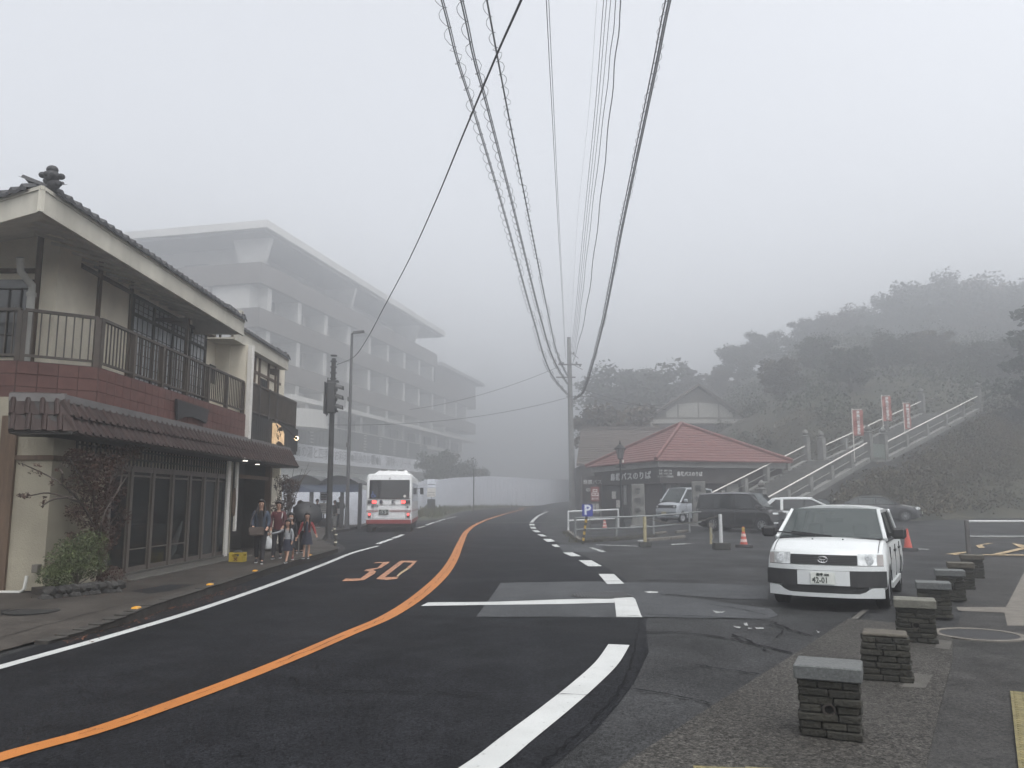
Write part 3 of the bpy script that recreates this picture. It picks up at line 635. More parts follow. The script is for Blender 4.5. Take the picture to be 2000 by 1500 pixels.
# --- railings
def railing(parent, P, Q, z0, z1, step, post_step, m, post=.09, bal=.022):
    P, Q = Vector((P[0], P[1], 0)), Vector((Q[0], Q[1], 0)); L_ = (Q-P).length; d = (Q-P).normalized(); s = Vector((-d.y, d.x, 0))
    for z, h, w in ((z1, .05, .07), (z0+.12, .04, .045)):
        MB().bar(P+Vector((0, 0, z-h/2)), Q+Vector((0, 0, z-h/2)), w, h).build('rail', m, parent)
    n = max(1, round(L_/post_step)); pn = [i*L_/n for i in range(n+1)]
    for t in pn:
        q = P+d*t; MB().cbox(q+Vector((0, 0, (z0+z1)/2-.03)), d*post/2, s*post/2, Vector((0, 0, (z1-z0)/2-.02))).build('post', m, parent)
    me = MB().cbox((0, 0, 0), (bal/2, 0, 0), (0, bal/2, 0), (0, 0, (z1-z0-.14)/2)).mesh('baluster', (0, 0, 0))
    k = round(L_/step)
    for i in range(1, k):
        t = i*L_/k
        if min(abs(t-a) for a in pn) < post*.6: continue
        place('baluster', me, m, parent, P+d*t+Vector((0, 0, (z0+z1)/2+.03)), d, s, Vector((0, 0, 1)))
rg = thing('balcony_railing', 'brown metal balcony railing above the red-brown tile band of the shop house', 'railing', (-8.3, 13.62, 3.93), world=True)
railing(rg, (-9.6, 13.63), (-8.34, 13.63), 3.93, 4.84, .13, 1.2, M_railing)
railing(rg, (-8.30, 13.65), (-7.38, 14.32), 3.93, 4.84, .13, 1.1, M_railing)
railing(rg, (-7.37, 14.40), (-7.37, 22.25), 3.93, 4.84, .128, 1.31, M_railing)
# awning frame standing on the balcony
fr = thing('laundry_frame', 'slim brown metal frame between the upper shop windows and the balcony railing', 'frame', (-7.4, 18.2, 3.95), world=True)
y = AX(367, 650, -7.42).y
MB().box(-7.46, y-.035, 3.94, -7.40, y+.035, 5.72).build('post', M_railing, fr)
MB().box(-8.2, y-.03, 5.66, -7.46, y+.03, 5.74).build('arm', M_railing, fr)
MB().prism([(-7.46, y, 5.66), (-8.0, y, 5.66), (-7.46, y, 5.50)], (0, .02, 0)).build('bracket', M_railing, fr)

# --- upper wall timbers and windows
def vt(px, z0, z1, w=.09, name='timber'):
    q = AX(px, 650, -8.18); MB().box(-8.2, q.y-w/2, z0, -8.155, q.y+w/2, z1).build(name, M_timber, shop); return q.y
ya = vt(188, 3.93, 6.34, .11); yb = vt(252, 3.93, 6.34, .09); yc = vt(402, 3.93, 6.34, .09); yd = vt(430, 3.93, 6.34, .07)
ze = AX(138, 507, -8.18).z
for a, b in ((14.93, ya-.055), (ya+.055, yb-.045), (yc+.045, yd-.035), (yd+.035, 22.25)):
    MB().box(-8.2, a, ze-.04, -8.16, b, ze+.04).build('timber', M_timber, shop)
wz1 = AX(255, 572, -8.18).z; wz0 = 4.0; mid = wz1-.42
ww = MB().box(-8.19, yb+.05, wz0, -8.172, yc-.05, wz1).build('window', M_curtain, shop)
mb = MB(); ya2, yb2 = yb+.05, yc-.05
for k in range(5): y = ya2+(yb2-ya2)*k/4; mb.box(-8.18, y-.045, wz0, -8.13, y+.045, wz1)
for z in (wz0+.03, mid, wz1-.03): mb.box(-8.178, ya2, z-.035, -8.134, yb2, z+.035)
mb.build('frame', M_dark, ww)
mb = MB()
for k in range(4):
    y0 = ya2+(yb2-ya2)*k/4+.045; y1 = ya2+(yb2-ya2)*(k+1)/4-.045
    for j in range(1, 4): y = y0+(y1-y0)*j/4; mb.box(-8.172, y-.009, wz0, -8.158, y+.009, wz1)
    for z in [mid+.13, mid+.26]+[wz0+.25*j for j in range(1, 6)]: mb.box(-8.171, y0, z-.008, -8.160, y1, z+.008)
mb.build('muntins', M_dark, ww)
q0, q1 = AX(411, 690, -8.18), AX(423, 700, -8.18); sw = MB().box(-8.19, q0.y, 4.75, -8.165, q1.y, 5.25).build('window', M_glassd, shop)
# window on the front facing wall
mb = MB(); mb.box(-10.2, 14.22, 4.1, -8.52, 14.24, 5.5); fw = mb.build('window', M_glassd, shop); mb = MB()
for k in range(9): x = -10.2+1.68*k/8; mb.box(x-.012, 14.19, 4.1, x+.012, 14.22, 5.35)
for z in (4.12, 4.5, 4.92, 5.33): mb.box(-10.2, 14.195, z-.015, -8.52, 14.218, z+.015)
mb.build('muntins', M_dark, fw)
for x in (-8.46, -10.3): MB().box(x-.045, 14.185, 3.93, x+.045, 14.25, 6.34).build('timber', M_timber, shop)
MB().box(-16, 14.19, 5.62, -8.51, 14.25, 5.70).build('timber', M_timber, shop)
# downpipe
p0 = A(57, 470, 13.9); mb = MB(); mb.tube([(p0.x+.05, 13.6, 5.72), (p0.x+.02, 13.7, 5.5), (p0.x+.09, 13.95, 5.32), (p0.x+.07, 13.98, 5.15)], .06, 10); mb.build('downpipe', M_pipe, shop, smooth=True)
mb = MB(); mb.tube([(p0.x+.07, 13.98, 5.2), (p0.x+.07, 13.98, 3.95)], .066, 10); mb.tube([(p0.x+.07, 13.98, 5.2), (p0.x+.07, 13.98, 5.13)], .078, 10); mb.build('downpipe', M_pipe, shop, smooth=True)

# --- eaves and roof
EZ0, EZ1 = 5.80, 6.19
def roof(parent, E, z0, z1, rise=.40, depth=3.2, tiles=True, endcap=True):
    for si, (a, b) in enumerate(zip(E, E[1:])):
        sh0 = 1.7 if si > 0 else 0; sh1 = 1.7 if si < len(E)-2 else 0
        a, b = Vector((a[0], a[1], 0)), Vector((b[0], b[1], 0)); d = (b-a).normalized(); s = Vector((-d.y, d.x, 0))
        mb = MB(); mb.prism([a+Vector((0, 0, z0)), a+Vector((0, 0, z1)), a+s*.05+Vector((0, 0, z1)), a+s*.05+Vector((0, 0, z0))], b-a); mb.build('fascia', M_cream_d, parent)
        mb = MB(); mb.prism([a-s*.02+Vector((0, 0, z1-.055)), a-s*.02+Vector((0, 0, z1)), a-s*.002+Vector((0, 0, z1)), a-s*.002+Vector((0, 0, z1-.055))], b-a); mb.build('fascia_trim', M_cream_d, parent)
        n = round((b-a).length/.272); sc = (b-a).length/n
        # eave tile: rounded front and a short run up the slope
        mb = MB(); m8 = 8; pr = [(-.135, .0), (-.10, .012), (-.055, .022), (-.03, .06), (0, .078), (.03, .06), (.055, .022), (.10, .012), (.135, .0)]
        vs = []
        for v in (-.075, .55):
            for u, t in pr: vs.append((u*sc/.272, v, t+.03+v*rise))
        for v in (-.075, .55):
            for u, t in pr: vs.append((u*sc/.272, v, t*.3-.035+v*rise+.02))
        k9 = len(pr); fs = [(i, i+1, i+1+k9, i+k9) for i in range(k9-1)]+[(i+1, i, 2*k9+i, 2*k9+i+1) for i in range(k9-1)]
        mb.add(vs, fs); me = mb.mesh('eave_tile', (0, 0, 0))
        for k in range(n):
            if (k == 0 and sh0) or (k == n-1 and sh1): continue
            place('eave_tile', me, M_kawara, parent, a+d*(sc*(k+.5))+Vector((0, 0, z1+.01)), d, s, Vector((0, 0, 1)))
        # the tiled slope behind the first course
        mb = MB(); cols = n*4; rows = 9
        for j in range(rows+1):
            for i in range(cols+1):
                t = i/4; ph = (t % 1.0); hgt = .07*max(0, 1-abs(ph-.5)*4)
                w_ = .5+(depth-.5)*j/rows; uu = max(sh0*w_, min(sc*n-sh1*w_, sc*t)); q = a+d*uu+s*w_; mb.v.append((q.x, q.y, z1+.02+(.5+(depth-.5)*j/rows)*rise+hgt+(.03 if j % 2 else 0)))
        for j in range(rows):
            for i in range(cols): q = j*(cols+1)+i; mb.f.append((q, q+1, q+cols+2, q+cols+1)); mb.m.append(0)
        mb.build('roof_slope', M_kawara, parent, kind='stuff')
E1 = AX(78, 422, -6.92)
EV = [(-12.5, E1.y+3.1), (-6.92, E1.y), (-6.92, 20.75)]
roof(shop, EV, EZ0, EZ1)
sf = MB(); zw = 6.36
sf.add([(-6.97, EV[1][1]+.05, EZ0+.03), (-6.97, 20.75, EZ0+.03), (-8.3, 20.75, zw), (-8.3, 14.3, zw), (-8.3, 14.3, zw+.05), (-6.97, EV[1][1]+.05, EZ0+.08)], [(0, 3, 2, 1)])
sf.add([(-6.97, EV[1][1]+.05, EZ0+.03), (-8.3, 14.3, zw), (-12.5, 16.7, zw), (-12.5, EV[0][1]+.06, EZ0+.03)], [(0, 3, 2, 1)])
sf.build('soffit', M_cream_d, shop)
mb = MB()
for k in range(17): y = 12.6+.5*k; mb.bar((-7.0, y, EZ0+.03), (-8.2, y, EZ0+.03+.33*.93), .05, .05)
mb.build('rafter', M_cream_d, shop, kind='stuff')
# hip ornament
def ornament(parent, c, s=1.0, name='ridge_ornament'):
    bm = bmesh.new()
    for (x, y, z, r, sz) in [(0, 0, .12, .125, 1.0), (-.15, 0, .15, .068, .8), (.15, 0, .12, .068, .8), (0, 0, .235, .098, .8), (.03, .02, .0, .11, .9), (-.07, 0, .05, .07, .8), (.11, 0, .0, .07, .8), (-.05, -.08, .14, .045, 1), (.05, -.08, .13, .045, 1)]:
        bmesh.ops.create_icosphere(bm, subdivisions=2, radius=r*s, matrix=Matrix.Translation((c[0]+x*s, c[1]+y*s, c[2]+z*s)) @ Matrix.Diagonal((1, .8, sz, 1)))
    me = bpy.data.meshes.new(name); bm.to_mesh(me); bm.free(); me.shade_smooth()
    me.transform(Matrix.Translation(-Vector(c)))
    return link_mesh(name, me, M_kawara, parent, c)
c = A(99, 372, E1.y+.25); ornament(shop, (c.x, c.y, EZ1+.13), .92)
mb = MB(); hd = Vector((-.507, .862, .2)).normalized()
for k in range(3): q = Vector((c.x-.12, c.y+.3, EZ1-.10)); mb.bar(q+Vector((0, 0, .05*k)), q+Vector((0, 0, .05*k))+hd*4.0, .26-.05*k, .05)
mb.build('hip_ridge', M_kawara, shop)
def ridge_end(parent, y, x, z):
    mb = MB()
    for k in range(3): mb.tube([(x-.02-.05*k, y-1.1+.25*k, z+.07+.06*k), (x-.02-.05*k, y, z+.03+.07*k)], .055, 8)
    mb.build('ridge_stack', M_kawara, parent); ornament(parent, (x-.03, y+.03, z+.02), .62)
ridge_end(shop, 20.62, -6.97, EZ1+.03)
MB().box(-12, 20.60, EZ0+.03, -6.95, 20.75, EZ1+.25).build('gable_board', M_cream_d, shop)

# ------------------------------------------------------------------ the restaurant
rest = thing('restaurant_house', 'two-storey restaurant house with dark sign band, right behind the cream shop house', 'building', (-7.7, 25, .1), world=True)
mb = MB(); mb.box(-8.2, 22.34, 3.92, -7.28, 22.46, 5.86); mb.build('wing_wall', M_cream, rest)
MB().box(-7.30, 22.30, 3.25, -7.18, 22.50, 5.86).build('wing_edge', M_whiteb, rest)
mb = MB(); mb.box(-16, 27.3, 0, -7.7, 27.45, 6.3); mb.box(-7.85, 22.46, 3.9, -7.7, 27.3, 6.3); mb.box(-8.6, 22.5, 0, -8.45, 27.3, 3.3); mb.box(-8.45, 25.9, 0, -7.6, 27.3, 2.3); mb.build('wall', M_cream, rest)
mb = MB(); mb.box(-7.45, 22.66, 3.22, -7.25, 27.7, 3.97); mb.box(-16, 27.55, 3.22, -7.45, 27.7, 3.97); mb.build('sign_band', mat('black_boarding', (.014, .014, .014), .6, var=.3, vscale=3), rest)
y = 22.72
while y < 27.6: MB().box(-7.25, y, 3.24, -7.238, y+.008, 3.95) ; y += .2
mb = MB()
for k in range(24): mb.box(-7.25, 22.75+.2*k, 3.24, -7.242, 22.935+.2*k, 3.95)
mb.build('band_boards', mat('black_boarding', (.014, .014, .014), .6), rest, kind='stuff')
awning(rest, 1, y0=22.54)
for k in range(3): MB().box(-12, 22.6, 3.8-.0*k, -7.45, 27.5, 3.88) if k == 0 else None
EV2 = [(-7.40, 21.5), (-7.40, 26.75)]
roof(rest, EV2, EZ0+.05, EZ1+.02)
MB().box(-8.6, 21.5, EZ0+.07, -7.45, 26.75, EZ0+.11).build('soffit', M_cream_d, rest)
MB().box(-11, 26.65, EZ0+.06, -7.42, 26.75, EZ1+.2).build('gable_board', M_cream_d, rest)
ridge_end(rest, 26.55, -7.44, EZ1+.04)
for px in (497, 506, 524, 538):
    q = AX(px, 740, -7.68); MB().box(-7.7, q.y-.05, 3.97, -7.655, q.y+.05, 5.9).build('timber', M_timber, rest)
MB().box(-7.7, 22.5, 5.36, -7.66, 26.9, 5.44).build('timber', M_timber, rest)
q0, q1 = AX(508, 740, -7.68).y, AX(522, 740, -7.68).y
w = MB().box(-7.69, q0+.05, 4.1, -7.675, q1-.05, 5.3).build('window', M_glassd, rest); mb = MB()
for k in range(4): y = q0+.05+(q1-q0-.1)*k/3; mb.box(-7.675, y-.015, 4.1, -7.66, y+.015, 5.3)
for z in (4.12, 4.5, 4.9, 5.28): mb.box(-7.674, q0+.05, z-.012, -7.662, q1-.05, z+.012)
mb.build('muntins', M_dark, w)
rg2 = thing('balcony_railing', 'dark balcony railing with pale uprights above the lit arched sign', 'railing', (-7.3, 25, 3.97), world=True)
railing(rg2, (-7.33, 22.55), (-7.33, 27.6), 3.98, 4.90, .085, 2.5, M_railing, .05, .03)
for px in (507, 526, 542):
    q = AX(px, 790, -7.29); MB().box(-7.30, q.y-.015, 3.98, -7.27, q.y+.015, 4.9).build('upright', M_flash, rg2)
mb = MB(); mb.box(-7.36, 22.6, 4.0, -7.345, 27.6, 4.78); mb.build('screen', mat('dark_screen', (.03, .028, .026), .8), rg2)
fr2 = dup_tree(fr); fr2['label'] = 'brown metal frame in front of the restaurant upper windows, farther of the two'; fr['group'] = fr2['group'] = 'metal frames on the balconies'
yy = AX(543, 760, -7.42).y; fr2.location.y += yy-AX(367, 650, -7.42).y
# lit arched sign, its brush lettering and the spotlight
sy0, sy1 = AX(533, 860, -7.2).y, AX(554, 870, -7.2).y
pts = []; zb, zs, zt = 3.28, 3.74, 3.93
arc = [(sy0, zb), (sy0, zt-.02), (sy0+(sy1-sy0)*.3, zt), (sy0+(sy1-sy0)*.6, zt-.04), (sy0+(sy1-sy0)*.85, zs+.04), (sy1, zs-.08), (sy1, zb)]
sg = thing('arched_sign', 'spotlit amber arched sign board on the black band of the restaurant', 'sign', (-7.22, sy0, zb), world=True)
mb = MB(); mb.prism([(-7.235, y, z) for y, z in arc], (.045, 0, 0))
sm = mat('lit_sign_board', (.55, .42, .27), .6, var=.4, vscale=3, emit=(1, .62, .30), estr=.17); mb.build('board', sm, sg)  # emission stands in for the spotlight's light on the board
mb = MB(); P2 = [(-7.187, sy0+(y-sy0)*.98+.01, z) for y, z in arc]
rr = random.Random(8)
for k in range(9):
    y, z = sy0+.35+rr.random()*.45, zb+.13+rr.random()*.42; mb.bar((-7.183, y, z), (-7.183, y+rr.uniform(-.12, .12), z+rr.uniform(-.13, .13)), .012, .02, up=(1, 0, 0))
mb.build('lettering', mat('sign_ink', (.02, .015, .01), .7), sg)
mb = MB(); yb_ = sy0+.25; mb.prism([(-7.182, yb_, zb+.02), (-7.182, yb_+.25, zb+.12), (-7.182, yb_+.55, zb+.10), (-7.182, yb_+.95, zb+.0), (-7.182, yb_+.4, zb-.02)], (.006, 0, 0)); mb.build('painted_hill', mat('sign_ink', (.02, .015, .01), .7), sg)
lp = thing('sign_spotlight', 'small lit spotlight on a thin arm in front of the arched sign', 'lamp', (-7.25, 25.6, 4.0), world=True)
lc = AX(579, 856, -6.72); base = Vector((-7.25, sy0+.2, 4.02))
mb = MB(); mb.tube([base, base.lerp(lc, .5)+Vector((0, 0, .05)), lc+Vector((0, -.15, .0))], .014, 6); mb.tube([base+Vector((0, 0, .02)), lc+Vector((-.35, -.6, .12))], .012, 6); mb.build('arm', M_dark, lp)
mb = MB(); mb.lathe([(.02, -.14), (.055, -.05), (.065, 0)], lc+Vector((0, .02, 0)), 10, ax='y'); mb.build('hood', M_dark, lp)
bm = bmesh.new(); bmesh.ops.create_icosphere(bm, subdivisions=2, radius=.062); me = bpy.data.meshes.new('bulb'); bm.to_mesh(me); bm.free(); me.shade_smooth()
link_mesh('bulb', me, mat('lamp_bulb', (1, .8, .5), .4, emit=(1, .72, .42), estr=9), lp, lc)
mb = MB(); 
q = AX(545, 838, -7.2); mb.lathe([(.05, -.12), (.07, 0)], (q.x+.1, q.y, q.z), 8, ax='x'); mb.build('hood', M_dark, lp)
# entrance: dark recess, posts, door, downlights
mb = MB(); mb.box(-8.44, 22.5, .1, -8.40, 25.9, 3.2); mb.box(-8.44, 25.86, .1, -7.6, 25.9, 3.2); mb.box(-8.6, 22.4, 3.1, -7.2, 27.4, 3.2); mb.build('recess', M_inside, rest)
q = AX(522, 1000, -7.5); MB().box(-7.58, q.y-.09, .1, -7.42, q.y+.09, 2.7).build('post', M_timber, rest)
MB().box(-7.56, 22.5, 2.2, -7.46, q.y-.09, 2.3).build('beam', M_timber, rest)
dm_ = mat('door_slit_glow', (.35, .36, .36), .4, emit=(.8, .85, .9), estr=.10)
rr = random.Random(4)
for y in (23.15, 23.95):
    d = MB().box(-8.3, y-.35, .2, -8.26, y+.35, 2.15).build('door', M_inside, rest)
    mb = MB()
    for k in range(9): z = .75+k*.15; mb.box(-8.255, y-.03-rr.random()*.04, z, -8.25, y+.03+rr.random()*.04, z+.08+rr.random()*.05)
    mb.build('pane', dm_, d)
for px, py in ((479, 899.5), (503, 906.5)):
    p = G(px, py, 2.615); mb = MB(); mb.lathe([(.065, 0), (.065, .012)], (p.x, p.y, 2.60), 12); mb.build('downlight', mat('downlight', (1, 1, .9), .4, emit=(1, .93, .82), estr=1.3), rest)
for px, w, zb, zt, x in ((430, .4, .1, .5, -7.0),): pass
# ------------------------------------------------------------------ the hotel in the fog
KH = 2.7
HU = Vector((.235, .972, 0)).normalized(); HV = Vector((-HU.y, HU.x, 0))
EYE = Vector((0, 0, CAMZ)); H0 = EYE+(Vector((-14.8, 47.7, 0))-EYE)*KH; H0.z = 0
def hz_(z): return CAMZ+(z-CAMZ)*KH
def HPt(u, v, z): q = H0+HU*(u*KH)+HV*(v*KH); return Vector((q.x, q.y, hz_(z)))
def hbox(mb, u0, u1, v0, v1, z0, z1):
    c = (HPt(u0, v0, z0)+HPt(u1, v1, z1))/2
    return mb.cbox(c, HU*(u1-u0)*KH/2, HV*(v1-v0)*KH/2, Vector((0, 0, (z1-z0)*KH/2)))
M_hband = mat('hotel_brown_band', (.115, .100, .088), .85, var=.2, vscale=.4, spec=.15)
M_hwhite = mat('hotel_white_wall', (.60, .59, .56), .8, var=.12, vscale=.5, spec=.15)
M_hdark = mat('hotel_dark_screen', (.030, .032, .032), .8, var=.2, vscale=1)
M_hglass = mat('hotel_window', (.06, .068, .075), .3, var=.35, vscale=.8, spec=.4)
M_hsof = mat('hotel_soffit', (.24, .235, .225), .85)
hotel = thing('hotel_building', 'large five-storey hotel with brown balcony bands fading into the fog behind the shops', 'building', H0, world=True)
hbox(MB(), 2.2, 48, 2.4, 22, -2, 14.9).build('wall', M_hwhite, hotel)
hbox(MB(), 3.0, 32.5, 3.2, 22, 14.9, 17.9).build('wall', M_hwhite, hotel)
# main roof slab with a pale fascia
mb = MB(); hbox(mb, 0, 34.5, 0, 23, 17.95, 18.42); mb.build('roof', M_hwhite, hotel)
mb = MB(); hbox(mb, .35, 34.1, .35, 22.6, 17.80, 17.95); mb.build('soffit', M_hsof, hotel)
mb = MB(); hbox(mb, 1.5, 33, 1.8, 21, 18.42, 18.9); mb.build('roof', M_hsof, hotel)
levels = [(14.75, 16.05, 34), (12.0, 13.2, 48), (9.1, 10.3, 48)]
for i, (a, b, u1) in enumerate(levels):
    mb = MB(); hbox(mb, .7, u1, .7, 1.0, a, b); hbox(mb, .7, 1.0, 1.0, 22, a, b); mb.build('balcony_parapet', M_hband, hotel)
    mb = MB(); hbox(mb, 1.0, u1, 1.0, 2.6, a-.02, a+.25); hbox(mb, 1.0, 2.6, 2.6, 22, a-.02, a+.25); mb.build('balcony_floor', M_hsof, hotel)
# partition walls, windows behind the balconies, floor by floor
pm = {}
def piece(name, u0, u1, v0, v1, z0, z1, m):
    c = (HPt(u0, v0, z0)+HPt(u1, v1, z1))/2; key = (name, round(u1-u0, 3), round(v1-v0, 3), round(z1-z0, 3))
    if key not in pm: pm[key] = MB().cbox((0, 0, 0), ((u1-u0)*KH/2, 0, 0), (0, (v1-v0)*KH/2, 0), (0, 0, (z1-z0)*KH/2)).mesh(name, (0, 0, 0))
    return place(name, pm[key], m, hotel, c, HU, HV, Vector((0, 0, 1)))
for (a, b, u1, pu) in [(13.2, 14.75, 46, 3.9), (10.3, 12.0, 46, 3.9), (8.0, 9.1, 40, 3.9)]:
    u = 2.0
    while u < u1:
        piece('partition', u, u+.5, .95, 2.4, a, b, M_hwhite)
        piece('window', u+.9, u+3.3, 2.34, 2.42, a+.02, b-.12, M_hglass); piece('window_frame', u+2.06, u+2.14, 2.28, 2.34, a+.02, b-.12, M_hwhite)
        if int(u*3) % 4 == 1: piece('curtain', u+.95, u+1.7, 2.30, 2.34, a+.02, b-.12, M_hwhite)
        u += pu
    v = 4.5
    while v < 20:
        piece('partition', .95, 2.2, v, v+.4, a, b, M_hwhite); piece('window', 2.15, 2.21, v+1.0, v+3.0, a+.02, b-.12, M_hglass); v += 4.0
    piece('partition', 1.0, 2.2, 1.6, 4.2, a, b, M_hwhite)
u = 4.6
while u < 32:
    piece('window', u, u+2.6, 3.12, 3.21, 15.2, 17.2, M_hglass); u += 4.1
v = 6
while v < 19: piece('window', 2.95, 3.01, v, v+1.7, 15.3, 16.9, M_hglass); v += 4.4
for u in (1.4, 14, 28):                     # slanted fins under the roof
    mb = MB(); mb.prism([HPt(u, 1.0, 16.05), HPt(u, 2.6, 16.05), HPt(u, 3.2, 17.8), HPt(u, .55, 17.8)], HU*.35*KH); mb.build('fin', M_hwhite, hotel)
# lower slab, columns, screen, banner, ground-floor wall
mb = MB(); hbox(mb, 2.0, 42, -.9, 2.4, 7.72, 8.0); mb.build('canopy_slab', M_hwhite, hotel)
u = 5.0
while u < 40: piece('column', u, u+.45, -.3, .1, 6.62, 7.72, M_hwhite); piece('window', u+.7, u+3.6, 1.0, 1.1, 6.7, 7.6, M_hdark); u += 4.3
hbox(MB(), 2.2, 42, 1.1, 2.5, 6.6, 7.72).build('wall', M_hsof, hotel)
hbox(MB(), 2.2, 34, -.3, 2.4, 6.3, 6.62).build('fascia', M_hwhite, hotel)
# round bay on the left of the canopy
mb = MB(); c = HPt(3.6, -.2, 5.0); mb.lathe([(2.2*KH, hz_(6.0)-hz_(5.0)), (2.2*KH, hz_(7.1)-hz_(5.0))], c, 24); mb.build('round_bay', M_hwhite, hotel)
scr = hbox(MB(), 2.4, 28.3, -.38, -.30, 5.1, 6.52).build('screen', M_hdark, hotel)
mb = MB()
for u in range(0, 52): hbox(mb, 2.5+.5*u, 2.52+.5*u, -.40, -.38, 5.12, 6.5)
mb.build('screen_joints', M_dark, scr, kind='stuff')
for u in [5.6, 8.3, 11.2, 14.1, 17.0, 20.0, 23.1, 26.3]:
    for k in range(6):
        z = 5.28+.215*k
        mb = MB(); hbox(mb, u, u+.12, -.50, -.40, z, z+.085); hbox(mb, u+.17, u+.29, -.50, -.40, z, z+.085)
        mb.build('screen_block', M_hwhite, scr)
hbox(MB(), 2.4, 28.3, -.30, 2.4, 3.55, 5.12).build('wall', M_hsof, hotel)
hbox(MB(), 2.4, 28.3, -.44, -.30, 3.78, 4.05).build('beam', M_hband, hotel)
hbox(MB(), 2.2, 28.3, .0, 2.4, -2, 3.78).build('wall', mat('hotel_cream_wall', (.66, .67, .62), .8, var=.1, vscale=.4), hotel)
# steps of the far wing
hbox(MB(), 34, 48.5, .9, 22, 13.2, 14.95).build('wall', M_hband, hotel)
hbox(MB(), 34, 50, .2, 22, 14.95, 15.3).build('roof', M_hsof, hotel)
bn = thing('hotel_banner', 'long white banner with Japanese lettering hung along the lower front of the hotel', 'banner', HPt(3, -.46, 4.05), world=True)
hbox(MB(), 2.6, 28.3, -.485, -.45, 4.05, 5.12).build('cloth', mat('banner_cloth', (.75, .76, .80), .75, var=.06, vscale=.5), bn)
M_ink = mat('banner_ink', (.03, .035, .05), .8)
def banner_text(body, px, size, sx=1.0):
    # where along the facade a picture column falls
    t = (px-1000)/FPX; q = HPt(0, -.50, 4.6); u = (t*(q.y*cos(PITCH)+(q.z-CAMZ)*sin(PITCH))-q.x)/(HU.x-t*HU.y*cos(PITCH))
    n = len(body); st_ = size*.98*sx
    for k, ch in enumerate(body):
        if ch != ' ': put_text(ch, size*KH, q+HU*(u+(k-(n-1)/2)*st_*KH), HU, (0, 0, 1), 'character', M_ink, bn, depth=.01, sx=sx, bold=-.004)
banner_text('乳白の湯と四季のお料理', 627, .80, 1.0); banner_text('湯治のお宿', 711.5, .80, .98); banner_text('雲仙 湯快リゾート', 767, .80, 1.22)
def disc_at(px):
    t = (px-1000)/FPX; q = HPt(0, -.50, 4.6); u = (t*(q.y*cos(PITCH)+(q.z-CAMZ)*sin(PITCH))-q.x)/(HU.x-t*HU.y*cos(PITCH)); c = q+HU*u
    mb = MB(); pts = [c+HU*(.27*KH*cos(2*pi*k/20))+Vector((0, 0, .24*KH*sin(2*pi*k/20))) for k in range(20)]; mb.prism(pts, HV*.02); mb.build('emblem', M_ink, bn)
for px in (581.5, 688, 737, 811): disc_at(px)

# ------------------------------------------------------------------ bank on the left of the far road, hoarding
def HB(x, y): r = road_left(y); d = max(0, r-.4-x); return H(-8, y)+min(d*.30, max(0, (y-66))*.05, 1.6)
mb = MB(); ys = [64+i*2 for i in range(38)]
for y in ys:
    r = road_left(y)
    for k in range(10): x = r-.25-(k*k*.35); mb.v.append((x, y, HB(x, y)+(.01 if k else .006)))
for j in range(len(ys)-1):
    for k in range(9): q = j*10+k; mb.f.append((q, q+10, q+11, q+1)); mb.m.append(0)
struct(mb, 'grass_bank', mat('grass_bank', (.045, .05, .026), .9, var=.5, vscale=.8, bump=.8, bscale=3), centre=False)
gb = MB(); rg_ = random.Random(9)
for k in range(9000):
    y = rg_.uniform(68, 125); x = road_left(y)-.5-abs(rg_.gauss(0, 4)); z = HB(x, y); a = rg_.uniform(0, 6.3); h = rg_.uniform(.15, .55); w = .05
    gb.quad((x-w*cos(a), y-w*sin(a), z-.02), (x+w*cos(a), y+w*sin(a), z-.02), (x+.1*cos(a+1), y+.1*sin(a+1), z+h))
tag(gb.build('grass', mat('grass_blades', (.07, .075, .035), .9, var=.5, vscale=1), centre=False), 'rough grass growing on the bank beside the far road', 'grass', kind='stuff')
M_hoard = mat('white_hoarding', (.66, .69, .75), .65, var=.06, vscale=.6)
hd_ = thing('construction_hoarding', 'long white hoarding running from behind the bus shelter up beside the road', 'hoarding', (-12, 48.6, 0), world=True)
hp = [(-17, 47.4, 2.25), (-14.5, 48.0, 2.25), (-12, 48.7, 2.25), (-10.4, 49.4, 2.25), (-9.4, 50.3, 2.25), (-9.3, 54, 2.2), (-9.1, 60, 2.15), (-8.7, 66, 2.3), (-8.4, 72, 2.6), (-8.2, 77, 2.75), (-7.6, 83, 2.9), (-6.6, 90, 3.3), (-5.2, 98, 3.6), (-3.2, 106, 3.9), (-.6, 114, 4.0), (2.6, 122, 4.0), (7, 130, 4), (13, 139, 4)]
for i in range(len(hp)-1):
    a, b = hp[i], hp[i+1]; A_, B_ = Vector((a[0], a[1], 0)), Vector((b[0], b[1], 0)); n = max(1, round((B_-A_).length/1.8))
    for k in range(n):
        p, q = A_.lerp(B_, k/n), A_.lerp(B_, (k+1)/n-.004); zb = min(HB(p.x, p.y), HB(q.x, q.y)) if p.y > 66 else 0
        z1 = zb+(a[2]+(b[2]-a[2])*k/n); d = (q-p).normalized(); s = Vector((-d.y, d.x, 0))
        mb = MB().cbox((p+q)/2+Vector((0, 0, (zb-.3+z1)/2)), (q-p)/2, s*.02, Vector((0, 0, (z1-zb+.3)/2))); mb.build('hoarding_panel', M_hoard, hd_)
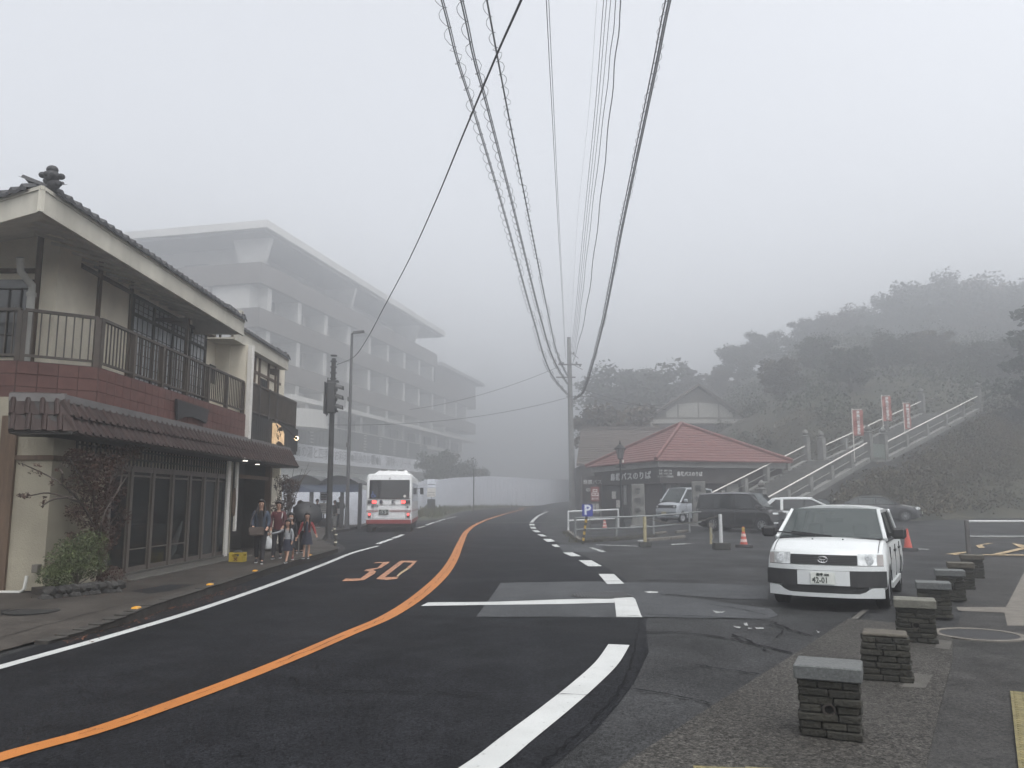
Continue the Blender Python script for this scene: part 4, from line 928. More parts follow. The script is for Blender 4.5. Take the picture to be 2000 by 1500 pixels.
# marker posts in front of the hoarding, right of the bus
for i, (px, py, h, lab) in enumerate([(821, 1008, .9, 'short grey post right of the bus, nearer of two'), (833, 1005, .8, 'short grey post right of the bus, farther of two')]):
    p = GH(px, py); t = thing('marker_post', lab, 'post', (p.x, p.y, p.z)); MB().lathe([(.06, 0), (.06, h), (.02, h+.03)], n=8).build('post', M_flash, t)
    MB().lathe([(.065, h*.6), (.065, h*.75)], n=8).build('band', M_whiteb, t)
p = GH(842, 1007); t = thing('bus_stop_sign', 'upright bus stop sign board against the white hoarding, right of the bus', 'sign', (p.x, p.y, p.z), radians(8))
MB().box(-.36, -.22, 0, .36, .22, 1.5).build('base', M_hdark, t, bevel=.03); MB().box(-.03, -.03, 1.5, .03, .03, 1.7).build('pole', M_hdark, t)
MB().box(-.38, -.05, 1.7, .38, .05, 2.5).build('panel', M_whiteb, t); MB().box(-.38, -.05, 2.6, .38, .05, 3.3).build('panel', M_hoard, t)
mb = MB(); mb.box(-.34, -.056, 1.85, .34, -.05, 1.9); mb.box(-.34, -.056, 2.1, .34, -.05, 2.14); mb.box(-.34, -.056, 2.8, .34, -.05, 2.88); mb.build('printed_lines', M_ink, t)
p = GH(864, 1003); t = tag(MB().lathe([(.35, 0), (.5, .12), (.42, .3), (.2, .42)], p, 9).build('boulder', mat('dark_rock', (.06, .06, .055), .9, var=.4), smooth=True), 'dark boulder at the foot of the white hoarding', 'rock')

# ------------------------------------------------------------------ bus shelter
sh = thing('bus_shelter', 'bus shelter with dark arched roof and blue-grey valance on slim posts', 'bus shelter', (-10.6, 44.6, .14), world=True)
M_shr = mat('shelter_roof', (.045, .047, .048), .6, var=.2, vscale=1); M_val = mat('shelter_valance', (.075, .095, .14), .6, var=.15, vscale=1.2); M_shp = mat('shelter_post', (.05, .05, .052), .6)
x0, x1 = A(560, 950, 44.6).x, A(706, 950, 44.6).x
arcs = [(x0, A(700, 950, 44.6).x)]
def arch(xa, xb, zb, h): return [(xa+(xb-xa)*k/14, zb+h*sin(pi*k/14)) for k in range(15)]
for (xa, xb, zb, h) in [(x0, A(640, 950, 44.6).x, 2.52, .42), (A(640, 950, 44.6).x-.3, x1, 2.50, .40)]:
    pr = arch(xa, xb, zb, h); mb = MB(); mb.prism([(x, 43.6, z) for x, z in pr]+[(x, 43.6, z-.07) for x, z in pr[::-1]], (0, 3.6, 0)); mb.build('arched_roof', M_shr, sh)
    mb = MB(); mb.prism([(x, 43.66, z-.07) for x, z in pr]+[(xb, 43.66, 2.42), (xa, 43.66, 2.42)], (0, .05, 0)); mb.build('gable', M_shr, sh)
MB().box(x0, 43.7, 2.02, x1, 43.76, 2.50).build('valance', M_val, sh)
mb = MB(); mb.prism([(x1-2.3, 43.69, 2.02), (x1-1.2, 43.69, 2.02), (x1-3.0, 43.69, 2.5), (x1-3.3, 43.69, 2.5)], (0, .008, 0)); mb.build('valance_stripe', mat('valance_stripe', (.11, .13, .17), .6), sh)
for px in (565, 608, 668, 703):
    x = A(px, 980, 43.9).x; MB().box(x-.09, 43.82, .1, x+.09, 44.0, 2.5).build('post', M_shp, sh)
for px in (608, 668): x = A(px, 980, 46.5).x; MB().box(x-.07, 46.4, .1, x+.07, 46.54, 2.5).build('post', M_shp, sh)
a, b = A(606, 1000, 45.4).x, A(668, 1000, 45.4).x
mb = MB(); mb.box(a, 45.2, .40, b, 45.7, .48); mb.box(a, 45.66, .14, b, 45.74, .62); bench = mb.build('bench', M_shp, sh)
ts = thing('timetable_stand', 'white timetable board with papers inside the bus shelter', 'notice board', (A(632, 1000, 44.9).x, 44.9, .14), world=True); x = A(632, 1000, 44.9).x
MB().box(x-.03, 44.9, .14, x+.03, 44.95, 2.1).build('pole', M_shp, ts); MB().box(x-.26, 44.86, .85, x+.26, 44.89, 1.45).build('board', M_whiteb, ts); MB().box(x-.22, 44.86, 1.52, x+.22, 44.89, 2.05).build('board', M_hoard, ts)
mb = MB()
for k in range(5): mb.box(x-.16, 44.852, .92+.1*k, x+.14, 44.86, .95+.1*k)
for k in range(3): mb.box(x-.15, 44.852, 1.62+.12*k, x+.15, 44.86, 1.68+.12*k)
mb.build('print', M_ink, ts)
# ------------------------------------------------------------------ poles, lamps and wires
M_pole = mat('dark_steel_pole', (.035, .035, .035), .6, metal=.2, var=.2, vscale=3)
M_cpole = mat('concrete_pole', (.17, .17, .165), .85, var=.2, vscale=2)
p = G(641, 1055, .14); top = A(652, 700, p.y)
sp = thing('signal_pole', 'dark traffic signal pole on the left sidewalk, signal head seen side-on', 'traffic signal', (p.x, p.y, .14))
hh = top.z-.14
MB().lathe([(.15, 0), (.15, .05), (.115, .06), (.10, hh*.5), (.085, hh)], n=14).build('pole', M_pole, sp, smooth=True)
z0 = A(650, 808, p.y).z-.14; z1 = A(650, 748, p.y).z-.14
mb = MB(); mb.box(-.14, -.32, z0, .14, .02, z1); mb.build('signal_body', M_pole, sp, bevel=.03)
MB().box(-.26, -.34, z0-.02, -.22, .32, z1+.0).build('backplate', M_pole, sp)
for k in range(3):
    z = z0+(z1-z0)*(.18+.32*k); mb = MB(); mb.lathe([(.135, .12), (.135, .19)], (0, -.15, z), 14, ax='x'); lens = mb.build('lens_ring', M_pole, sp)
    mb = MB(); vs = []
    for j in range(9):
        a = pi*j/8; vs.append((.19, -.15+.15*cos(a), z+.15*sin(a)))
    for j in range(9): a = pi*j/8; vs.append((.42, -.15+.15*cos(a), z+.15*sin(a)-.07))
    mb.add(vs, [(j, j+1, j+10, j+9) for j in range(8)]); mb.build('visor', M_pole, sp)
for z in (z1+.06, z0+.1): MB().box(-.2, -.13, z-.03, .2, .13, z+.03).build('clamp', M_pole, sp)
mb = MB()
for k in range(5): z = z1+.15+k*.22; mb.lathe([(.125, z), (.125, z+.04)], n=12)
mb.build('band', M_pole, sp)
MB().tube([(-.2, 0, z0-.1), (-.23, -.02, z0+.5), (-.20, 0, z1+.2)], .02, 6).build('cable', M_dark, sp)
MB().box(-.34, -.34, -.02, .34, .34, .025).build('foundation', M_kerb, sp)
p = G(677, 1033, .14); top = A(686, 652, p.y); hh = top.z-.14
sl = thing('street_lamp', 'tall slim grey street lamp with short arm beside the bus shelter', 'street lamp', (p.x, p.y, .14))
MB().lathe([(.16, 0), (.13, .3), (.10, 1.2), (.07, hh)], n=12).build('pole', mat('grey_lamp_pole', (.07, .07, .072), .6, metal=.2), sl, smooth=True)
mb = MB(); mb.tube([(0, 0, hh-.05), (.1, -.05, hh+.08), (.3, -.1, hh+.1)], .05, 8); mb.cbox((.38, -.1, hh+.07), (.28, 0, .03), (0, .13, 0), (0, 0, .05)); mb.build('lamp_head', M_flash, sl)
for z in (4.2, 6.6): MB().box(-.13, -.1, z, .0, .1, z+.22).build('bracket', M_flash, sl)
# utility pole
UY = 82.0; p = A(1119, 1000, UY); top = A(1111, 662, UY)
up = thing('utility_pole', 'tall concrete utility pole where all the overhead wires meet', 'utility pole', (p.x, UY, .4), world=True)
MB().tube([(p.x, UY, .4), ((p.x+top.x)/2, UY, (top.z+.4)/2), (top.x, UY, top.z)], [.33, .27, .20], 14).build('pole', M_cpole, up, smooth=True)
def up_arm(py, pxa, pxb, w=.13):
    a, b = A(pxa, py, UY-.25), A(pxb, py, UY-.25); b.z = a.z; MB().bar(a, b, w, w).build('crossarm', M_flash, up); return a, b
up_arm(712, 1090, 1136); up_arm(737, 1086, 1124); up_arm(774, 1106, 1160, .07)
mb = MB()
for px, py in ((1093, 710), (1100, 710), (1126, 709), (1133, 714), (1120, 690)): q = A(px, py, UY-.3); mb.lathe([(.05, -.12), (.11, -.04), (.07, .02), (.11, .06), (.04, .14)], q, 8)
mb.build('insulator', M_flash, up)
for py in (660, 672): q = A(1111, py, UY); MB().lathe([(.19, -.04), (.19, .06)], q, 10).build('band', M_flash, up)
for px, py in ((1138, 722), (1130, 700)): q = A(px, py, UY-.3); MB().bar(A(1112, py-14, UY-.3), q, .05, .05).build('brace', M_flash, up)
# wires. Each picture sample is put on the vertical plane through the pole head and an anchor behind the camera
M_wire = mat('black_cable', (.02, .02, .022), .6)
def plane_pts(far, xa, ya, samples):
    """far: pole-side point; (xa, ya): ground position of the anchor behind the camera"""
    n = Vector((far.y-ya, -(far.x-xa), 0)).normalized(); out = []
    for px, py in samples:
        d = ray(px, py); t = n.dot(Vector((xa, ya, 0)))/n.dot(d); out.append(Vector((0, 0, CAMZ))+d*t)
    return out
def wire(label, far, xa, ya, samples, r=.018, group='overhead wires to the utility pole', helix=None, wav=0, name='overhead_wire', bundle=1, extra=None):
    P = plane_pts(far, xa, ya, samples); first = P[0]; nxt = P[1] if len(P) > 1 else far
    d = (first-nxt).normalized(); ext = first+Vector((d.x, d.y, max(.05, d.z*.55)))*6
    pts = spline([ext]+P+[far], 10); t = thing(name, label, 'cable', (first.x, first.y, 0), group=group, world=True)
    if wav: pts = [q+Vector((wav*sin(i*1.1), 0, wav*cos(i*1.3))) for i, q in enumerate(pts)]
    mb = MB(); mb.tube(pts, r, 6)
    for k in range(1, bundle): mb.tube([q+Vector((.05*k*(1 if k % 2 else -1), 0, -.035*k)) for q in pts], r*.8, 5)
    mb.build('cable', M_wire, t)
    if helix:
        R, pitch, rr = helix; L_ = 0; seg = []; acc = 0; Q = []
        for i in range(len(pts)-1):
            a, b = pts[i], pts[i+1]; l = (b-a).length; n = max(1, int(l/(pitch/9)))
            for k in range(n): Q.append((a.lerp(b, k/n), (b-a).normalized(), acc+l*k/n))
            acc += l
        hp_ = []
        for q, dd, s in Q:
            if s > acc-1.0: break
            ph = 2*pi*s/pitch; x = dd.cross(Vector((0, 0, 1))).normalized(); y = x.cross(dd)
            rad = R*(.55+.45*sin(ph*.5+1)**2); hp_.append(q+x*(cos(ph)-.45)*rad*(1 if sin(s*.9) < .6 else -1)+y*sin(ph)*rad*.8)
        MB().tube(hp_, rr, 4).build('hanger_coil', M_wire, t)
    return t
U = lambda px, py: A(px, py, UY)
wire('leftmost overhead cable with loose coiled hanger loops', U(1110, 772), -4.0, -6, [(862, 0), (893, 120), (930, 235), (985, 420), (1040, 620), (1075, 728)], .017, helix=(.15, .62, .007), bundle=2)
wire('second coiled overhead cable from the left', U(1110, 752), -3.2, -6, [(900, 0), (925, 115), (955, 225), (1010, 440), (1055, 620), (1082, 705)], .018, helix=(.13, .60, .007), bundle=2)
wire('third coiled overhead cable from the left, finely looped', U(1110, 737), -2.3, -6, [(951, 0), (976, 135), (1000, 260), (1038, 450), (1072, 620), (1090, 695)], .020, helix=(.10, .5, .006))
wire('pair of thin straight wires left of the centre group', U(1104, 700), -.8, -6, [(1067, 0), (1078, 215), (1090, 440), (1099, 600)], .009, bundle=2)
wire('faintest hair-thin wire between the centre groups', U(1113, 668), 1.2, -6, [(1166, 0), (1150, 215), (1127, 440), (1118, 600)], .004)
wire('leftmost of the plain wires in the centre-right group', U(1114, 690), 1.3, -6, [(1179, 0), (1162, 215), (1138, 460), (1123, 620)], .012)
wire('second plain wire in the centre-right group', U(1116, 693), 1.45, -6, [(1185, 0), (1167, 215), (1142, 460), (1126, 620)], .012)
wire('third plain wire in the centre-right group', U(1118, 697), 1.6, -6, [(1193, 0), (1173, 215), (1146, 460), (1129, 620)], .012)
wire('slightly wavy wire in the centre-right group', U(1120, 704), 1.8, -6, [(1204, 0), (1182, 200), (1152, 450), (1132, 620)], .016, wav=.018)
wire('thick wavy cable at the right of the centre group', U(1119, 710), 2.0, -6, [(1214, 0), (1192, 215), (1166, 450), (1142, 620)], .022, wav=.025)
wire('thickest overhead cable bundle on the right, wound with hanger loops', U(1119, 780), 3.6, -6, [(1306, 0), (1282, 120), (1258, 235), (1213, 450), (1180, 620), (1152, 728), (1137, 768)], .030, helix=(.14, .5, .008), bundle=3)
# wire from the signal pole rising over the road
top_ = A(658, 712, 33.6)
pp = []
for px, py, y in [(1018, 0, 6.2), (968, 112, 7.6), (905, 262, 10.2), (850, 395, 13.8), (800, 505, 17.8), (750, 600, 22.5), (715, 665, 27.0), (690, 698, 30.5)]: pp.append(A(px, py, y))
t = thing('overhead_wire', 'single black wire sweeping from the signal pole up across the other wires', 'cable', (pp[0].x, pp[0].y, 0), world=True, group='overhead wires to the utility pole')
ex = pp[0]+(pp[0]-pp[1])*3
MB().tube(spline([ex]+pp+[top_], 8), .011, 6).build('cable', M_wire, t)
# cross wires in the fog
for lab, a, b, sag in [('faint low wire running left from the utility pole', A(1110, 776, UY), A(640, 830, 62), .8), ('faint upper wire running left from the utility pole', A(1092, 716, UY), A(800, 800, 90), .6), ('faint wire from the utility pole towards the trees on the right', A(1114, 750, UY), A(1300, 800, 60), .3), ('short wire right of the utility pole towards the trees', A(1160, 775, UY), A(1300, 790, 75), .4)]:
    t = thing('overhead_wire', lab, 'cable', (a.x, a.y, a.z), world=True, group='cross wires in the fog')
    MB().tube([a.lerp(b, k/12)-Vector((0, 0, 4*sag*(k/12)*(1-k/12))) for k in range(13)], .022, 5).build('cable', M_wire, t)
p = GH(925, 992); p = A(925, 985, 84); t = thing('marker_pole', 'thin pole standing in the grass bank by the far hoarding', 'pole', (p.x, p.y, p.z-1)); MB().lathe([(.06, 0), (.05, 4.6)], n=8).build('pole', M_pole, t)
# ------------------------------------------------------------------ hill, trees
def HH(x, y):
    yb = 92-34*sst(13, 27, x); d = max(0, y-yb); h = min(d*.75, 7)+max(0, d-9.3)*.33
    n = .5*sin(x*.31+1)+.4*sin(y*.27+x*.12)
    k = sst(9, 27, x); h = min(h, 5+15*sst(16, 50, x)+.04*d)
    # the bank that leans against the near side of the staircase
    sx, sy = x-13.3, y-44.0; s = sx*.766+sy*.643; w = -sx*.643+sy*.766
    hb = 0
    if w < 1 and s > 2: hb = max(0, (.5+3.65*clamp(s/12)+4.4*clamp((s-14)/16))*sst(2, 7, s)-1.3+min(0, w)*.62)
    return max((h+min(1, d/5)*n)*k, hb)
mb = MB(); nx, ny = 84, 76
for j in range(ny+1):
    for i in range(nx+1):
        x = 8+i*1.7; y = 42+j*1.9; mb.v.append((x, y, H(x, y)+HH(x, y)-(0 if HH(x, y) > .02 else .08)))
for j in range(ny):
    for i in range(nx): q = j*(nx+1)+i; mb.f.append((q, q+1, q+nx+2, q+nx+1)); mb.m.append(0)
M_hill = mat('hill_undergrowth', (.050, .044, .028), .95, var=.5, vscale=.35, bump=1, bscale=1.2, col2=(.020, .024, .015))
struct(mb, 'hillside', M_hill, centre=False)
def leaf_mat(name, a, b):
    m = mat(name, a, .75, spec=.2, col2=b, vscale=1.3, hue=.22); return m
M_leafs = [leaf_mat('evergreen_foliage', (.040, .050, .026), (.016, .022, .012)), leaf_mat('autumn_foliage', (.080, .055, .028), (.030, .026, .014)), leaf_mat('pine_foliage', (.028, .038, .024), (.012, .018, .012))]
M_bark = mat('bark', (.055, .045, .036), .9, var=.4, vscale=3, bump=.6, bscale=20)
def tree_meshes(seed, kind, hgt=10.0, rad=3.2, leaves=11000, ls=.19):
    r = random.Random(seed); tk = MB(); cr_ = MB()
    trunk = [Vector((r.uniform(-.15, .15)*k, r.uniform(-.15, .15)*k, hgt*.82*k/5)) for k in range(6)]
    tk.tube(trunk, [.26, .22, .17, .12, .08, .03], 8); blobs = []
    nl = 24 if kind != 'pine' else 22
    for i in range(nl):
        t = .20+.78*i/nl; b = trunk[min(4, int(t*5))].lerp(trunk[min(5, int(t*5)+1)], (t*5) % 1) if t < 1 else trunk[-1]
        a = i*2.4+r.uniform(-.4, .4); L_ = rad*(.35+.65*sqrt(max(.05, 1-((t-.5)/.58)**2)))*r.uniform(.6, 1.05) if kind != 'pine' else rad*(1.12-t)*1.2*r.uniform(.7, 1.1)
        up_ = L_*(.45 if kind != 'pine' else .12); e = b+Vector((cos(a)*L_, sin(a)*L_, up_)); mid = b.lerp(e, .5)+Vector((0, 0, .15*L_))
        tk.tube([b, mid, e], [.07, .045, .015], 5)
        for s_ in (.55, .8, 1.0):
            q = b.lerp(e, s_)+Vector((r.uniform(-.3, .3), r.uniform(-.3, .3), r.uniform(-.1, .4)))
            blobs.append((q, r.uniform(.65, 1.2)*(rad/3.2)*(1.0 if kind != 'pine' else .8)))
    blobs.append((trunk[-1], .8*rad/3.2)); blobs.append((trunk[-1]+Vector((0, 0, .5)), .5*rad/3.2))
    for k in range(leaves):
        c, R = r.choice(blobs); d = Vector((r.gauss(0, 1), r.gauss(0, 1), r.gauss(0, .62 if kind != 'pine' else .35))).normalized()*R*(r.random()**.35)
        p = c+d; n = Vector((r.gauss(0, 1), r.gauss(0, 1), r.gauss(.6, 1))).normalized(); x = n.orthogonal().normalized(); y = n.cross(x); a = r.uniform(0, 6.3); x, y = x*cos(a)+y*sin(a), y*cos(a)-x*sin(a)
        s_ = ls*r.uniform(.5, 1.3); cr_.quad(p-x*s_, p+y*s_*.55, p+x*s_, p-y*s_*.55)
    return tk.mesh('trunk', (0, 0, 0)), cr_.mesh('crown', (0, 0, 0))
TV = [tree_meshes(1, 'broad'), tree_meshes(2, 'broad', 10, 3.6), tree_meshes(3, 'pine', 11, 3.0, 10000, .16), tree_meshes(4, 'broad', 9, 3.0)]
def tree(name, label, loc, h, var, lm, rz=0, group=None, ws=1.0):
    t = thing(name, label, 'tree', loc, rz, group); tk, cr_ = TV[var]; s = h/[10.0, 10.4, 11.4, 9.2][var]
    for me, nm, m in ((tk, 'trunk', M_bark), (cr_, 'crown', lm)):
        o = bpy.data.objects.new(nm, me.copy() if False else me); COL.objects.link(o); o.parent = t; o.scale = (s*ws, s*ws, s)
        if not me.materials: me.materials.append(m)
        if me.materials[0] != m: o.material_slots[0].link = 'OBJECT'; o.material_slots[0].material = m
    return t
rtree = random.Random(21)
specs = [(1228, 702, 90, 1, 0, 'broad hazy evergreen, leftmost tree behind the ticket building'), (1262, 712, 96, 0, 0, 'rounded tree just left of the gabled building roof'), (1205, 775, 84, 3, 1, 'low tree with drooping boughs beside the utility pole'), (1345, 692, 98, 2, 2, 'pointed pine rising right behind the gable roof peak'),
         (1300, 735, 93, 1, 0, 'dense tree between the two tall crowns left of the gable peak'), (1405, 720, 94, 0, 1, 'bushy tree just right of the gable peak'), (1440, 668, 98, 3, 0, 'tree on the lower edge of the hill, above the right gable slope'), (1490, 642, 100, 1, 0, 'tall rounded tree where the hill silhouette starts to rise'), (1540, 660, 92, 2, 2, 'dark pine on the hill above the red roof'),
         (1580, 612, 104, 0, 0, 'hazy crown high on the hill left of the banners'), (1640, 600, 100, 1, 1, 'brownish crown on the hill above the first red banner'), (1690, 640, 88, 3, 0, 'dark tree directly above the first red banner'), (1700, 592, 108, 1, 0, 'far hazy tree on the ridge above the middle banner'), (1755, 552, 106, 0, 0, 'ridge tree left of the highest crown'), (1790, 535, 110, 2, 2, 'highest pine on the foggy ridge'),
         (1845, 528, 106, 1, 0, 'wide ridge crown right of the highest pine'), (1905, 540, 104, 3, 1, 'brownish ridge tree towards the right edge'), (1960, 545, 102, 1, 0, 'ridge tree near the right edge of the view'), (2010, 560, 98, 0, 0, 'tree cut by the right edge of the view'), (1600, 700, 82, 0, 0, 'dark tree behind the lower stairs, left of the banners'), (1740, 680, 80, 1, 0, 'dark tree behind the middle and right banners'),
         (1820, 640, 82, 0, 1, 'brownish tree behind the upper flight of stairs'), (1900, 660, 78, 3, 0, 'bushy tree above the top of the stairs'), (1975, 650, 80, 1, 0, 'dark bushy tree on the slope at the right edge'), (1530, 745, 80, 3, 1, 'low tree behind the right end of the red roof'), (1660, 760, 74, 3, 0, 'small tree just behind the landing of the stairs'), (2060, 470, 62, 2, 2, 'nearest pine whose dark boughs reach in from the right edge')]
for i, (px, py, Y, v, lm, lab) in enumerate(specs):
    Y = Y*1.42 if Y > 85 else (Y*1.1 if Y > 70 else Y)
    p = A(px, py, Y); g = H(p.x, Y)+HH(p.x, Y); h = max(5, p.z-g)
    tree('pine_tree' if v == 2 else 'broadleaf_tree', lab, (p.x, Y, g-.1), h, v, M_leafs[lm], rtree.uniform(0, 6.3), 'trees on the foggy hill', ws=(1.25 if i != len(specs)-1 else 1.1) if h > 9 else 1.5)
for i, (px, py, Y, lab) in enumerate([(858, 872, 130, 'dark tree behind the hoarding at the right end of the hotel'), (893, 892, 134, 'tree behind the hoarding, middle one by the hotel end'), (925, 905, 138, 'faint tree behind the hoarding, farthest from the hotel')]):
    p = A(px, py, Y); tree('broadleaf_tree', lab, (p.x, Y, -1.0), p.z+1.0, (0, 1, 3)[i], M_leafs[0], i, 'trees behind the hoarding', ws=.95)
# undergrowth on the bank at the right: many low bushes as one mass
ug = MB(); ru = random.Random(31)
def SP_(s, w): return Vector((13.3+s*.766-w*.643, 44+s*.643+w*.766, 0))
for k in range(3600):
    x = ru.uniform(20, 62); yb = 92-34*sst(13, 27, x); y = yb+abs(ru.gauss(0, 9))+.3
    if k % 5 < 2: q_ = SP_(ru.uniform(5, 34), -abs(ru.gauss(0, 3.2))-.3); x, y = q_.x, q_.y
    if HH(x, y) < .12: continue
    c = Vector((x, y, H(x, y)+HH(x, y)+.1)); R = ru.uniform(.25, .8)
    for j in range(26):
        p = c+Vector((ru.gauss(0, R*.6), ru.gauss(0, R*.6), abs(ru.gauss(0, R*.5)))); a = ru.uniform(0, 6.3); s_ = ru.uniform(.035, .12); n = Vector((ru.gauss(0, 1), ru.gauss(0, 1), ru.gauss(0, 1))).normalized(); xx = n.orthogonal().normalized()*s_; yy = n.cross(xx)
        ug.quad(p-xx, p+yy*.6, p+xx, p-yy*.6)
tag(ug.build('undergrowth', mat('undergrowth', (.085, .066, .036), .85, col2=(.026, .032, .018), vscale=.13, detail=8), centre=False), 'brown and green undergrowth covering the bank right of the stairs', 'undergrowth', kind='stuff')

# ------------------------------------------------------------------ ticket building with the red hipped roof
TC = Vector((8.9, 50.0, 0)); TU = Vector((.955, .297, 0)).normalized(); TV2 = Vector((-TU.y, TU.x, 0)); TW_, TD_ = 9.0, 10.4; gz = H(9, 50)
tk = thing('ticket_building', 'low building with a red hipped tile roof and dark sign band with white Japanese lettering', 'building', (TC.x, TC.y, gz), world=True)
def TP(u, v, z): q = TC+TU*u+TV2*v; return Vector((q.x, q.y, z))
def tbox(mb, u0, u1, v0, v1, z0, z1): c = (TP(u0, v0, z0)+TP(u1, v1, z1))/2; return mb.cbox(c, TU*(u1-u0)/2, TV2*(v1-v0)/2, Vector((0, 0, (z1-z0)/2)))
M_redtile = mat('red_roof_tile', (.125, .048, .042), .7, var=.3, vscale=3, hue=.08); M_brownwall = mat('dark_brown_wall', (.045, .040, .037), .8, var=.25, vscale=1); M_fas = mat('grey_fascia', (.26, .26, .25), .7, var=.15, vscale=1)
EZ = 4.02; AZ = 6.75
mb = MB(); tbox(mb, .5, 8.6, .5, 9.9, 0, 3.6); mb.build('wall', M_brownwall, tk)
mb = MB(); tbox(mb, -.02, TW_+.02, -.02, TD_+.02, 3.60, 3.95); mb.build('eave_fascia', M_fas, tk)
mb = MB(); tbox(mb, .15, TW_-.15, .15, TD_-.15, 2.62, 3.60); mb.build('sign_band', M_brownwall, tk)
apx = TP(TW_/2, TD_/2, AZ); a0 = TP(TW_/2-.4, TD_/2, AZ); crn = [TP(-.35, -.35, EZ-.06), TP(TW_+.35, -.35, EZ-.06), TP(TW_+.35, TD_+.35, EZ-.06), TP(-.35, TD_+.35, EZ-.06)]
# each roof side as stepped courses of tiles
NC = 15
for s_ in range(4):
    a, b = crn[s_], crn[(s_+1) % 4]; mb = MB()
    for k in range(NC):
        t0, t1 = k/NC, (k+1.12)/NC; P = [a.lerp(apx, t0), b.lerp(apx, t0), b.lerp(apx, min(1, t1)), a.lerp(apx, min(1, t1))]
        lift = Vector((0, 0, .07)); low = Vector((0, 0, .0))
        mb.add([P[0]+lift, P[1]+lift, P[2]+low+Vector((0, 0, .03)), P[3]+low+Vector((0, 0, .03)), P[0]-Vector((0, 0, .02)), P[1]-Vector((0, 0, .02))], [(0, 1, 2, 3), (4, 5, 1, 0)])
    mb.build('roof_courses', M_redtile, tk, kind='stuff')
    mb = MB(); mb.tube([a+Vector((0, 0, .12)), apx+Vector((0, 0, .1))], .13, 6); mb.build('hip_ridge', M_redtile, tk)
# sign lettering
M_let = mat('white_lettering', (.62, .63, .62), .6)
def solve_u(px, v, z):
    t = (px-1000)/FPX; q = TP(0, v, z); D = cos(PITCH); return (t*(q.y*D+(q.z-CAMZ)*sin(PITCH))-q.x)/(TU.x-t*TU.y*D)
def solve_v(px, u, z):
    t = (px-1000)/FPX; q = TP(u, 0, z); D = cos(PITCH); return (t*(q.y*D+(q.z-CAMZ)*sin(PITCH))-q.x)/(TV2.x-t*TV2.y*D)
va, vb = solve_v(1192, .14, 3.1), solve_v(1272, .14, 3.1); L7 = va-vb
for k_, ch in enumerate('島鉄バスのりば'): put_text(ch, .52, TP(.13, va+(vb-va)*(k_+.5)/7, 3.12), -TV2, (0, 0, 1), 'character', M_let, tk, depth=.012, sx=L7/3.9, bold=.012)
ua, ub = solve_u(1322, .14, 3.1), solve_u(1372, .14, 3.1)
for k_, ch in enumerate('島鉄バスのりば'): put_text(ch, .30, TP(ua+(ub-ua)*(k_+.5)/7, .13, 3.18), TU, (0, 0, 1), 'character', M_let, tk, depth=.012, sx=(ub-ua)/2.2, bold=.008)
ua, ub = solve_u(1284, .14, 3.1), solve_u(1315, .14, 3.1)
for k_, tx in enumerate(('長崎・諫早 方面', '島原・小浜 方面', 'フェリー・定期観光')): put_text(tx, .13, TP((ua+ub)/2, .13, 3.38-.18*k_), TU, (0, 0, 1), 'lettering', M_let, tk, depth=.01, sx=(ub-ua)/1.15)
# walls, openings, posters
ux = solve_u(1418, .5, 2); 
mb = MB(); tbox(mb, ux, 8.7, .38, .5, 0, 3.6); mb.build('wall', M_fas, tk)
for a, b in ((1443, 1462), (1486, 1502)):
    ua, ub = solve_u(a, .38, 2), solve_u(b, .38, 2); w = MB(); tbox(w, ua, ub, .34, .38, 1.5, 3.0); w = w.build('window', M_glassd, tk); f = MB(); um = (ua+ub)/2; tbox(f, um-.03, um+.03, .31, .34, 1.5, 3.0); f.build('frame', M_fas, w)
for px, w_ in ((1300, .35), (1322, .25)):
    u = solve_u(px, .45, 2); m_ = MB(); tbox(m_, u, u+w_, .40, .5, gz, 2.6); m_.build('pillar', M_flash, tk)
u = solve_u(1355, .45, 1.5); m_ = MB(); tbox(m_, solve_u(1296, .45, 1.5), u, .44, .5, .6, 2.5); m_.build('entrance_glass', M_glassd, tk)
for px, z0, z1, w_, mm in ((1215, 1.55, 2.5, .5, M_flash), (1222, 1.3, 2.6, .4, M_fas), (1200, 1.7, 2.2, .6, M_whiteb), (1208, 1.1, 1.6, .55, M_whiteb)):
    v = solve_v(px, .48, 2); m_ = MB(); tbox(m_, .42, .48, v-w_/2, v+w_/2, z0, z1); m_.build('poster', mm, tk)
mb = MB(); tbox(mb, -.3, .3, 3.5, 4.6, gz, 1.15); mb.build('counter_wall', M_brownwall, tk)
# side sign boards
sb = thing('side_sign', 'dark vertical sign boards with white characters at the left end of the ticket building', 'sign', A(1150, 1000, 58.5), world=True)
q = A(1150, 960, 58.5); MB().box(q.x-.45, 58.5, 1.0, q.x+.9, 58.56, 3.3).build('board', M_brownwall, sb)
put_text('島鉄バス', .34, (q.x+.27, 58.49, 2.85), name='lettering', m=M_let, parent=sb, depth=.006); put_text('切符売場', .26, (q.x+.27, 58.49, 2.30), name='lettering', m=M_let, parent=sb, depth=.006, sx=.9)
q = A(1162, 966, 52); st = thing('standing_sign', 'narrow standing sign with red and white marks behind the blue parking sign', 'sign', (q.x, 52, H(q.x, 52)))
mb = MB(); mb.box(-.28, -.03, 0, .28, .03, 2.45); mb.build('board', M_brownwall, st)
mb = MB(); mb.box(-.27, -.04, 1.45, .27, -.03, 2.35); mb.build('red_panel', mat('dull_red_panel', (.16, .04, .035), .7), st)
put_text('品', .5, (0, -.045, 1.95), name='lettering', m=M_let, parent=st, depth=.006); put_text('案内所', .15, (0, -.045, 1.6), name='lettering', m=M_let, parent=st, depth=.006)
mb = MB(); mb.box(-.24, -.04, .7, -.03, -.03, 1.3); mb.box(.03, -.04, .7, .24, -.03, 1.3); mb.build('notice_panel', M_fas, st)

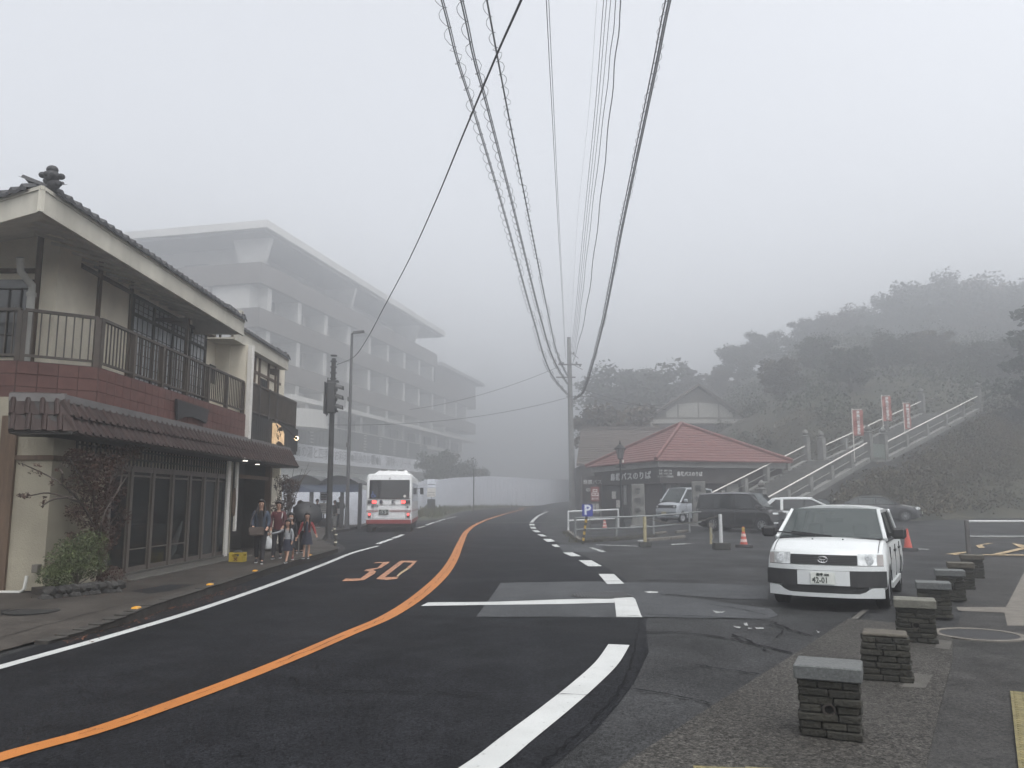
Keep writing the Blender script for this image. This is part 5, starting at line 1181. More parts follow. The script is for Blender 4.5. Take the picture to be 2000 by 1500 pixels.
# gabled building behind, and the long roofed building
def xz(px, py, Y): q = A(px, py, Y); return q.x, q.z
gb_ = thing('gabled_building', 'tall gabled building with half-timbered gable behind the red roof', 'building', (24, 98, 1), world=True); Y = 98
xa, za = xz(1362, 752, Y); xl, zl = xz(1262, 818, Y); xr, zr = xz(1460, 818, Y); zl = zr = (zl+zr)/2
mb = MB(); mb.prism([(xl+.6, Y, 0), (xr-.6, Y, 0), (xr-.6, Y, zl+.2), (xa, Y, za-.3), (xl+.6, Y, zl+.2)], (0, 14, 0)); mb.build('wall', mat('gable_wall', (.13, .125, .11), .85, var=.15, vscale=.5), gb_)
M_groof = mat('grey_brown_roof', (.085, .070, .060), .8, var=.3, vscale=.8)
for (xe, ze) in ((xl-.5, zl-.25), (xr+.5, zr-.25)):
    mb = MB(); mb.prism([(xa, Y-.7, za+.12), (xe, Y-.7, ze), (xe, Y-.7, ze-.22), (xa, Y-.7, za-.15)], (0, 15, 0)); mb.build('roof', M_groof, gb_)
x1_, z1_ = xz(1296, 815, Y-.1); x2_, z2_ = xz(1430, 786, Y-.1); zt_ = z2_
M_panel = mat('pale_gable_panel', (.33, .33, .30), .8, var=.1)
xs_ = [xz(p, 800, Y-.1)[0] for p in (1300, 1324, 1364, 1404, 1432)]
for i in range(4):
    za1 = min(zt_, zl+.2+(za-zl)*(1-abs(xs_[i]-xa)/(xa-xl))-.9) ; za2 = min(zt_, zl+.2+(za-zl)*(1-abs(xs_[i+1]-xa)/(xa-xl))-.9)
    mb = MB(); mb.prism([(xs_[i]+.08, Y-.06, z1_), (xs_[i+1]-.08, Y-.06, z1_), (xs_[i+1]-.08, Y-.06, max(z1_+.1, za2)), (xs_[i]+.08, Y-.06, max(z1_+.1, za1))], (0, .05, 0)); mb.build('gable_panel', M_panel, gb_)
x1_, z1_ = xz(1276, 827, Y-.3); x2_, z2_ = xz(1458, 819, Y-.3); MB().box(x1_, Y-.35, z1_, x2_, Y-.02, z2_).build('eave_beam', M_panel, gb_)
for px in (1276, 1452): x, z = xz(px, 900, Y-.2); MB().box(x-.25, Y-.3, 0, x+.25, Y-.02, z2_-.3).build('pillar', M_panel, gb_)
x1_, _ = xz(1290, 850, Y); x2_, z3_ = xz(1440, 832, Y); mb = MB().box(x1_, Y-.05, z3_-1.6, x2_, Y-.01, z3_).build('window', M_hglass, gb_)
lb = thing('long_roofed_building', 'building with a broad plain brown roof between the utility pole and the red roof', 'building', (10, 84, .5), world=True)
x0_, z0_ = xz(1135, 838, 86); x1_, z1_ = xz(1262, 838, 86); xb_, zb_ = xz(1126, 905, 80)
mb = MB(); mb.prism([(xb_, 80, zb_), (x1_+2, 80, zb_), (x1_+2, 86, z0_), (x0_, 86, z0_)], (0, .05, -.25)); mb.build('roof', M_groof, lb)
mb = MB(); mb.box(x0_-.1, 85.8, z0_, x1_+2, 86.2, z0_+.25); mb.build('ridge', M_groof, lb)
MB().box(xb_+.4, 80.5, 0, x1_+1.5, 92, zb_-.2).build('wall', M_brownwall, lb)
mb = MB()
for k in range(1, 16): t = k/16; mb.box(xb_+(x0_-xb_)*t, 80+6*t-.05, zb_+(z0_-zb_)*t+.02, x1_+2, 80+6*t+.05, zb_+(z0_-zb_)*t+.07)
mb.build('roof_courses', M_groof, lb, kind='stuff')

# ------------------------------------------------------------------ temple stairs
SD = Vector((cos(radians(40)), sin(radians(40)), 0)); SN = Vector((-SD.y, SD.x, 0)); S0 = Vector((13.3, 44.0, 0)); SW = 4.3
def SZ(s): return .5+3.65*clamp(s/12)+4.4*clamp((s-14)/16)
def SP(s, w, z): q = S0+SD*s+SN*w; return Vector((q.x, q.y, z))
stairs = thing('stone_staircase', 'long stone staircase with posts and pale handrails climbing the wooded hill', 'stairs', (S0.x, S0.y, .4), world=True)
M_stone = mat('grey_stone', (.15, .15, .142), .9, var=.3, vscale=2, bump=.4, bscale=20); M_stone_d = mat('dark_retaining_stone', (.045, .045, .042), .9, var=.4, vscale=1, bump=.5, bscale=6)
mb = MB(); pr = [SP(s, -.15, SZ(s)-.12) for s in (-1, 0, 12, 14, 30, 31)]+[SP(31, -.15, 0), SP(-1, -.15, 0)]; mb.prism(pr, SN*(SW+.3)); mb.build('side_wall', M_stone_d, stairs)
for s0, s1, n in ((0, 12, 22), (14, 30, 26)):
    for k in range(n):
        a = s0+(s1-s0)*k/n; b = s0+(s1-s0)*(k+1)/n; z = SZ(b); c = (SP(a, .25, z)+SP(b, SW-.25, z))/2
        MB().cbox(c-Vector((0, 0, .1)), SD*(b-a)/2*1.02, SN*(SW-.5)/2, Vector((0, 0, .1))).build('step', M_stone, stairs)
c = SP(13, SW/2, SZ(13)); MB().cbox(c-Vector((0, 0, .1)), SD*1.0, SN*(SW-.5)/2, Vector((0, 0, .1))).build('landing', M_stone, stairs)
for w in (0, SW):
    for a, b in ((0, 12), (12, 14), (14, 30)):
        P, Q = SP(a, w, SZ(a)), SP(b, w, SZ(b)); MB().bar(P, Q, .32, .28).build('kerb', M_stone, stairs)
    ss = [0, 2.4, 4.8, 7.2, 9.6, 12, 14, 17.2, 20.4, 23.6, 26.8, 30]
    for s_ in ss:
        big = s_ in (0, 12, 14, 30); h = 1.75 if big else 1.05; r = .20 if big else .15; p = SP(s_, w, SZ(s_)-.1)
        mb = MB(); mb.cbox(p+Vector((0, 0, h/2)), SD*r, SN*r, Vector((0, 0, h/2)))
        if big: mb.lathe([(.24, h), (.27, h+.05), (.12, h+.12), (.2, h+.25), (.16, h+.38), (.03, h+.52)], p, 10)
        mb.build('post', M_stone, stairs)
    for a, b in ((0, 12), (14, 30)):
        for dz, r, mm in ((1.08, .042, M_whiteb), (.55, .03, M_stone)):
            MB().tube([SP(a, w-.0, SZ(a)+dz), SP(b, w, SZ(b)+dz)], r, 6).build('handrail', mm, stairs)
p = SP(13, 0, SZ(13)); MB().cbox(p+Vector((0, 0, .5)), SD*.8, SN*.16, Vector((0, 0, .5))).build('landing_panel', mat('greenish_stone', (.12, .14, .125), .9, var=.2), stairs)
M_flag = mat('red_banner_cloth', (.30, .11, .09), .8, var=.1)
for i, (px, py0, py1, pyb, Y, lab) in enumerate([(1677, 801, 851, 876, 51.5, 'red vertical banner nearest the bottom of the stairs, leftmost of three'), (1735, 774, 822, 862, 58.0, 'red vertical banner hung highest, middle of the three'), (1776, 788, 838, 870, 55.0, 'red vertical banner to the right, thinnest of the three')]):
    t_ = A(px, py0, Y); b_ = A(px, py1, Y); pb = A(px-9+i, pyb, Y); w = .62 if i < 2 else .46; hgt = t_.z-b_.z
    f = thing('vertical_banner', lab, 'banner', (pb.x, Y, pb.z), radians(6*i-5), 'red banners beside the stairs')
    top_z = t_.z-pb.z; mb = MB(); mb.tube([(0, 0, -2.5), (0, 0, top_z+.1)], .03, 6); mb.tube([(0, 0, top_z+.02), (w, 0, top_z+.05)], .018, 5); mb.build('pole', M_whiteb, f)
    mb = MB(); n = 12
    for k in range(n+1):
        for j in range(4):
            mb.v.append((.03+w*j/3, .04*sin(k*.9+j)+.008, top_z-hgt*k/n))
    for k in range(n+1):
        for j in range(4): mb.v.append((.03+w*j/3, .04*sin(k*.9+j)-.008, top_z-hgt*k/n))
    o_ = 4*(n+1)
    for k in range(n):
        for j in range(3): q = k*4+j; mb.f.append((q, q+1, q+5, q+4)); mb.f.append((q+o_, q+4+o_, q+5+o_, q+1+o_)); mb.m += [0, 0]
    mb.build('cloth', M_flag, f)
    for k, ch in enumerate('南無観世音菩薩'): put_text(ch, hgt/8.2, (.03+w*.5, -.075, top_z-hgt*(k+.7)/7.4), name='character', m=M_let, parent=f, depth=.012, bold=.006)
# carved pillars
for i, (px, py, Y, w, h, txt, lab) in enumerate([(1245, 945, 43.5, .66, 2.35, '満明寺', 'tall carved grey stone pillar left of the silver van'), (1364, 940, 42.0, .66, 2.45, '雲仙山', 'tall carved grey stone pillar between the silver van and the black van')]):
    q = A(px, py, Y); g = H(q.x, Y); h = q.z-g
    t_ = thing('stone_pillar', lab, 'stone pillar', (q.x, Y, g), radians(-4 if i else 3), 'carved stone pillars in the parking lot')
    mb = MB(); mb.prism([(-w/2*1.08, -.16, 0), (w/2*1.08, -.16, 0), (w/2, -.16, h), (-w/2, -.16, h-.02)], (0, .32, 0)); mb.build('slab', M_stone, t_, bevel=.02)
    MB().box(-w*.7, -.3, 0, w*.7, .3, .14).build('plinth', M_stone, t_)
    for k, ch in enumerate(txt): put_text(ch, .34, (-.05, -.163, h*.83-k*.52), name='character', m=mat('carved_shadow', (.03, .032, .032), .9), parent=t_, depth=.006, bold=.006)

# thicket filling the wooded slope between the single trees, reads as one mass
th_ = MB(); rt2 = random.Random(77)
for k in range(900):
    x = rt2.uniform(14, 100); yb = 92-34*sst(13, 27, x); y = yb+5+rt2.random()**.8*62
    if y > 150: continue
    R_ = rt2.uniform(.8, 2.0); c = Vector((x, y, H(x, y)+HH(x, y)+R_*.7))
    for j in range(80):
        d = Vector((rt2.gauss(0, 1), rt2.gauss(0, 1), rt2.gauss(0, .8))).normalized()*R_*(rt2.random()**.4); p = c+d; s_ = rt2.uniform(.08, .22); n = Vector((rt2.gauss(0, 1), rt2.gauss(0, 1), rt2.gauss(0, 1))).normalized(); xx = n.orthogonal().normalized()*s_; yy = n.cross(xx)
        th_.quad(p-xx, p+yy*.6, p+xx, p-yy*.6)
tag(th_.build('thicket', M_leafs[0], centre=False), 'dense evergreen thicket covering the foggy slope between the trees', 'thicket', kind='stuff')
# ------------------------------------------------------------------ vehicles
M_tyre = mat('tyre_rubber', (.018, .018, .018), .85, spec=.2); M_rim = mat('alloy_rim', (.38, .39, .40), .35, metal=.7); M_blackp = mat('black_plastic', (.022, .022, .023), .55, spec=.35)
M_carglass = mat('car_glass', (.05, .062, .06), .05, spec=.7, alpha=.62); M_privacy = mat('privacy_glass', (.012, .013, .014), .06, spec=.7)
M_seat = mat('seat_fabric', (.045, .047, .05), .9); M_lampglass = mat('headlamp', (.62, .64, .64), .12, spec=.8, metal=.35, var=.35, vscale=14); M_amber = mat('indicator_lens', (.33, .31, .30), .2, spec=.6)
M_chrome = mat('chrome', (.7, .7, .7), .15, metal=1); M_under = mat('underbody', (.008, .008, .008), .9)
def evald(me, mods):
    o = bpy.data.objects.new('tmp', me); COL.objects.link(o)
    for f in mods: f(o)
    dg = bpy.context.evaluated_depsgraph_get(); dg.update(); r = bpy.data.meshes.new_from_object(o.evaluated_get(dg)); bpy.data.objects.remove(o); return r
class Car:
    def __init__(s, name, label, loc, rz, paint, P, group=None):
        s.t = thing(name, label, 'car' if 'van' not in name else 'van', loc, rz, group); s.p = P; s.paint = paint; s.build_all()
    def w3(s, v):                           # rounds the front and the tail in plan and rakes the faces
        p = s.p; x, y, z = v; L2 = p['L']/2; W = p['W']; k = clamp((y-(L2-.7))/.7); kr = clamp((-y-(L2-.5))/.5)
        y2 = y-k*(p.get('nose', .24)*abs(x/W)**2.6+p.get('rake', .10)*max(0, z-.45))+kr*(.10*abs(x/W)**3+p.get('rrake', .05)*max(0, z-.5))
        return (x, y2, z)
    def warp(s, mb): mb.v = [s.w3(v) for v in mb.v]; return mb
    def zt(s, y):
        T = s.p['top']
        for (a, za), (b, zb) in zip(T, T[1:]):
            if a <= y <= b: return za+(zb-za)*(y-a)/(b-a)
        return T[0][1] if y < T[0][0] else T[-1][1]
    def strip(s, x0, x1, z0, z1, off=.012, th=.03, n=None, y=None, zf=None, rear=False):
        """panel lying on the front (or tail) face"""
        n = n or max(2, int(abs(x1-x0)/.08)); mb = MB(); L2 = s.p['L']/2; yy = (L2+off) if not rear else (-L2-off); yb = yy-th if not rear else yy+th
        for i in range(n+1):
            x = x0+(x1-x0)*i/n; a, b = (zf(x) if zf else (z0, z1))
            for (q, z) in ((yy, a), (yy, b), (yb, b), (yb, a)): mb.v.append((x, q, z))
        for i in range(n):
            for k in range(4): mb.f.append((i*4+k, i*4+(k+1) % 4, (i+1)*4+(k+1) % 4, (i+1)*4+k)); mb.m.append(0)
        mb.f += [(0, 1, 2, 3), tuple(4*n+k for k in (3, 2, 1, 0))]; mb.m += [0, 0]
        s.warp(mb); return mb
    def build_all(s):
        p = s.p; t = s.t; L2 = p['L']/2; W = p['W']; zb = p.get('zb', .20); R = p['R']; ww = W-.02
        # lower body
        ys = sorted(set([-L2, -L2+.04, -L2+.15, -L2+.35]+[L2-.7, L2-.45, L2-.25, L2-.12, L2-.04, L2]+[y for y, _ in p['top']]+[-L2+.6+k*.25 for k in range(int((p['L']-1.2)/.25))]))
        prof = lambda w, zt, b: [(0, b), (.86*w, b), (.965*w, b+.07), (w, b+.20), (w*1.0, .60), (w*.99, zt-.16), (w*.965, zt-.05), (w*.925, zt-.005), (w*.80, zt+.012), (w*.4, zt+.03), (0, zt+.036)]
        mb = MB(); n = 11; m = 2*n-2
        for y in ys:
            e = min(y+L2, L2-y); w = W*(1-.03*clamp(1-e/.12)); zt = s.zt(y)-.05*clamp(1-e/.06); b = zb+.05*clamp(1-e/.2)
            pr = prof(w, zt, b); ring = pr+[(-x, z) for x, z in pr[-2:0:-1]]
            for x, z in ring: mb.v.append((x, y, z))
        for j in range(len(ys)-1):
            for i in range(m): i2 = (i+1) % m; mb.f.append((j*m+i, j*m+i2, (j+1)*m+i2, (j+1)*m+i)); mb.m.append(0)
        mb.f.append(tuple(range(m))[::-1]); mb.f.append(tuple((len(ys)-1)*m+i for i in range(m))); mb.m += [0, 0]
        s.warp(mb); me = mb.mesh('body', (0, 0, 0)); bm = bmesh.new(); bm.from_mesh(me); bmesh.ops.triangulate(bm, faces=[f for f in bm.faces if len(f.verts) > 4]); bmesh.ops.recalc_face_normals(bm, faces=bm.faces); bm.to_mesh(me); bm.free()
        cut = MB()
        for wy in p['wheels']:
            for sx in (1, -1): cut.lathe([(R+.055, 0), (R+.055, .42)] if sx > 0 else [(R+.055, -.42), (R+.055, 0)], (sx*(W-.30), wy, R), 26, ax='x')
        cm = cut.mesh('cut', (0, 0, 0)); b2 = bmesh.new(); b2.from_mesh(cm); bmesh.ops.recalc_face_normals(b2, faces=b2.faces); b2.to_mesh(cm); b2.free()
        co = bpy.data.objects.new('cut', cm); COL.objects.link(co)
        def bo(o): q = o.modifiers.new('b', 'BOOLEAN'); q.operation = 'DIFFERENCE'; q.object = co; q.solver = 'EXACT'
        me = evald(me, [bo]); bpy.data.objects.remove(co); me.name = 'body'; me.materials.clear(); me.shade_smooth(); me.set_sharp_from_angle(angle=radians(28))
        link_mesh('body', me, s.paint, t, (0, 0, 0))
        mb = MB()
        for wy in p['wheels']: mb.box(-W+.12, wy-R-.04, .16, W-.12, wy+R+.04, .16+R*1.45)
        mb.box(-W+.15, -L2+.25, zb-.06, W-.15, L2-.35, zb+.02); mb.build('underbody', M_under, t)
        # sill line, door seams
        for sx in (1, -1):
            for y in p['seams']: MB().box(sx*(W-.012), y-.006, zb+.14, sx*(W+.003), y+.006, s.zt(y)-.06).build('door_seam', M_blackp, t)
            mb = MB(); mb.box(sx*(W-.03), p['wheels'][1]+R+.07, zb+.02, sx*(W+.008), p['wheels'][0]-R-.07, zb+.10); mb.build('sill', p.get('sillm', s.paint), t)
            for y in p['handles']: mb = MB(); mb.box(sx*(W-.02), y-.09, s.zt(y)-.17, sx*(W+.022), y+.09, s.zt(y)-.135); mb.build('door_handle', p.get('handm', M_blackp), t, bevel=.006)
        # wheels
        for wy in p['wheels']:
            for sx in (1, -1):
                c = (sx*(W-.115), wy, R); mb = MB(); mb.lathe([(R*.64, -.09), (R*.93, -.095), (R, -.06), (R, .06), (R*.93, .095), (R*.64, .09)], c, 28, ax='x', cap=False); wh = mb.build('wheel', M_tyre, t, smooth=True)
                mb = MB(); o_ = .078*sx; mb.lathe([(R*.66, o_-.10*sx), (R*.66, o_), (R*.60, o_+.004*sx)], c, 28, ax='x', cap=False); mb.lathe([(R*.15, o_-.03*sx), (R*.15, o_+.004*sx), (.01, o_+.008*sx)], c, 14, ax='x')
                if p.get('cap'):
                    mb.lathe([(R*.60, o_), (R*.35, o_-.02*sx), (R*.12, o_)], c, 24, ax='x', cap=False)
                else:
                    ns = p.get('spokes', 10)
                    for k in range(ns):
                        a = 2*pi*k/ns; u = Vector((0, cos(a), sin(a))); v = Vector((0, -sin(a), cos(a))); cc = Vector(c)+Vector((o_-.01*sx, 0, 0))+u*R*.38; mb.cbox(cc, Vector((.012, 0, 0)), u*R*.25, v*R*.045)
                mb.build('rim', M_rim, wh, sangle=30); mb = MB(); mb.lathe([(R*.63, .02*sx), (.01, .02*sx)], c, 20, ax='x'); mb.build('brake_disc', M_under, wh)
        # greenhouse
        yc, yf, yr, yt = p['cowl'], p['rf'], p['rr'], p['tail']; bw, tw, zr = p['bw'], p['tw'], p['roof']; zc = s.zt(yc)+.01; zbk = s.zt(yt)+.01
        A0 = lambda sx: Vector((sx*bw, yc, zc)); A1 = lambda sx: Vector((sx*tw, yf, zr-.07)); D1 = lambda sx: Vector((sx*tw*.97, yr, zr-.09)); D0 = lambda sx: Vector((sx*bw*.97, yt, zbk))
        # roof shell
        mb = MB(); NY = 10; NX = 10
        for lay in (0, 1):
            for j in range(NY+1):
                tt = j/NY; y = yr+(yf-yr)*tt; wv = tw*(.97+.03*tt)+.02
                for i in range(NX+1):
                    u = -1+2*i/NX; z = zr-.075-.02*(1-tt)*(1 if tt < .2 else .6)+.075*(1-abs(u)**3.2)+.028*sin(pi*clamp(tt*.9+.05)); yy = y+(.035*(1-abs(u)**2) if j == NY else (-.03*(1-u*u) if j == 0 else 0))
                    mb.v.append((u*wv, yy, z-(.045 if lay else 0)))
        o_ = (NX+1)*(NY+1)
        for j in range(NY):
            for i in range(NX): q = j*(NX+1)+i; mb.f.append((q, q+1, q+NX+2, q+NX+1)); mb.f.append((q+o_, q+NX+1+o_, q+NX+2+o_, q+1+o_)); mb.m += [0, 0]
        for i in range(NX): mb.f.append((i, i+o_, i+1+o_, i+1)); q = NY*(NX+1)+i; mb.f.append((q, q+1, q+1+o_, q+o_)); mb.m += [0, 0]
        for j in range(NY): q = j*(NX+1); mb.f.append((q, q+NX+1, q+NX+1+o_, q+o_)); q += NX; mb.f.append((q, q+o_, q+NX+1+o_, q+NX+1)); mb.m += [0, 0]
        mb.build('roof', s.paint, t, sangle=45)
        g = .62
        def sidept(sx, y, tt):              # point on the glazing plane: tt 0 belt, 1 roof edge
            b = Vector((sx*bw*(1 if y > 0 else .985), y, s.zt(y)+.01)); 
            yy = clamp(y, yr, yf); tp = Vector((sx*tw*(1 if y > 0 else .985), yy, zr-.08)); return b.lerp(tp, tt)
        for sx in (1, -1):
            for (a, b, w_) in ((A0(sx), A1(sx), .075), (D0(sx), D1(sx), p.get('dw', .12))):
                mb = MB(); mb.bar(a+(a-b).normalized()*.02, b+(b-a).normalized()*.01, w_, .055, up=Vector((sx, 0, .3))); mb.build('pillar', s.paint, t, bevel=.012)
            pil = p['pillars']
            for (y, w_, mm) in pil:
                mb = MB(); mb.bar(sidept(sx, y, 0), sidept(sx, y, 1), .035, w_, up=Vector((0, 1, 0))); mb.build('pillar', mm or M_blackp, t)
            # top and bottom window trim
            mb = MB(); mb.bar(sidept(sx, yc-.1, -.01), sidept(sx, yt+.1, -.01), .03, .03); mb.build('belt_moulding', M_blackp, t)
            # glazing: front edge follows the A pillar, rear edge the D pillar
            ed = sorted([yt+.05, yc-.05]+[y for y, _, _ in pil]); ed = ed[::-1]
            for i in range(len(ed)-1):
                hi, lo = ed[i], ed[i+1]; mb = MB()
                th, tl = .97, .97; toph = min(hi, yf-.0) if i == 0 else hi; topl = max(lo, yr) if i == len(ed)-2 else lo
                P = [sidept(sx, hi, .03), sidept(sx, lo, .03)]; bt = Vector((sx*tw, topl, zr-.085)); at = Vector((sx*tw, toph, zr-.085)); Q = [bt, at]
                off = Vector((sx*-.006, 0, 0)); mb.prism([P[0]+off, P[1]+off, Q[0]+off, Q[1]+off], Vector((-sx*.006, 0, 0))); mb.build('side_window', p.get('sideglass', M_carglass) if i < 1 else p.get('rearglass', M_carglass), t)
        ins = .03
        P = [A0(-1)+Vector((ins, -.0, .01)), A0(1)+Vector((-ins, 0, .01)), A1(1)+Vector((-ins, 0, .03)), A1(-1)+Vector((ins, 0, .03))]
        def curved(P, bulge, name, m):
            mb = MB(); N_ = 8
            for lay in (0, .006):
                for j in range(3):
                    for i in range(N_+1):
                        u = i/N_; q = P[0].lerp(P[1], u).lerp(P[3].lerp(P[2], u), j/2); q = q+Vector((0, bulge*(1-(2*u-1)**2)-lay*(1 if bulge > 0 else -1), .012*(1-(2*u-1)**2))); mb.v.append(tuple(q))
            o2 = 3*(N_+1)
            for j in range(2):
                for i in range(N_): q = j*(N_+1)+i; mb.f.append((q, q+1, q+N_+2, q+N_+1)); mb.f.append((q+o2, q+N_+1+o2, q+N_+2+o2, q+1+o2)); mb.m += [0, 0]
            return mb.build(name, m, t, smooth=True)
        ws = curved(P, .06, 'windscreen', M_carglass)
        P = [D0(1)+Vector((-.05, 0, .02)), D0(-1)+Vector((.05, 0, .02)), D1(-1)+Vector((.05, 0, 0)), D1(1)+Vector((-.05, 0, 0))]; curved(P, -.04, 'rear_window', p.get('rearglass', M_carglass))
        for k in (-1, 1):
            a = Vector((k*.12+.08, yc+.05, zc+.035)); b = a+Vector((.62, -.10, .06)); MB().bar(a, b, .025, .02).build('wiper', M_blackp, t)
        mb = MB(); mb.box(-bw+.05, yc-.06, zc-.03, bw-.05, yc+.09, zc+.012); mb.build('cowl', M_blackp, t)
        # cabin
        mb = MB(); mb.box(-bw+.08, yt+.1, s.zt(0)-.14, bw-.08, yc-.1, s.zt(0)-.10); mb.box(-bw+.08, yc-.45, s.zt(0)-.1, bw-.08, yc-.08, zc-.01); mb.build('dashboard', M_blackp, t)
        sy = yc-.95
        for k in (-1, 1):
            mb = MB(); mb.box(k*.36-.24, sy-.14, s.zt(0)-.12, k*.36+.24, sy, zr-.50); mb.box(k*.36-.13, sy-.12, zr-.50, k*.36+.13, sy-.02, zr-.28); mb.build('seat', M_seat, t, bevel=.04)
        mb = MB(); mb.box(-bw+.15, sy-.95, s.zt(0)-.12, bw-.15, sy-.82, zr-.52); mb.build('seat', M_seat, t, bevel=.04)
        mb = MB(); mb.box(-.13, yf+.02, zr-.26, .13, yf+.05, zr-.19); mb.build('rear_view_mirror', M_blackp, t)
        for sx in (1, -1):
            mb = MB(); mb.bar((sx*(bw-.02), yc-.28, zc+.03), (sx*(W+.07), yc-.25, zc+.08), .08, .05); mb.build('mirror_arm', M_blackp, t)
            mb = MB(); mb.box(sx*(W+.03), yc-.32, zc+.0, sx*(W+.23), yc-.18, zc+.17); mb.build('door_mirror', p.get('mirm', M_blackp), t, bevel=.035)
    def plate(s, z, col, lines, m2=None, rear=False, w=.33, h=.165, ink=None, x=0):
        L2 = s.p['L']/2; y = s.w3((0, L2, z))[1]+.07; t = s.t
        pl = MB().box(x-w/2, y-.01, z-h/2, x+w/2, y+.006, z+h/2).build('number_plate', col, t)
        ink = ink or mat('plate_green_ink', (.02, .03, .025), .6)
        for (txt, size, dx, dz, sx_) in lines: put_text(txt, size, (x-dx, y+.009, z+dz), (-1, 0, 0), (0, 0, 1), 'character', ink, pl, depth=.002, sx=sx_, bold=.002)
    def place_front(s, p): pass
def head(dx, dy): return atan2(-dx, dy)      # local +Y turned to the heading
# ---- white estate car, nearest vehicle
M_white_car = mat('white_car_paint', (.50, .52, .52), .30, spec=.5, coat=.3, var=.02, vscale=1)
hd = Vector((-.475, -.88, 0)); fc = Vector((4.55, 12.25, 0)); L_ = 4.2; cc = fc-hd*(L_/2)
P = dict(L=L_, W=.845, R=.30, zb=.25, top=[(-2.1, .90), (-1.9, .95), (1.05, .95), (1.20, 1.0), (1.62, .95), (2.0, .85), (2.1, .80)], wheels=(1.28, -1.27), seams=(1.02, -.02, -1.0), handles=(.12, -.9), cowl=1.20, rf=.50, rr=-1.80, tail=-2.0, bw=.795, tw=.665, roof=1.50,
         pillars=[(.0, .09, None), (-1.0, .10, None), (-1.15, .03, None)], nose=.26, rake=.12, dw=.13, cap=True)
car = Car('estate_car', 'white estate car with a black and white front bumper, nearest vehicle on the right', (cc.x, cc.y, 0), head(hd.x, hd.y), M_white_car, P)
c = car; t = car.t
c.strip(-.46, .46, .665, .805, .012).build('grille', M_blackp, t)
mb = MB()
for k in range(5): q = c.strip(-.45, .45, .682+.025*k, .688+.025*k, .018, .01); mb.add(q.v, q.f)
mb.build('grille_slat', mat('grille_slat', (.05, .05, .05), .4), t, kind='stuff')
for sx in (1, -1):
    f = lambda x: (.655+.0*x, .82)
    hl = c.strip(sx*.47, sx*.79, 0, 0, .010, zf=lambda x: (.652, .832-.03*(abs(x)-.47))).build('headlight', M_lampglass, t, sangle=30)
    c.strip(sx*.72, sx*.80, .66, .815, .016, .02).build('indicator', M_amber, hl)
    q = c.w3((sx*.585, L_/2, .73)); MB().lathe([(.082, -.01), (.078, .010), (.05, .016)], (sx*.60, q[1]+.0, .742), 16, ax='y').build('reflector', mat('lamp_reflector', (.50, .52, .53), .25, spec=.6, var=.4, vscale=30), hl)
    c.strip(sx*.475, sx*.80, .652, .66, .018, .02).build('headlight_trim', M_blackp, hl)
c.strip(-.80, .80, .585, .652, .045, .06).build('bumper', M_white_car, t)
for sx in (1, -1):
    c.strip(sx*.365, sx*.835, .36, .582, .055, .05, zf=lambda x: (.36+.0*x, .582)).build('bumper_corner', M_blackp, t)
c.strip(-.362, .362, .375, .58, .058, .05).build('bumper_centre', M_white_car, t)
c.strip(-.60, .60, .262, .37, .030, .03).build('lower_grille', M_blackp, t)
c.strip(-.80, .80, .205, .265, .050, .05, zf=lambda x: (.205, .262+.09*sst(.5, .66, abs(x)))).build('bumper_lip', M_white_car, t)
c.plate(.475, mat('number_plate', (.60, .62, .58), .5), [('長崎 400', .048, 0, .048, 1.0), ('42-01', .115, -.035, -.03, .82), ('せ', .045, -.0-.0+.0, -.02, 1.0)][0:2])
pl = [o for o in t.children if o.name.startswith('number_plate')][0]; yy = c.w3((0, L_/2, .475))[1]+.079
put_text('せ', .045, (.128, yy, .455), (-1, 0, 0), (0, 0, 1), 'character', mat('plate_green_ink', (.02, .03, .025), .6), pl, depth=.002)
# emblem: three ovals
def oval(mb, cx, cz, rx, rz_, y, th=.009, n=24):
    pts = [Vector((cx+rx*cos(2*pi*k/n), y, cz+rz_*sin(2*pi*k/n))) for k in range(n+1)]; mb.tube(pts, th/2, 5, cap=False)
mb = MB(); y = c.w3((0, L_/2, .735))[1]+.03; oval(mb, 0, .738, .066, .045, y, .011); oval(mb, 0, .738, .020, .042, y+.002, .008); oval(mb, 0, .755, .046, .019, y+.002, .008); mb.build('emblem', M_chrome, t, smooth=True)
for k in (-.22, .22):
    mb = MB(); mb.lathe([(.016, -.005), (.012, .014)], (k, 1.46, 1.0), 8); mb.build('washer_nozzle', M_blackp, t)
for sx in (1, -1):
    MB().box(sx*.842, 1.0-.0, .70, sx*.856, 1.05, .73).build('side_repeater', M_amber, t)
    pts = [c.w3((sx*.735, y, c.zt(y)+.018)) for y in (1.22, 1.45, 1.7, 1.9, 2.05)]; MB().tube(pts, .005, 4).build('bonnet_seam', M_blackp, t)
mb = MB(); mb.box(.12, .62, 1.375, .30, .64, 1.40); mb.box(-.02, .60, 1.36, .05, .64, 1.41); mb.build('windscreen_sticker', M_whiteb, t)
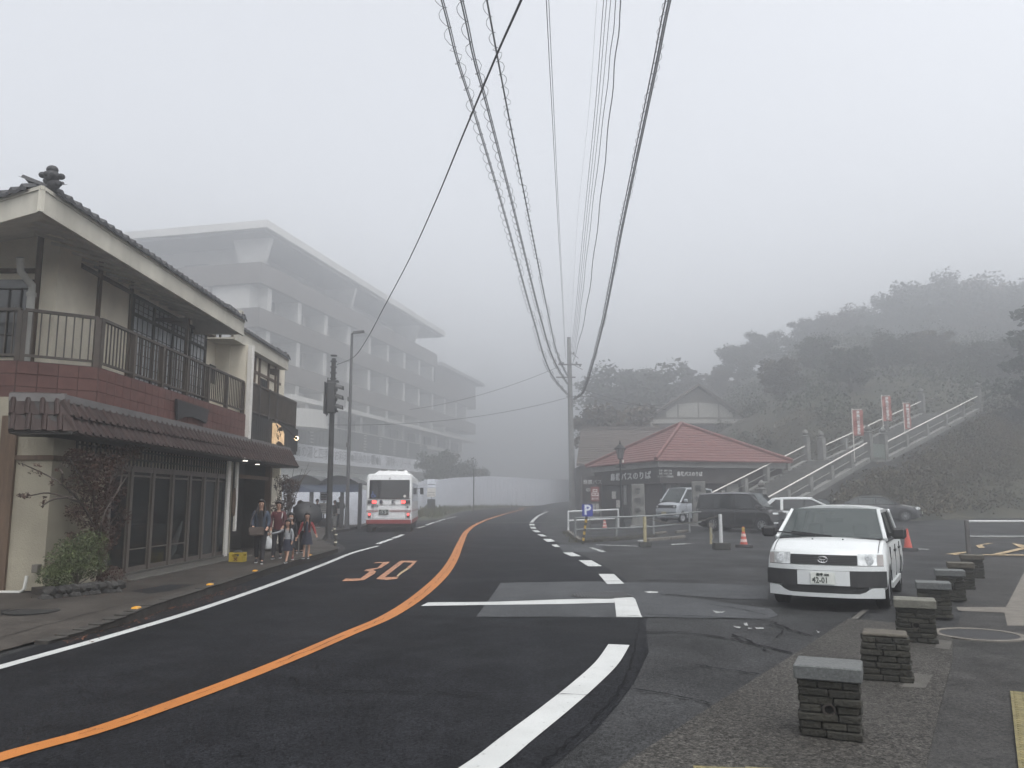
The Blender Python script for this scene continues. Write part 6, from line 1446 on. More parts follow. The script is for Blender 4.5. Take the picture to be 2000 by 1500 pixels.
# ---- black minivan
def GHc(px, py): return GH(px, py)
M_black_car = mat('black_car_paint', (.010, .010, .011), .22, spec=.5, coat=.35)
def cars_at(px0, py0, px1, py1):            # rear wheel and front wheel foot points of the visible side
    a, b = GH(px0, py0), GH(px1, py1); return a, b
a, b = cars_at(1378, 1040.5, 1471, 1042.5); hd = Vector((cos(radians(40)), -sin(radians(40)), 0)); mid = A(1452, 1000, 38.3)
P = dict(L=4.0, W=.82, R=.31, zb=.20, top=[(-2.0, 1.02), (-1.8, 1.04), (1.05, 1.0), (1.35, 1.02), (1.8, .92), (2.0, .80)], wheels=(1.20, -1.16), seams=(.95, -.05, -1.05), handles=(.1, -.95), cowl=1.36, rf=.62, rr=-1.80, tail=-1.94, bw=.77, tw=.68, roof=1.76,
         pillars=[(.85, .05, M_black_car), (-.1, .08, None), (-1.15, .09, M_black_car)], nose=.32, rake=.16, dw=.12, rearglass=M_privacy, sideglass=M_privacy, handm=M_black_car, mirm=M_black_car, spokes=9)
bv = Car('black_minivan', 'black minivan with dark windows parked beside the carved stone pillar', (mid.x, mid.y, H(mid.x, mid.y)), head(hd.x, hd.y), M_black_car, P); t = bv.t
for sx in (1, -1):
    h_ = bv.strip(sx*.45, sx*.80, .74, .90, .014).build('headlight', M_privacy, t); bv.strip(sx*.52, sx*.74, .79, .86, .024, .01).build('reflector', M_lampglass, h_); bv.strip(sx*.6, sx*.76, .38, .45, .02, .01).build('fog_lamp', M_lampglass, t)
bv.strip(-.45, .45, .78, .86, .02).build('grille', M_chrome if False else M_blackp, t); bv.strip(-.6, .6, .3, .5, .02).build('lower_grille', M_blackp, t)
bv.plate(.50, mat('yellow_number_plate', (.42, .38, .26), .5), [('58-20', .10, -.02, -.02, .8)][:0], w=.33)
# ---- silver kei van
M_silver = mat('silver_car_paint', (.34, .36, .385), .32, metal=.35, spec=.5, coat=.2)
hd = Vector((-cos(radians(38)), -sin(radians(38)), 0)); q = A(1312, 1000, 44.6); P = dict(L=3.35, W=.735, R=.275, zb=.22, top=[(-1.67, 1.02), (-1.5, 1.05), (.9, 1.03), (1.22, 1.08), (1.5, .98), (1.67, .88)], wheels=(1.02, -1.05), seams=(.72, -.35), handles=(-.2, -.5), cowl=1.18, rf=.55, rr=-1.5, tail=-1.62, bw=.70, tw=.635, roof=1.87,
         pillars=[(-.30, .12, M_silver), (-.95, .08, M_silver)], nose=.14, rake=.10, dw=.12, handm=M_silver, mirm=M_silver, cap=True)
cc = Vector((A(1338, 1000, 45.6).x, 45.6, 0)); kv = Car('silver_van', 'small silver van facing left, partly behind the carved stone pillar', (cc.x, cc.y, H(cc.x, cc.y)), head(hd.x, hd.y), M_silver, P); t = kv.t
kv.strip(-.62, .62, .78, .93, .012).build('grille', M_blackp, t)
for sx in (1, -1):
    h_ = kv.strip(sx*.47, sx*.70, .78, .93, .02).build('headlight', M_blackp, t); q_ = kv.w3((sx*.58, 1.675, .85)); MB().lathe([(.07, 0), (.06, .04)], (sx*.58, q_[1], .85), 12, ax='y').build('reflector', M_chrome, h_)
kv.strip(-.72, .72, .58, .74, .05, .06).build('bumper', M_silver, t); kv.strip(-.55, .55, .36, .48, .03).build('lower_grille', M_blackp, t); kv.plate(.50, mat('yellow_number_plate', (.42, .38, .26), .5), [], x=0)
for sx in (1, -1): MB().box(sx*.73, -1.3, .68, sx*.75, 1.1, .72).build('side_moulding', M_silver, t)
# ---- white hatchback and dark sedan behind
hd = Vector((.92, -.39, 0)).normalized(); cc = A(1580, 1000, 37.6); P = dict(L=4.3, W=.86, R=.31, zb=.18, top=[(-2.15, .98), (-1.85, 1.0), (.9, .92), (1.25, .95), (1.9, .80), (2.15, .66)], wheels=(1.32, -1.28), seams=(.9, -.15, -1.05), handles=(.0, -.95), cowl=1.25, rf=.15, rr=-1.45, tail=-2.02, bw=.80, tw=.60, roof=1.56,
         pillars=[(.75, .04, None), (-.15, .08, None), (-1.1, .12, M_white_car)], nose=.34, rake=.2, dw=.16, rearglass=M_privacy, handm=M_white_car, mirm=M_white_car)
wh = Car('white_hatchback', 'white hatchback parked behind the near white estate car', (cc.x, 37.6, H(cc.x, 37.6)), head(hd.x, hd.y), M_white_car, P)
for sx in (1, -1): wh.strip(sx*.5, sx*.82, .62, .74, .014).build('headlight', M_lampglass, wh.t)
wh.strip(-.5, .5, .3, .5, .014).build('grille', M_blackp, wh.t)
M_dgrey = mat('dark_grey_car_paint', (.035, .036, .038), .3, spec=.5, coat=.2)
hd = Vector((.94, -.34, 0)).normalized(); cc = A(1712, 1000, 46.5); P = dict(L=4.5, W=.86, R=.31, zb=.18, top=[(-2.25, .88), (-1.6, .94), (-1.2, .92), (.9, .90), (1.2, .92), (1.9, .82), (2.25, .68)], wheels=(1.38, -1.32), seams=(.9, -.1, -1.0), handles=(.0, -.9), cowl=1.15, rf=.3, rr=-.95, tail=-1.65, bw=.80, tw=.62, roof=1.40,
         pillars=[(-.05, .07, None), (-.95, .07, None)], nose=.32, rake=.15, dw=.10, handm=M_dgrey, mirm=M_dgrey)
dk = Car('dark_sedan', 'dark grey sedan with silver headlight, farthest right of the parked cars', (cc.x, 46.5, H(cc.x, 46.5)), head(hd.x, hd.y), M_dgrey, P)
for sx in (1, -1): dk.strip(sx*.42, sx*.84, .66, .80, .02).build('headlight', M_lampglass, dk.t)
dk.strip(-.4, .4, .62, .76, .02).build('grille', M_blackp, dk.t); dk.strip(-.6, .6, .28, .42, .02).build('lower_grille', M_blackp, dk.t); dk.plate(.48, mat('number_plate', (.60, .62, .58), .5), [], x=0)

# ------------------------------------------------------------------ the bus
M_buswhite = mat('white_bus_paint', (.60, .61, .61), .35, spec=.5, coat=.15, var=.03); M_busred = mat('dull_red_bus_paint', (.22, .035, .035), .4); M_brake = mat('lit_brake_lamp', (.7, .05, .05), .4, emit=(1, .10, .09), estr=1.5); M_lampoff = mat('lamp_housing', (.05, .045, .045), .4)
bl, br = GH(722, 1033), GH(803, 1035); by = 41.9; bx = A(759.5, 1000, by).x
BL = 9.0; bus = thing('bus', 'white bus with red stripe and lit brake lamps seen from behind', 'bus', (bx, by, H(bx, by)), radians(4.5))
W2 = 1.15; BZ0, BZ1 = .42, 2.93
def rrect(w, z0, z1, r, n=5):
    pts = []
    for (cx, cz, a0) in ((w-r, z1-r, 0), (-w+r, z1-r, 90), (-w+.06, z0+.06, 180), (w-.06, z0+.06, 270)):
        rr = r if cz > 1.5 else .06
        for k in range(n+1): a = radians(a0+90*k/n); pts.append((cx+rr*cos(a), cz+rr*sin(a)))
    return pts
mb = MB(); secs = [(0.0, .05), (.03, .015), (.10, 0), (BL-.12, 0), (BL-.03, .02), (BL, .06)]; N_ = 24
for y, ins in secs:
    for x, z in rrect(W2-ins, BZ0+ins*.5, BZ1-ins, .20): mb.v.append((x, y+.06*max(0, z-1.9)*(1 if y < 1 else -1), z))
for j in range(len(secs)-1):
    for i in range(N_): i2 = (i+1) % N_; mb.f.append((j*N_+i, (j+1)*N_+i, (j+1)*N_+i2, j*N_+i2)); mb.m.append(0)
mb.f.append(tuple(range(N_))); mb.f.append(tuple((len(secs)-1)*N_+i for i in range(N_))[::-1]); mb.m += [0, 0]
mb.build('body', M_buswhite, bus, sangle=35)
yb = lambda z: .06*max(0, z-1.9)
def rp(name, x0, x1, z0, z1, m, out=.02, parent=None, th=.03, bevel=0): 
    mb = MB(); mb.prism([(x0, yb(z0)-out, z0), (x1, yb(z0)-out, z0), (x1, yb(z1)-out, z1), (x0, yb(z1)-out, z1)], (0, th, 0)); return mb.build(name, m, parent or bus, bevel=bevel)
rw = rp('rear_window', -1.0, 1.02, 1.70, 2.62, M_privacy, .012, bevel=.01)
rp('window_frame', -1.04, 1.06, 1.665, 1.70, M_lampoff, .016)
mb = MB(); mb.prism([(-.82, .1, 2.90), (.95, .1, 2.90), (.86, .25, 3.12), (-.55, .25, 3.10)], (0, 6.5, 0)); mb.build('roof_unit', M_buswhite, bus, bevel=.04)
mb = MB()
for k in range(3): mb.box(-.45+.42*k, .2, 3.10, -.12+.42*k, .24, 3.14)
mb.build('roof_vent', M_lampoff, bus)
for x0, x1, lx0, lx1 in ((-1.08, -.63, -.85, -.64), (.62, 1.06, .62, .82)):
    h_ = rp('lamp_panel', x0, x1, 1.42, 1.60, M_lampoff); rp('brake_lamp', lx0, lx1, 1.44, 1.58, M_brake, .03, h_, .01)
for x0 in (-1.04, .90):
    h_ = rp('lamp_panel', x0, x0+.14, .72, .98, M_lampoff); rp('brake_lamp', x0+.02, x0+.12, .84, .95, M_brake, .03, h_, .01); rp('reflector', x0+.02, x0+.12, .74, .80, M_busred, .03, h_, .01)
put_text('島', .20, (-.40, -.022, 1.50), name='lettering', m=M_ink, parent=bus, depth=.006, bold=.006); put_text('鉄', .20, (.22, -.022, 1.50), name='lettering', m=M_ink, parent=bus, depth=.006, bold=.006)
put_text('6313', .17, (-.72, -.022, 1.30), name='lettering', m=M_ink, parent=bus, depth=.006, bold=.003)
pl = rp('number_plate', -.50, -.02, .88, 1.13, mat('dark_green_plate', (.03, .045, .035), .5), .03); put_text('13-21', .19, (-.26, -.036, .98), name='character', m=M_let, parent=pl, depth=.004); put_text('長崎200', .07, (-.26, -.036, 1.09), name='character', m=M_let, parent=pl, depth=.003)
for a, b in ((-1.13, -.54), (.02, 1.12)):
    for z in (1.02, 1.08): rp('red_stripe', a, b, z, z+.022, M_busred, .012, th=.01)
rp('red_skirt', -1.13, 1.12, .43, .62, M_busred, .014)
for z in (1.36, .66): rp('panel_seam', -1.1, 1.1, z, z+.012, M_lampoff, .006, th=.01)
for x in (-.80, .84): rp('panel_seam', x, x+.012, .66, 1.36, M_lampoff, .006, th=.01)
rp('fuel_cap', .90, .98, 1.22, 1.30, M_lampoff)
MB().box(-W2+.05, .05, .25, W2-.05, BL-.3, .46).build('underbody', M_under, bus)
# wheelchair mark on the rear window
mw = mat('blue_wheelchair_mark', (.10, .20, .52), .5); mb = MB(); c0 = (-.80, 1.86)
mb.tube([(c0[0]+.085*cos(a), -.02, c0[1]-.03+.085*sin(a)) for a in [radians(100+28*k) for k in range(10)]], .012, 4); mb.tube([(c0[0]-.02, -.02, c0[1]+.12), (c0[0], -.02, c0[1]+.0), (c0[0]+.08, -.02, c0[1]-.0), (c0[0]+.12, -.02, c0[1]-.10)], .014, 4); mb.lathe([(.026, -.01), (.026, .01)], (c0[0]-.03, -.02, c0[1]+.15), 8, ax='y'); mb.build('wheelchair_mark', mw, rw)
mb = MB(); mb.lathe([(.07, -.008), (.07, .008)], (.78, -.014, 1.80), 14, ax='y'); mb.build('oval_sticker', M_whiteb, rw)
for k in range(5):
    y0 = .45+1.62*k; MB().box(W2-.01, y0, 1.55, W2+.012, y0+1.5, 2.5).build('side_window', M_privacy, bus); MB().box(-W2-.012, y0, 1.55, -W2+.01, y0+1.5, 2.5).build('side_window', M_privacy, bus)
for z in (1.02, 1.08): MB().box(W2-.005, .1, z, W2+.008, BL-.2, z+.022).build('red_stripe', M_busred, bus)
MB().box(W2-.005, .1, .43, W2+.010, BL-.2, .62).build('red_skirt', M_busred, bus)
for y in (2.2, 7.0):
    for sx in (1, -1):
        mb = MB(); mb.lathe([(.28, -.12), (.44, -.13), (.46, -.08), (.46, .08), (.44, .13), (.28, .12)], (sx*.97, y, .46), 20, ax='x', cap=False); w_ = mb.build('wheel', M_tyre, bus, smooth=True); mb = MB(); mb.lathe([(.30, sx*.05), (.10, sx*.10)], (sx*.97, y, .46), 16, ax='x'); mb.build('rim', M_rim, w_)
        if y < 3: MB().box(sx*.97-.14, .5-.05, .0, sx*.97+.14, .52, .5).build('mudguard', M_under, bus)
mb = MB(); mb.bar((W2-.02, BL-.3, 2.3), (W2+.22, BL-.1, 2.3), .03, .03); mb.box(W2+.12, BL-.2, 1.95, W2+.32, BL-.12, 2.35); mb.build('wing_mirror', M_blackp, bus)
MB().tube([(.02, -.01, 2.72), (.02, -.1, 2.68)], .03, 6).build('rear_camera', M_blackp, bus)
MB().tube([(-.75, -.02, .40), (-.75, .2, .40)], .04, 8).build('exhaust_pipe', M_flash, bus)
# ------------------------------------------------------------------ things in the parking lot: rails, signs, lamp, cones, posts
M_wrail = mat('white_pipe', (.48, .49, .49), .5, var=.08); M_galv = mat('galvanised_pipe', (.20, .21, .21), .45, metal=.35, var=.2, vscale=3)
M_yel = mat('yellow_paint', (.45, .30, .06), .6, var=.25, vscale=6); M_yelpost = mat('stained_yellow_post', (.33, .29, .17), .7, var=.3, vscale=8); M_cone = mat('red_cone_plastic', (.42, .065, .045), .55, var=.15); M_concdark = mat('dark_concrete_block', (.040, .040, .036), .9, var=.45, vscale=7, bump=.6, bscale=30)
def lowhigh(px, pyb): p = GH(px, pyb); return p
# white guard rail
a, b = GH(1110, 1040), GH(1208, 1034); wr = thing('white_guard_rail', 'white pipe guard rail behind the blue parking sign', 'guard rail', (a.x, a.y, a.z), world=True)
for q in (a, b): MB().tube([q, q+Vector((0, 0, 1.08))], .05, 8).build('post', M_wrail, wr)
for h in (1.03, .58): MB().tube([a+Vector((0, 0, h)), b+Vector((0, 0, h))], .042, 8).build('rail', M_wrail, wr)
gr = [GH(1124, 1055), GH(1204, 1051), GH(1277, 1048), GH(1347, 1040)]; mr = thing('metal_guard_rail', 'low galvanised pipe railing with four posts in front of the stone pillars', 'guard rail', gr[0], world=True)
for q in gr: MB().tube([q-Vector((0, 0, .05)), q+Vector((0, 0, .93))], .045, 8).build('post', M_galv, mr)
e = gr[3]+(gr[3]-gr[2]).normalized()*.9
for h, r in ((.88, .035), (.42, .032)): MB().tube([q+Vector((0, 0, h)) for q in gr+[e]], r, 8).build('rail', M_galv, mr)
# low planted kerb under the rail
mb = MB(); P1 = [GH(1108, 1041), GH(1133, 1060)]; P2 = [GH(1133, 1060), GH(1280, 1049)]
for (p, q, m_) in ((P1[0], P1[1], M_whiteb),): 
    n = 5
    for k in range(n): u, v = p.lerp(q, k/n), p.lerp(q, (k+1)/n-.01); MB().bar(u+Vector((0, 0, .07)), v+Vector((0, 0, .07)), .14, .15).build('kerb_stone', M_conc, mr)
mb = MB(); mb.bar(P2[0]+Vector((0, 0, .04)), P2[1]+Vector((0, 0, .04)), .2, .12); mb.build('kerb_stone', M_kerb, mr)
wd = MB(); rw_ = random.Random(12)
for k in range(900):
    t = rw_.random(); q = (P2[0].lerp(P2[1], t) if rw_.random() < .75 else P1[0].lerp(P1[1], t))+Vector((rw_.gauss(0, .15), rw_.uniform(-.1, .5), 0)); q.z = H(q.x, q.y); a_ = rw_.uniform(0, 6.3); h = rw_.uniform(.05, .22); wd.quad((q.x-.02*cos(a_), q.y-.02*sin(a_), q.z), (q.x+.02*cos(a_), q.y+.02*sin(a_), q.z), (q.x+.06*sin(a_), q.y+.05, q.z+h))
tag(wd.build('weeds', mat('weeds', (.045, .042, .022), .9, var=.5), centre=False), 'low brown weeds along the foot of the galvanised railing', 'weeds', kind='stuff')
# blue P sign
q = GH(1148, 1046); ps = thing('parking_sign', 'blue parking sign with a white letter P on two thin legs', 'sign', q, radians(-4)); zt_ = A(1147, 985, q.y).z-q.z; zb_ = A(1147, 1008.5, q.y).z-q.z; w = .245
for x in (-.11, .11): MB().box(x-.014, -.0, 0, x+.014, .028, zb_+.1).build('leg', M_flash, ps)
mb = MB(); r_ = .04; pts = []
for cx, cz, a0 in ((w-r_, zt_-r_, 0), (-w+r_, zt_-r_, 90), (-w+r_, zb_+r_, 180), (w-r_, zb_+r_, 270)):
    for k in range(4): a_ = radians(a0+30*k); pts.append((cx+r_*cos(a_), -.02, cz+r_*sin(a_)))
mb.prism(pts, (0, .02, 0)); mb.build('panel', mat('parking_blue', (.028, .042, .27), .5), ps)
put_text('P', .62, (0.0, -.025, (zt_+zb_)/2), name='letter', m=mat('sign_white', (.60, .63, .68), .5), parent=ps, depth=.004, bold=.018, sx=1.0)
# hazard striped post
q = GH(1138, 1062); hp2 = thing('hazard_post', 'leaning thin post with yellow and black stripes at the corner of the railing', 'post', q)
n = 9; hgt = 1.0
for k in range(n): MB().tube([(-.0+.018*k, 0, hgt*k/n), (.018*(k+1), 0, hgt*(k+1)/n)], .045, 8).build('stripe', M_yel if k % 2 else M_blackp, hp2)
# lamp post
q = GH(1214, 1032); lp2 = thing('lamp_post', 'old fashioned dark lantern lamp post in front of the ticket building', 'street lamp', q); top = A(1213, 860, q.y).z-q.z; M_lpb = mat('lamp_dark_iron', (.022, .024, .024), .55, metal=.3)
MB().lathe([(.20, 0), (.20, .25), (.14, .35), (.12, .9), (.07, 1.0), (.06, 1.3), (.055, top-1.35), (.10, top-1.30), (.06, top-1.22), (.06, top-1.0)], n=12).build('pole', M_lpb, lp2, smooth=True)
MB().tube([(-.28, 0, top-1.45), (.28, 0, top-1.45)], .02, 6).build('ladder_bar', M_lpb, lp2)
g_ = MB().lathe([(.13, top-.98), (.24, top-.48)], n=6).build('lantern_glass', mat('lantern_glass', (.25, .27, .28), .3, alpha=.55), lp2)
mb = MB()
for k in range(6): a_ = pi*k/3; mb.bar((.13*cos(a_), .13*sin(a_), top-1.0), (.245*cos(a_), .245*sin(a_), top-.47), .02, .02)
mb.lathe([(.15, top-1.03), (.15, top-.97)], n=6); mb.build('lantern_frame', M_lpb, g_)
MB().lathe([(.33, top-.48), (.34, top-.45), (.20, top-.33), (.10, top-.24), (.05, top-.2), (.06, top-.14), (.02, top-.08), (.035, top-.04), (.01, top)], n=12).build('lantern_cap', M_lpb, lp2)
MB().lathe([(.05, 0), (.05, .14)], (.13, -.08, top-1.2), 8).build('small_bulb', M_whiteb, lp2)
# rope posts in concrete blocks
def block_post(px, py, lab, m_, h, w=.19, d=.13, bh=.17):
    q = GH(px, py); t = thing('rope_post', lab, 'post', q, radians(rw_.uniform(-8, 8))); MB().box(-w*1.05, -d*1.1, 0, w*1.05, d*1.1, bh).build('block', M_concdark, t, bevel=.015); MB().tube([(0, 0, bh), (rw_.uniform(-.02, .02), 0, bh+h)], .06, 10).build('post', m_, t); return q+Vector((0, 0, bh+h))
r1 = block_post(1260, 1068, 'stained yellow post in a dark concrete block, left end of the rope', M_yelpost, .86)
r3 = block_post(1409, 1073, 'white post in a dark concrete block, right end of the rope', M_wrail, .92, .25, .16, .22)
q = GH(1389, 1063); t = thing('wooden_stake', 'short weathered stake with a loose rope beside the white post', 'stake', q); MB().tube([(0, 0, 0), (.01, 0, .72)], .05, 8).build('stake', M_yelpost, t); MB().box(-.07, -.06, .62, .09, .06, .78).build('cap', M_conc, t); MB().tube(spline([(.06, -.05, .7), (.0, -.08, .45), (.10, -.06, .3), (.02, -.06, .12), (.12, -.1, .02)], 5), .012, 5).build('rope_end', M_galv, t)
mid = r1.lerp(r3, .45)-Vector((0, 0, .27)); t = thing('rope', 'pale rope sagging between the yellow post and the white post', 'rope', (r1.x, r1.y, 0), world=True); MB().tube(spline([r1-Vector((0, 0, .03)), r1.lerp(r3, .2)-Vector((0, 0, .18)), mid, r1.lerp(r3, .75)-Vector((0, 0, .20)), r3-Vector((0, 0, .03))], 6), .013, 6).build('strand', M_conc, t)
# cones
def cone(px, py, lab, h=.62, base=True, bands=0, top=True):
    q = GH(px, py); t = thing('traffic_cone', lab, 'traffic cone', q, rw_.uniform(-.3, .3), 'traffic cones'); z0 = .0
    if base: mb = MB(); mb.lathe([(.29, 0), (.30, .02), (.28, .10), (.17, .11), (.15, .05)], n=18); mb.build('rubber_ring', M_blackp, t, smooth=True); z0 = .04
    mb = MB(); mb.box(-.17, -.17, z0, .17, .17, z0+.03); mb.lathe([(.135, z0+.03), (.05, z0+h*.78), (.045, z0+h*.82), (.03, z0+h)], n=16); mb.build('cone', M_cone, t, sangle=40)
    for k in range(bands):
        za, zb2 = z0+h*(.22+.28*k), z0+h*(.36+.28*k); ra = .137-.088*(za-z0)/(h*.78)+.004; rb = .137-.088*(zb2-z0)/(h*.78)+.004; MB().lathe([(ra, za), (rb, zb2)], n=16, cap=False).build('reflective_band', mat('cone_band', (.55, .45, .42), .4), t)
    if top: MB().lathe([(.055, z0+h*.72), (.05, z0+h*.95), (.02, z0+h*.97)], n=10).build('sleeve', M_yel, t)
    return t
cone(1453, 1069, 'red cone with two pale bands and a yellow sleeve, left of the white estate car', .66, True, 2, True)
cone(1774, 1076, 'plain red cone on a dark ring behind the white estate car', .66, True, 0, False)
cone(1181, 1033, 'small distant red cone with pale bands seen through the guard rails', .62, False, 2, False)
# wheel stops
for i, (px0, py0, px1, py1, lab) in enumerate([(1277, 1045, 1301, 1042.5, 'left concrete wheel stop of the far pair'), (1320, 1042, 1343, 1039.5, 'right concrete wheel stop of the far pair'), (1266, 1058, 1309, 1054, 'long pale wheel stop right beside the stained yellow post'), (1309, 1054.5, 1336, 1051, 'short pale wheel stop at the right of the near pair')]):
    a, b = GH(px0, py0), GH(px1, py1); t = tag(MB().bar(a+Vector((0, 0, .06)), b+Vector((0, 0, .06)), .15, .12).build('wheel_stop', M_conc, bevel=.015), lab, 'wheel stop', 'wheel stops')
# right guard rail near the bollards
a = GH(1894, 1086); b = a+Vector((5.2, .1, 0)); rr_ = thing('pale_guard_rail', 'two-bar pale metal guard rail at the right edge beyond the bollards', 'guard rail', a, world=True)
MB().box(a.x-.07, a.y-.04, 0, a.x+.03, a.y+.04, 1.02).build('post', M_flash, rr_); MB().box(b.x-.04, b.y-.04, 0, b.x+.04, b.y+.04, 1.02).build('post', M_flash, rr_)
for h in (.99, .55): MB().tube([a+Vector((0, 0, h)), b+Vector((0, 0, h))], .03, 8).build('rail', M_galv if h < .6 else M_wrail, rr_)
# pale post and base in front of the bank
q = GH(1710, 1008); t = thing('stone_marker', 'grey stone marker post standing behind the dark sedan', 'stone marker', q); MB().box(-.28, -.2, 0, .28, .2, 2.2).build('shaft', M_stone, t, bevel=.03); MB().box(-.5, -.35, 0, .5, .35, .4).build('base', M_stone, t)

# ------------------------------------------------------------------ stone bollards along the pavement
M_brick = mat('mossy_stone_brick', (.028, .026, .019), .9, col2=(.014, .014, .011), vscale=9, bump=.8, bscale=40, hue=.25); M_capg = mat('granite_cap', (.082, .087, .086), .8, var=.3, vscale=45, bump=.3, bscale=120, detail=2); M_capb = mat('mossy_cap', (.065, .058, .045), .9, var=.4, vscale=8, bump=.5); M_capp = mat('pale_cap', (.11, .108, .09), .9, var=.35, vscale=8, bump=.5); M_core = mat('mortar_core', (.008, .008, .007), .95)
caps = [M_capg, M_capb, M_capp, M_capg, M_capg, M_capb, M_capb]
labs = ['nearest stacked-stone bollard with a grey granite cap and a round hole', 'second stone bollard from the camera with a mossy brown top, without a projecting cap', 'third stone bollard from the camera with a pale worn cap', 'fourth stone bollard from the camera, grey capped, left of the manhole ring', 'fifth stone bollard from the camera, partly behind the fourth', 'sixth stone bollard from the camera, second farthest', 'farthest stone bollard, at the end of the row by the guard rail']
feet = [((1573, 1446), (1674, 1461)), ((1693, 1333), (1775, 1343)), ((1760, 1258), (1825, 1264)), ((1797, 1207), (1860, 1216)), ((1835, 1172), (1886, 1181)), ((1858, 1151), (1903, 1156)), ((1883, 1129), (1922, 1134))]
def front_w(i): 
    a, b = G(*feet[i][0]), G(*feet[i][1]); return a, b
for i in range(7):
    a, b = front_w(i); d = (b-a); wd_ = .37; rz = radians(-24); dd = Vector((cos(rz), sin(rz), 0)); nn = Vector((-sin(rz), cos(rz), 0)); c = (a+b)/2+nn*.16
    t = thing('stone_bollard', labs[i], 'bollard', (c.x, c.y, .03 if i < 5 else .02), rz, 'stone bollards along the right pavement'); r = random.Random(40+i); Wd, Dp, Ht = .185, .15, .37
    MB().box(-Wd+.02, -Dp+.02, 0, Wd-.02, Dp-.02, Ht).build('core', M_core, t)
    rows = 7; rh = Ht/rows
    for k in range(rows):
        z0, z1 = k*rh+.004, (k+1)*rh-.003
        for side_ in range(4):
            L_ = (Wd if side_ % 2 == 0 else Dp)*2; x = -L_/2; cuts = [0]
            while cuts[-1] < L_-.02: cuts.append(min(L_, cuts[-1]+r.uniform(.10, .24)))
            if len(cuts) > 2 and cuts[-1]-cuts[-2] < .05: cuts.pop(-2)
            for u, v in zip(cuts, cuts[1:]):
                out = r.uniform(-.004, .014)+(.02*(1-k/rows) if i > 0 else .006); um, vm = x+u+.003, x+v-.003; dp_ = Dp if side_ % 2 == 0 else Wd
                mb = MB(); ext = out if u == 0 else 0; ext2 = out if v >= L_-.001 else 0
                if side_ == 0: mb.box(um-ext, -dp_-out, z0, vm+ext2, -dp_+.05, z1)
                elif side_ == 2: mb.box(um-ext, dp_-.05, z0, vm+ext2, dp_+out, z1)
                elif side_ == 1: mb.box(dp_-.05, um+.05 if u == 0 else um, z0, dp_+out, vm-.05 if v >= L_-.001 else vm, z1)
                else: mb.box(-dp_-out, um+.05 if u == 0 else um, z0, -dp_+.05, vm-.05 if v >= L_-.001 else vm, z1)
                hole = side_ == 0 and k == 3 and i in (0, 2, 3, 4) and um < .03 and vm > -.03
                if hole:
                    continue
                mb.v = [(p+r.uniform(-.003, .003), q+r.uniform(-.003, .003), s_+r.uniform(-.002, .002)) for p, q, s_ in mb.v]
                mb.build('stone_brick', M_brick, t, bevel=.006)
    if i in (0, 2, 3, 4):
        for (u, v) in ((-Wd, -.05), (.05, Wd)): MB().box(u+.003, -Dp-.006, 3*rh+.004, v-.003, -Dp+.05, 4*rh-.003).build('stone_brick', M_brick, t, bevel=.006)
        MB().lathe([(.042, -Dp-.014), (.030, -Dp-.014), (.028, -Dp+.05)], (0, 0, 3.5*rh), 14, ax='y', cap=False).build('rail_socket', mat('rusty_socket', (.03, .024, .02), .8), t)
        MB().lathe([(.042, -Dp-.012), (.042, -Dp+.04)], (0, 0, 3.5*rh), 14, ax='y', cap=False).build('socket_rim', M_brick, t)
    cw = .03 if i not in (1,) else -.002; hh_ = .095 if i != 1 else .03
    mb = MB().box(-Wd-cw, -Dp-cw, Ht+.002, Wd+cw, Dp+cw, Ht+hh_); mb.build('cap_slab', caps[i], t, bevel=.008)
# ------------------------------------------------------------------ people
M_skin = mat('skin', (.36, .22, .16), .6, var=.05, spec=.3); M_hair = mat('black_hair', (.012, .010, .009), .5, spec=.4); M_eye = mat('eye_dark', (.02, .015, .012), .3); M_lip = mat('lips', (.25, .09, .08), .5); M_shoe = mat('dark_shoe', (.02, .02, .022), .6); M_sole = mat('white_sole', (.5, .5, .5), .6)
def skin_mesh(name, nodes, edges, sub=1, root=0):
    me = bpy.data.meshes.new(name); me.from_pydata([n[0] for n in nodes], edges, [])
    o = bpy.data.objects.new('tmp', me); COL.objects.link(o); md = o.modifiers.new('s', 'SKIN'); md.use_smooth_shade = True; md.branch_smoothing = .4
    sv = me.skin_vertices[0].data
    for i, n in enumerate(nodes): r = n[1]; sv[i].radius = (r, r) if not isinstance(r, tuple) else r; sv[i].use_root = (i == root)
    if sub: s2 = o.modifiers.new('u', 'SUBSURF'); s2.levels = sub; s2.render_levels = sub
    dg = bpy.context.evaluated_depsgraph_get(); dg.update(); r = bpy.data.meshes.new_from_object(o.evaluated_get(dg)); bpy.data.objects.remove(o); r.name = name; r.shade_smooth(); return r
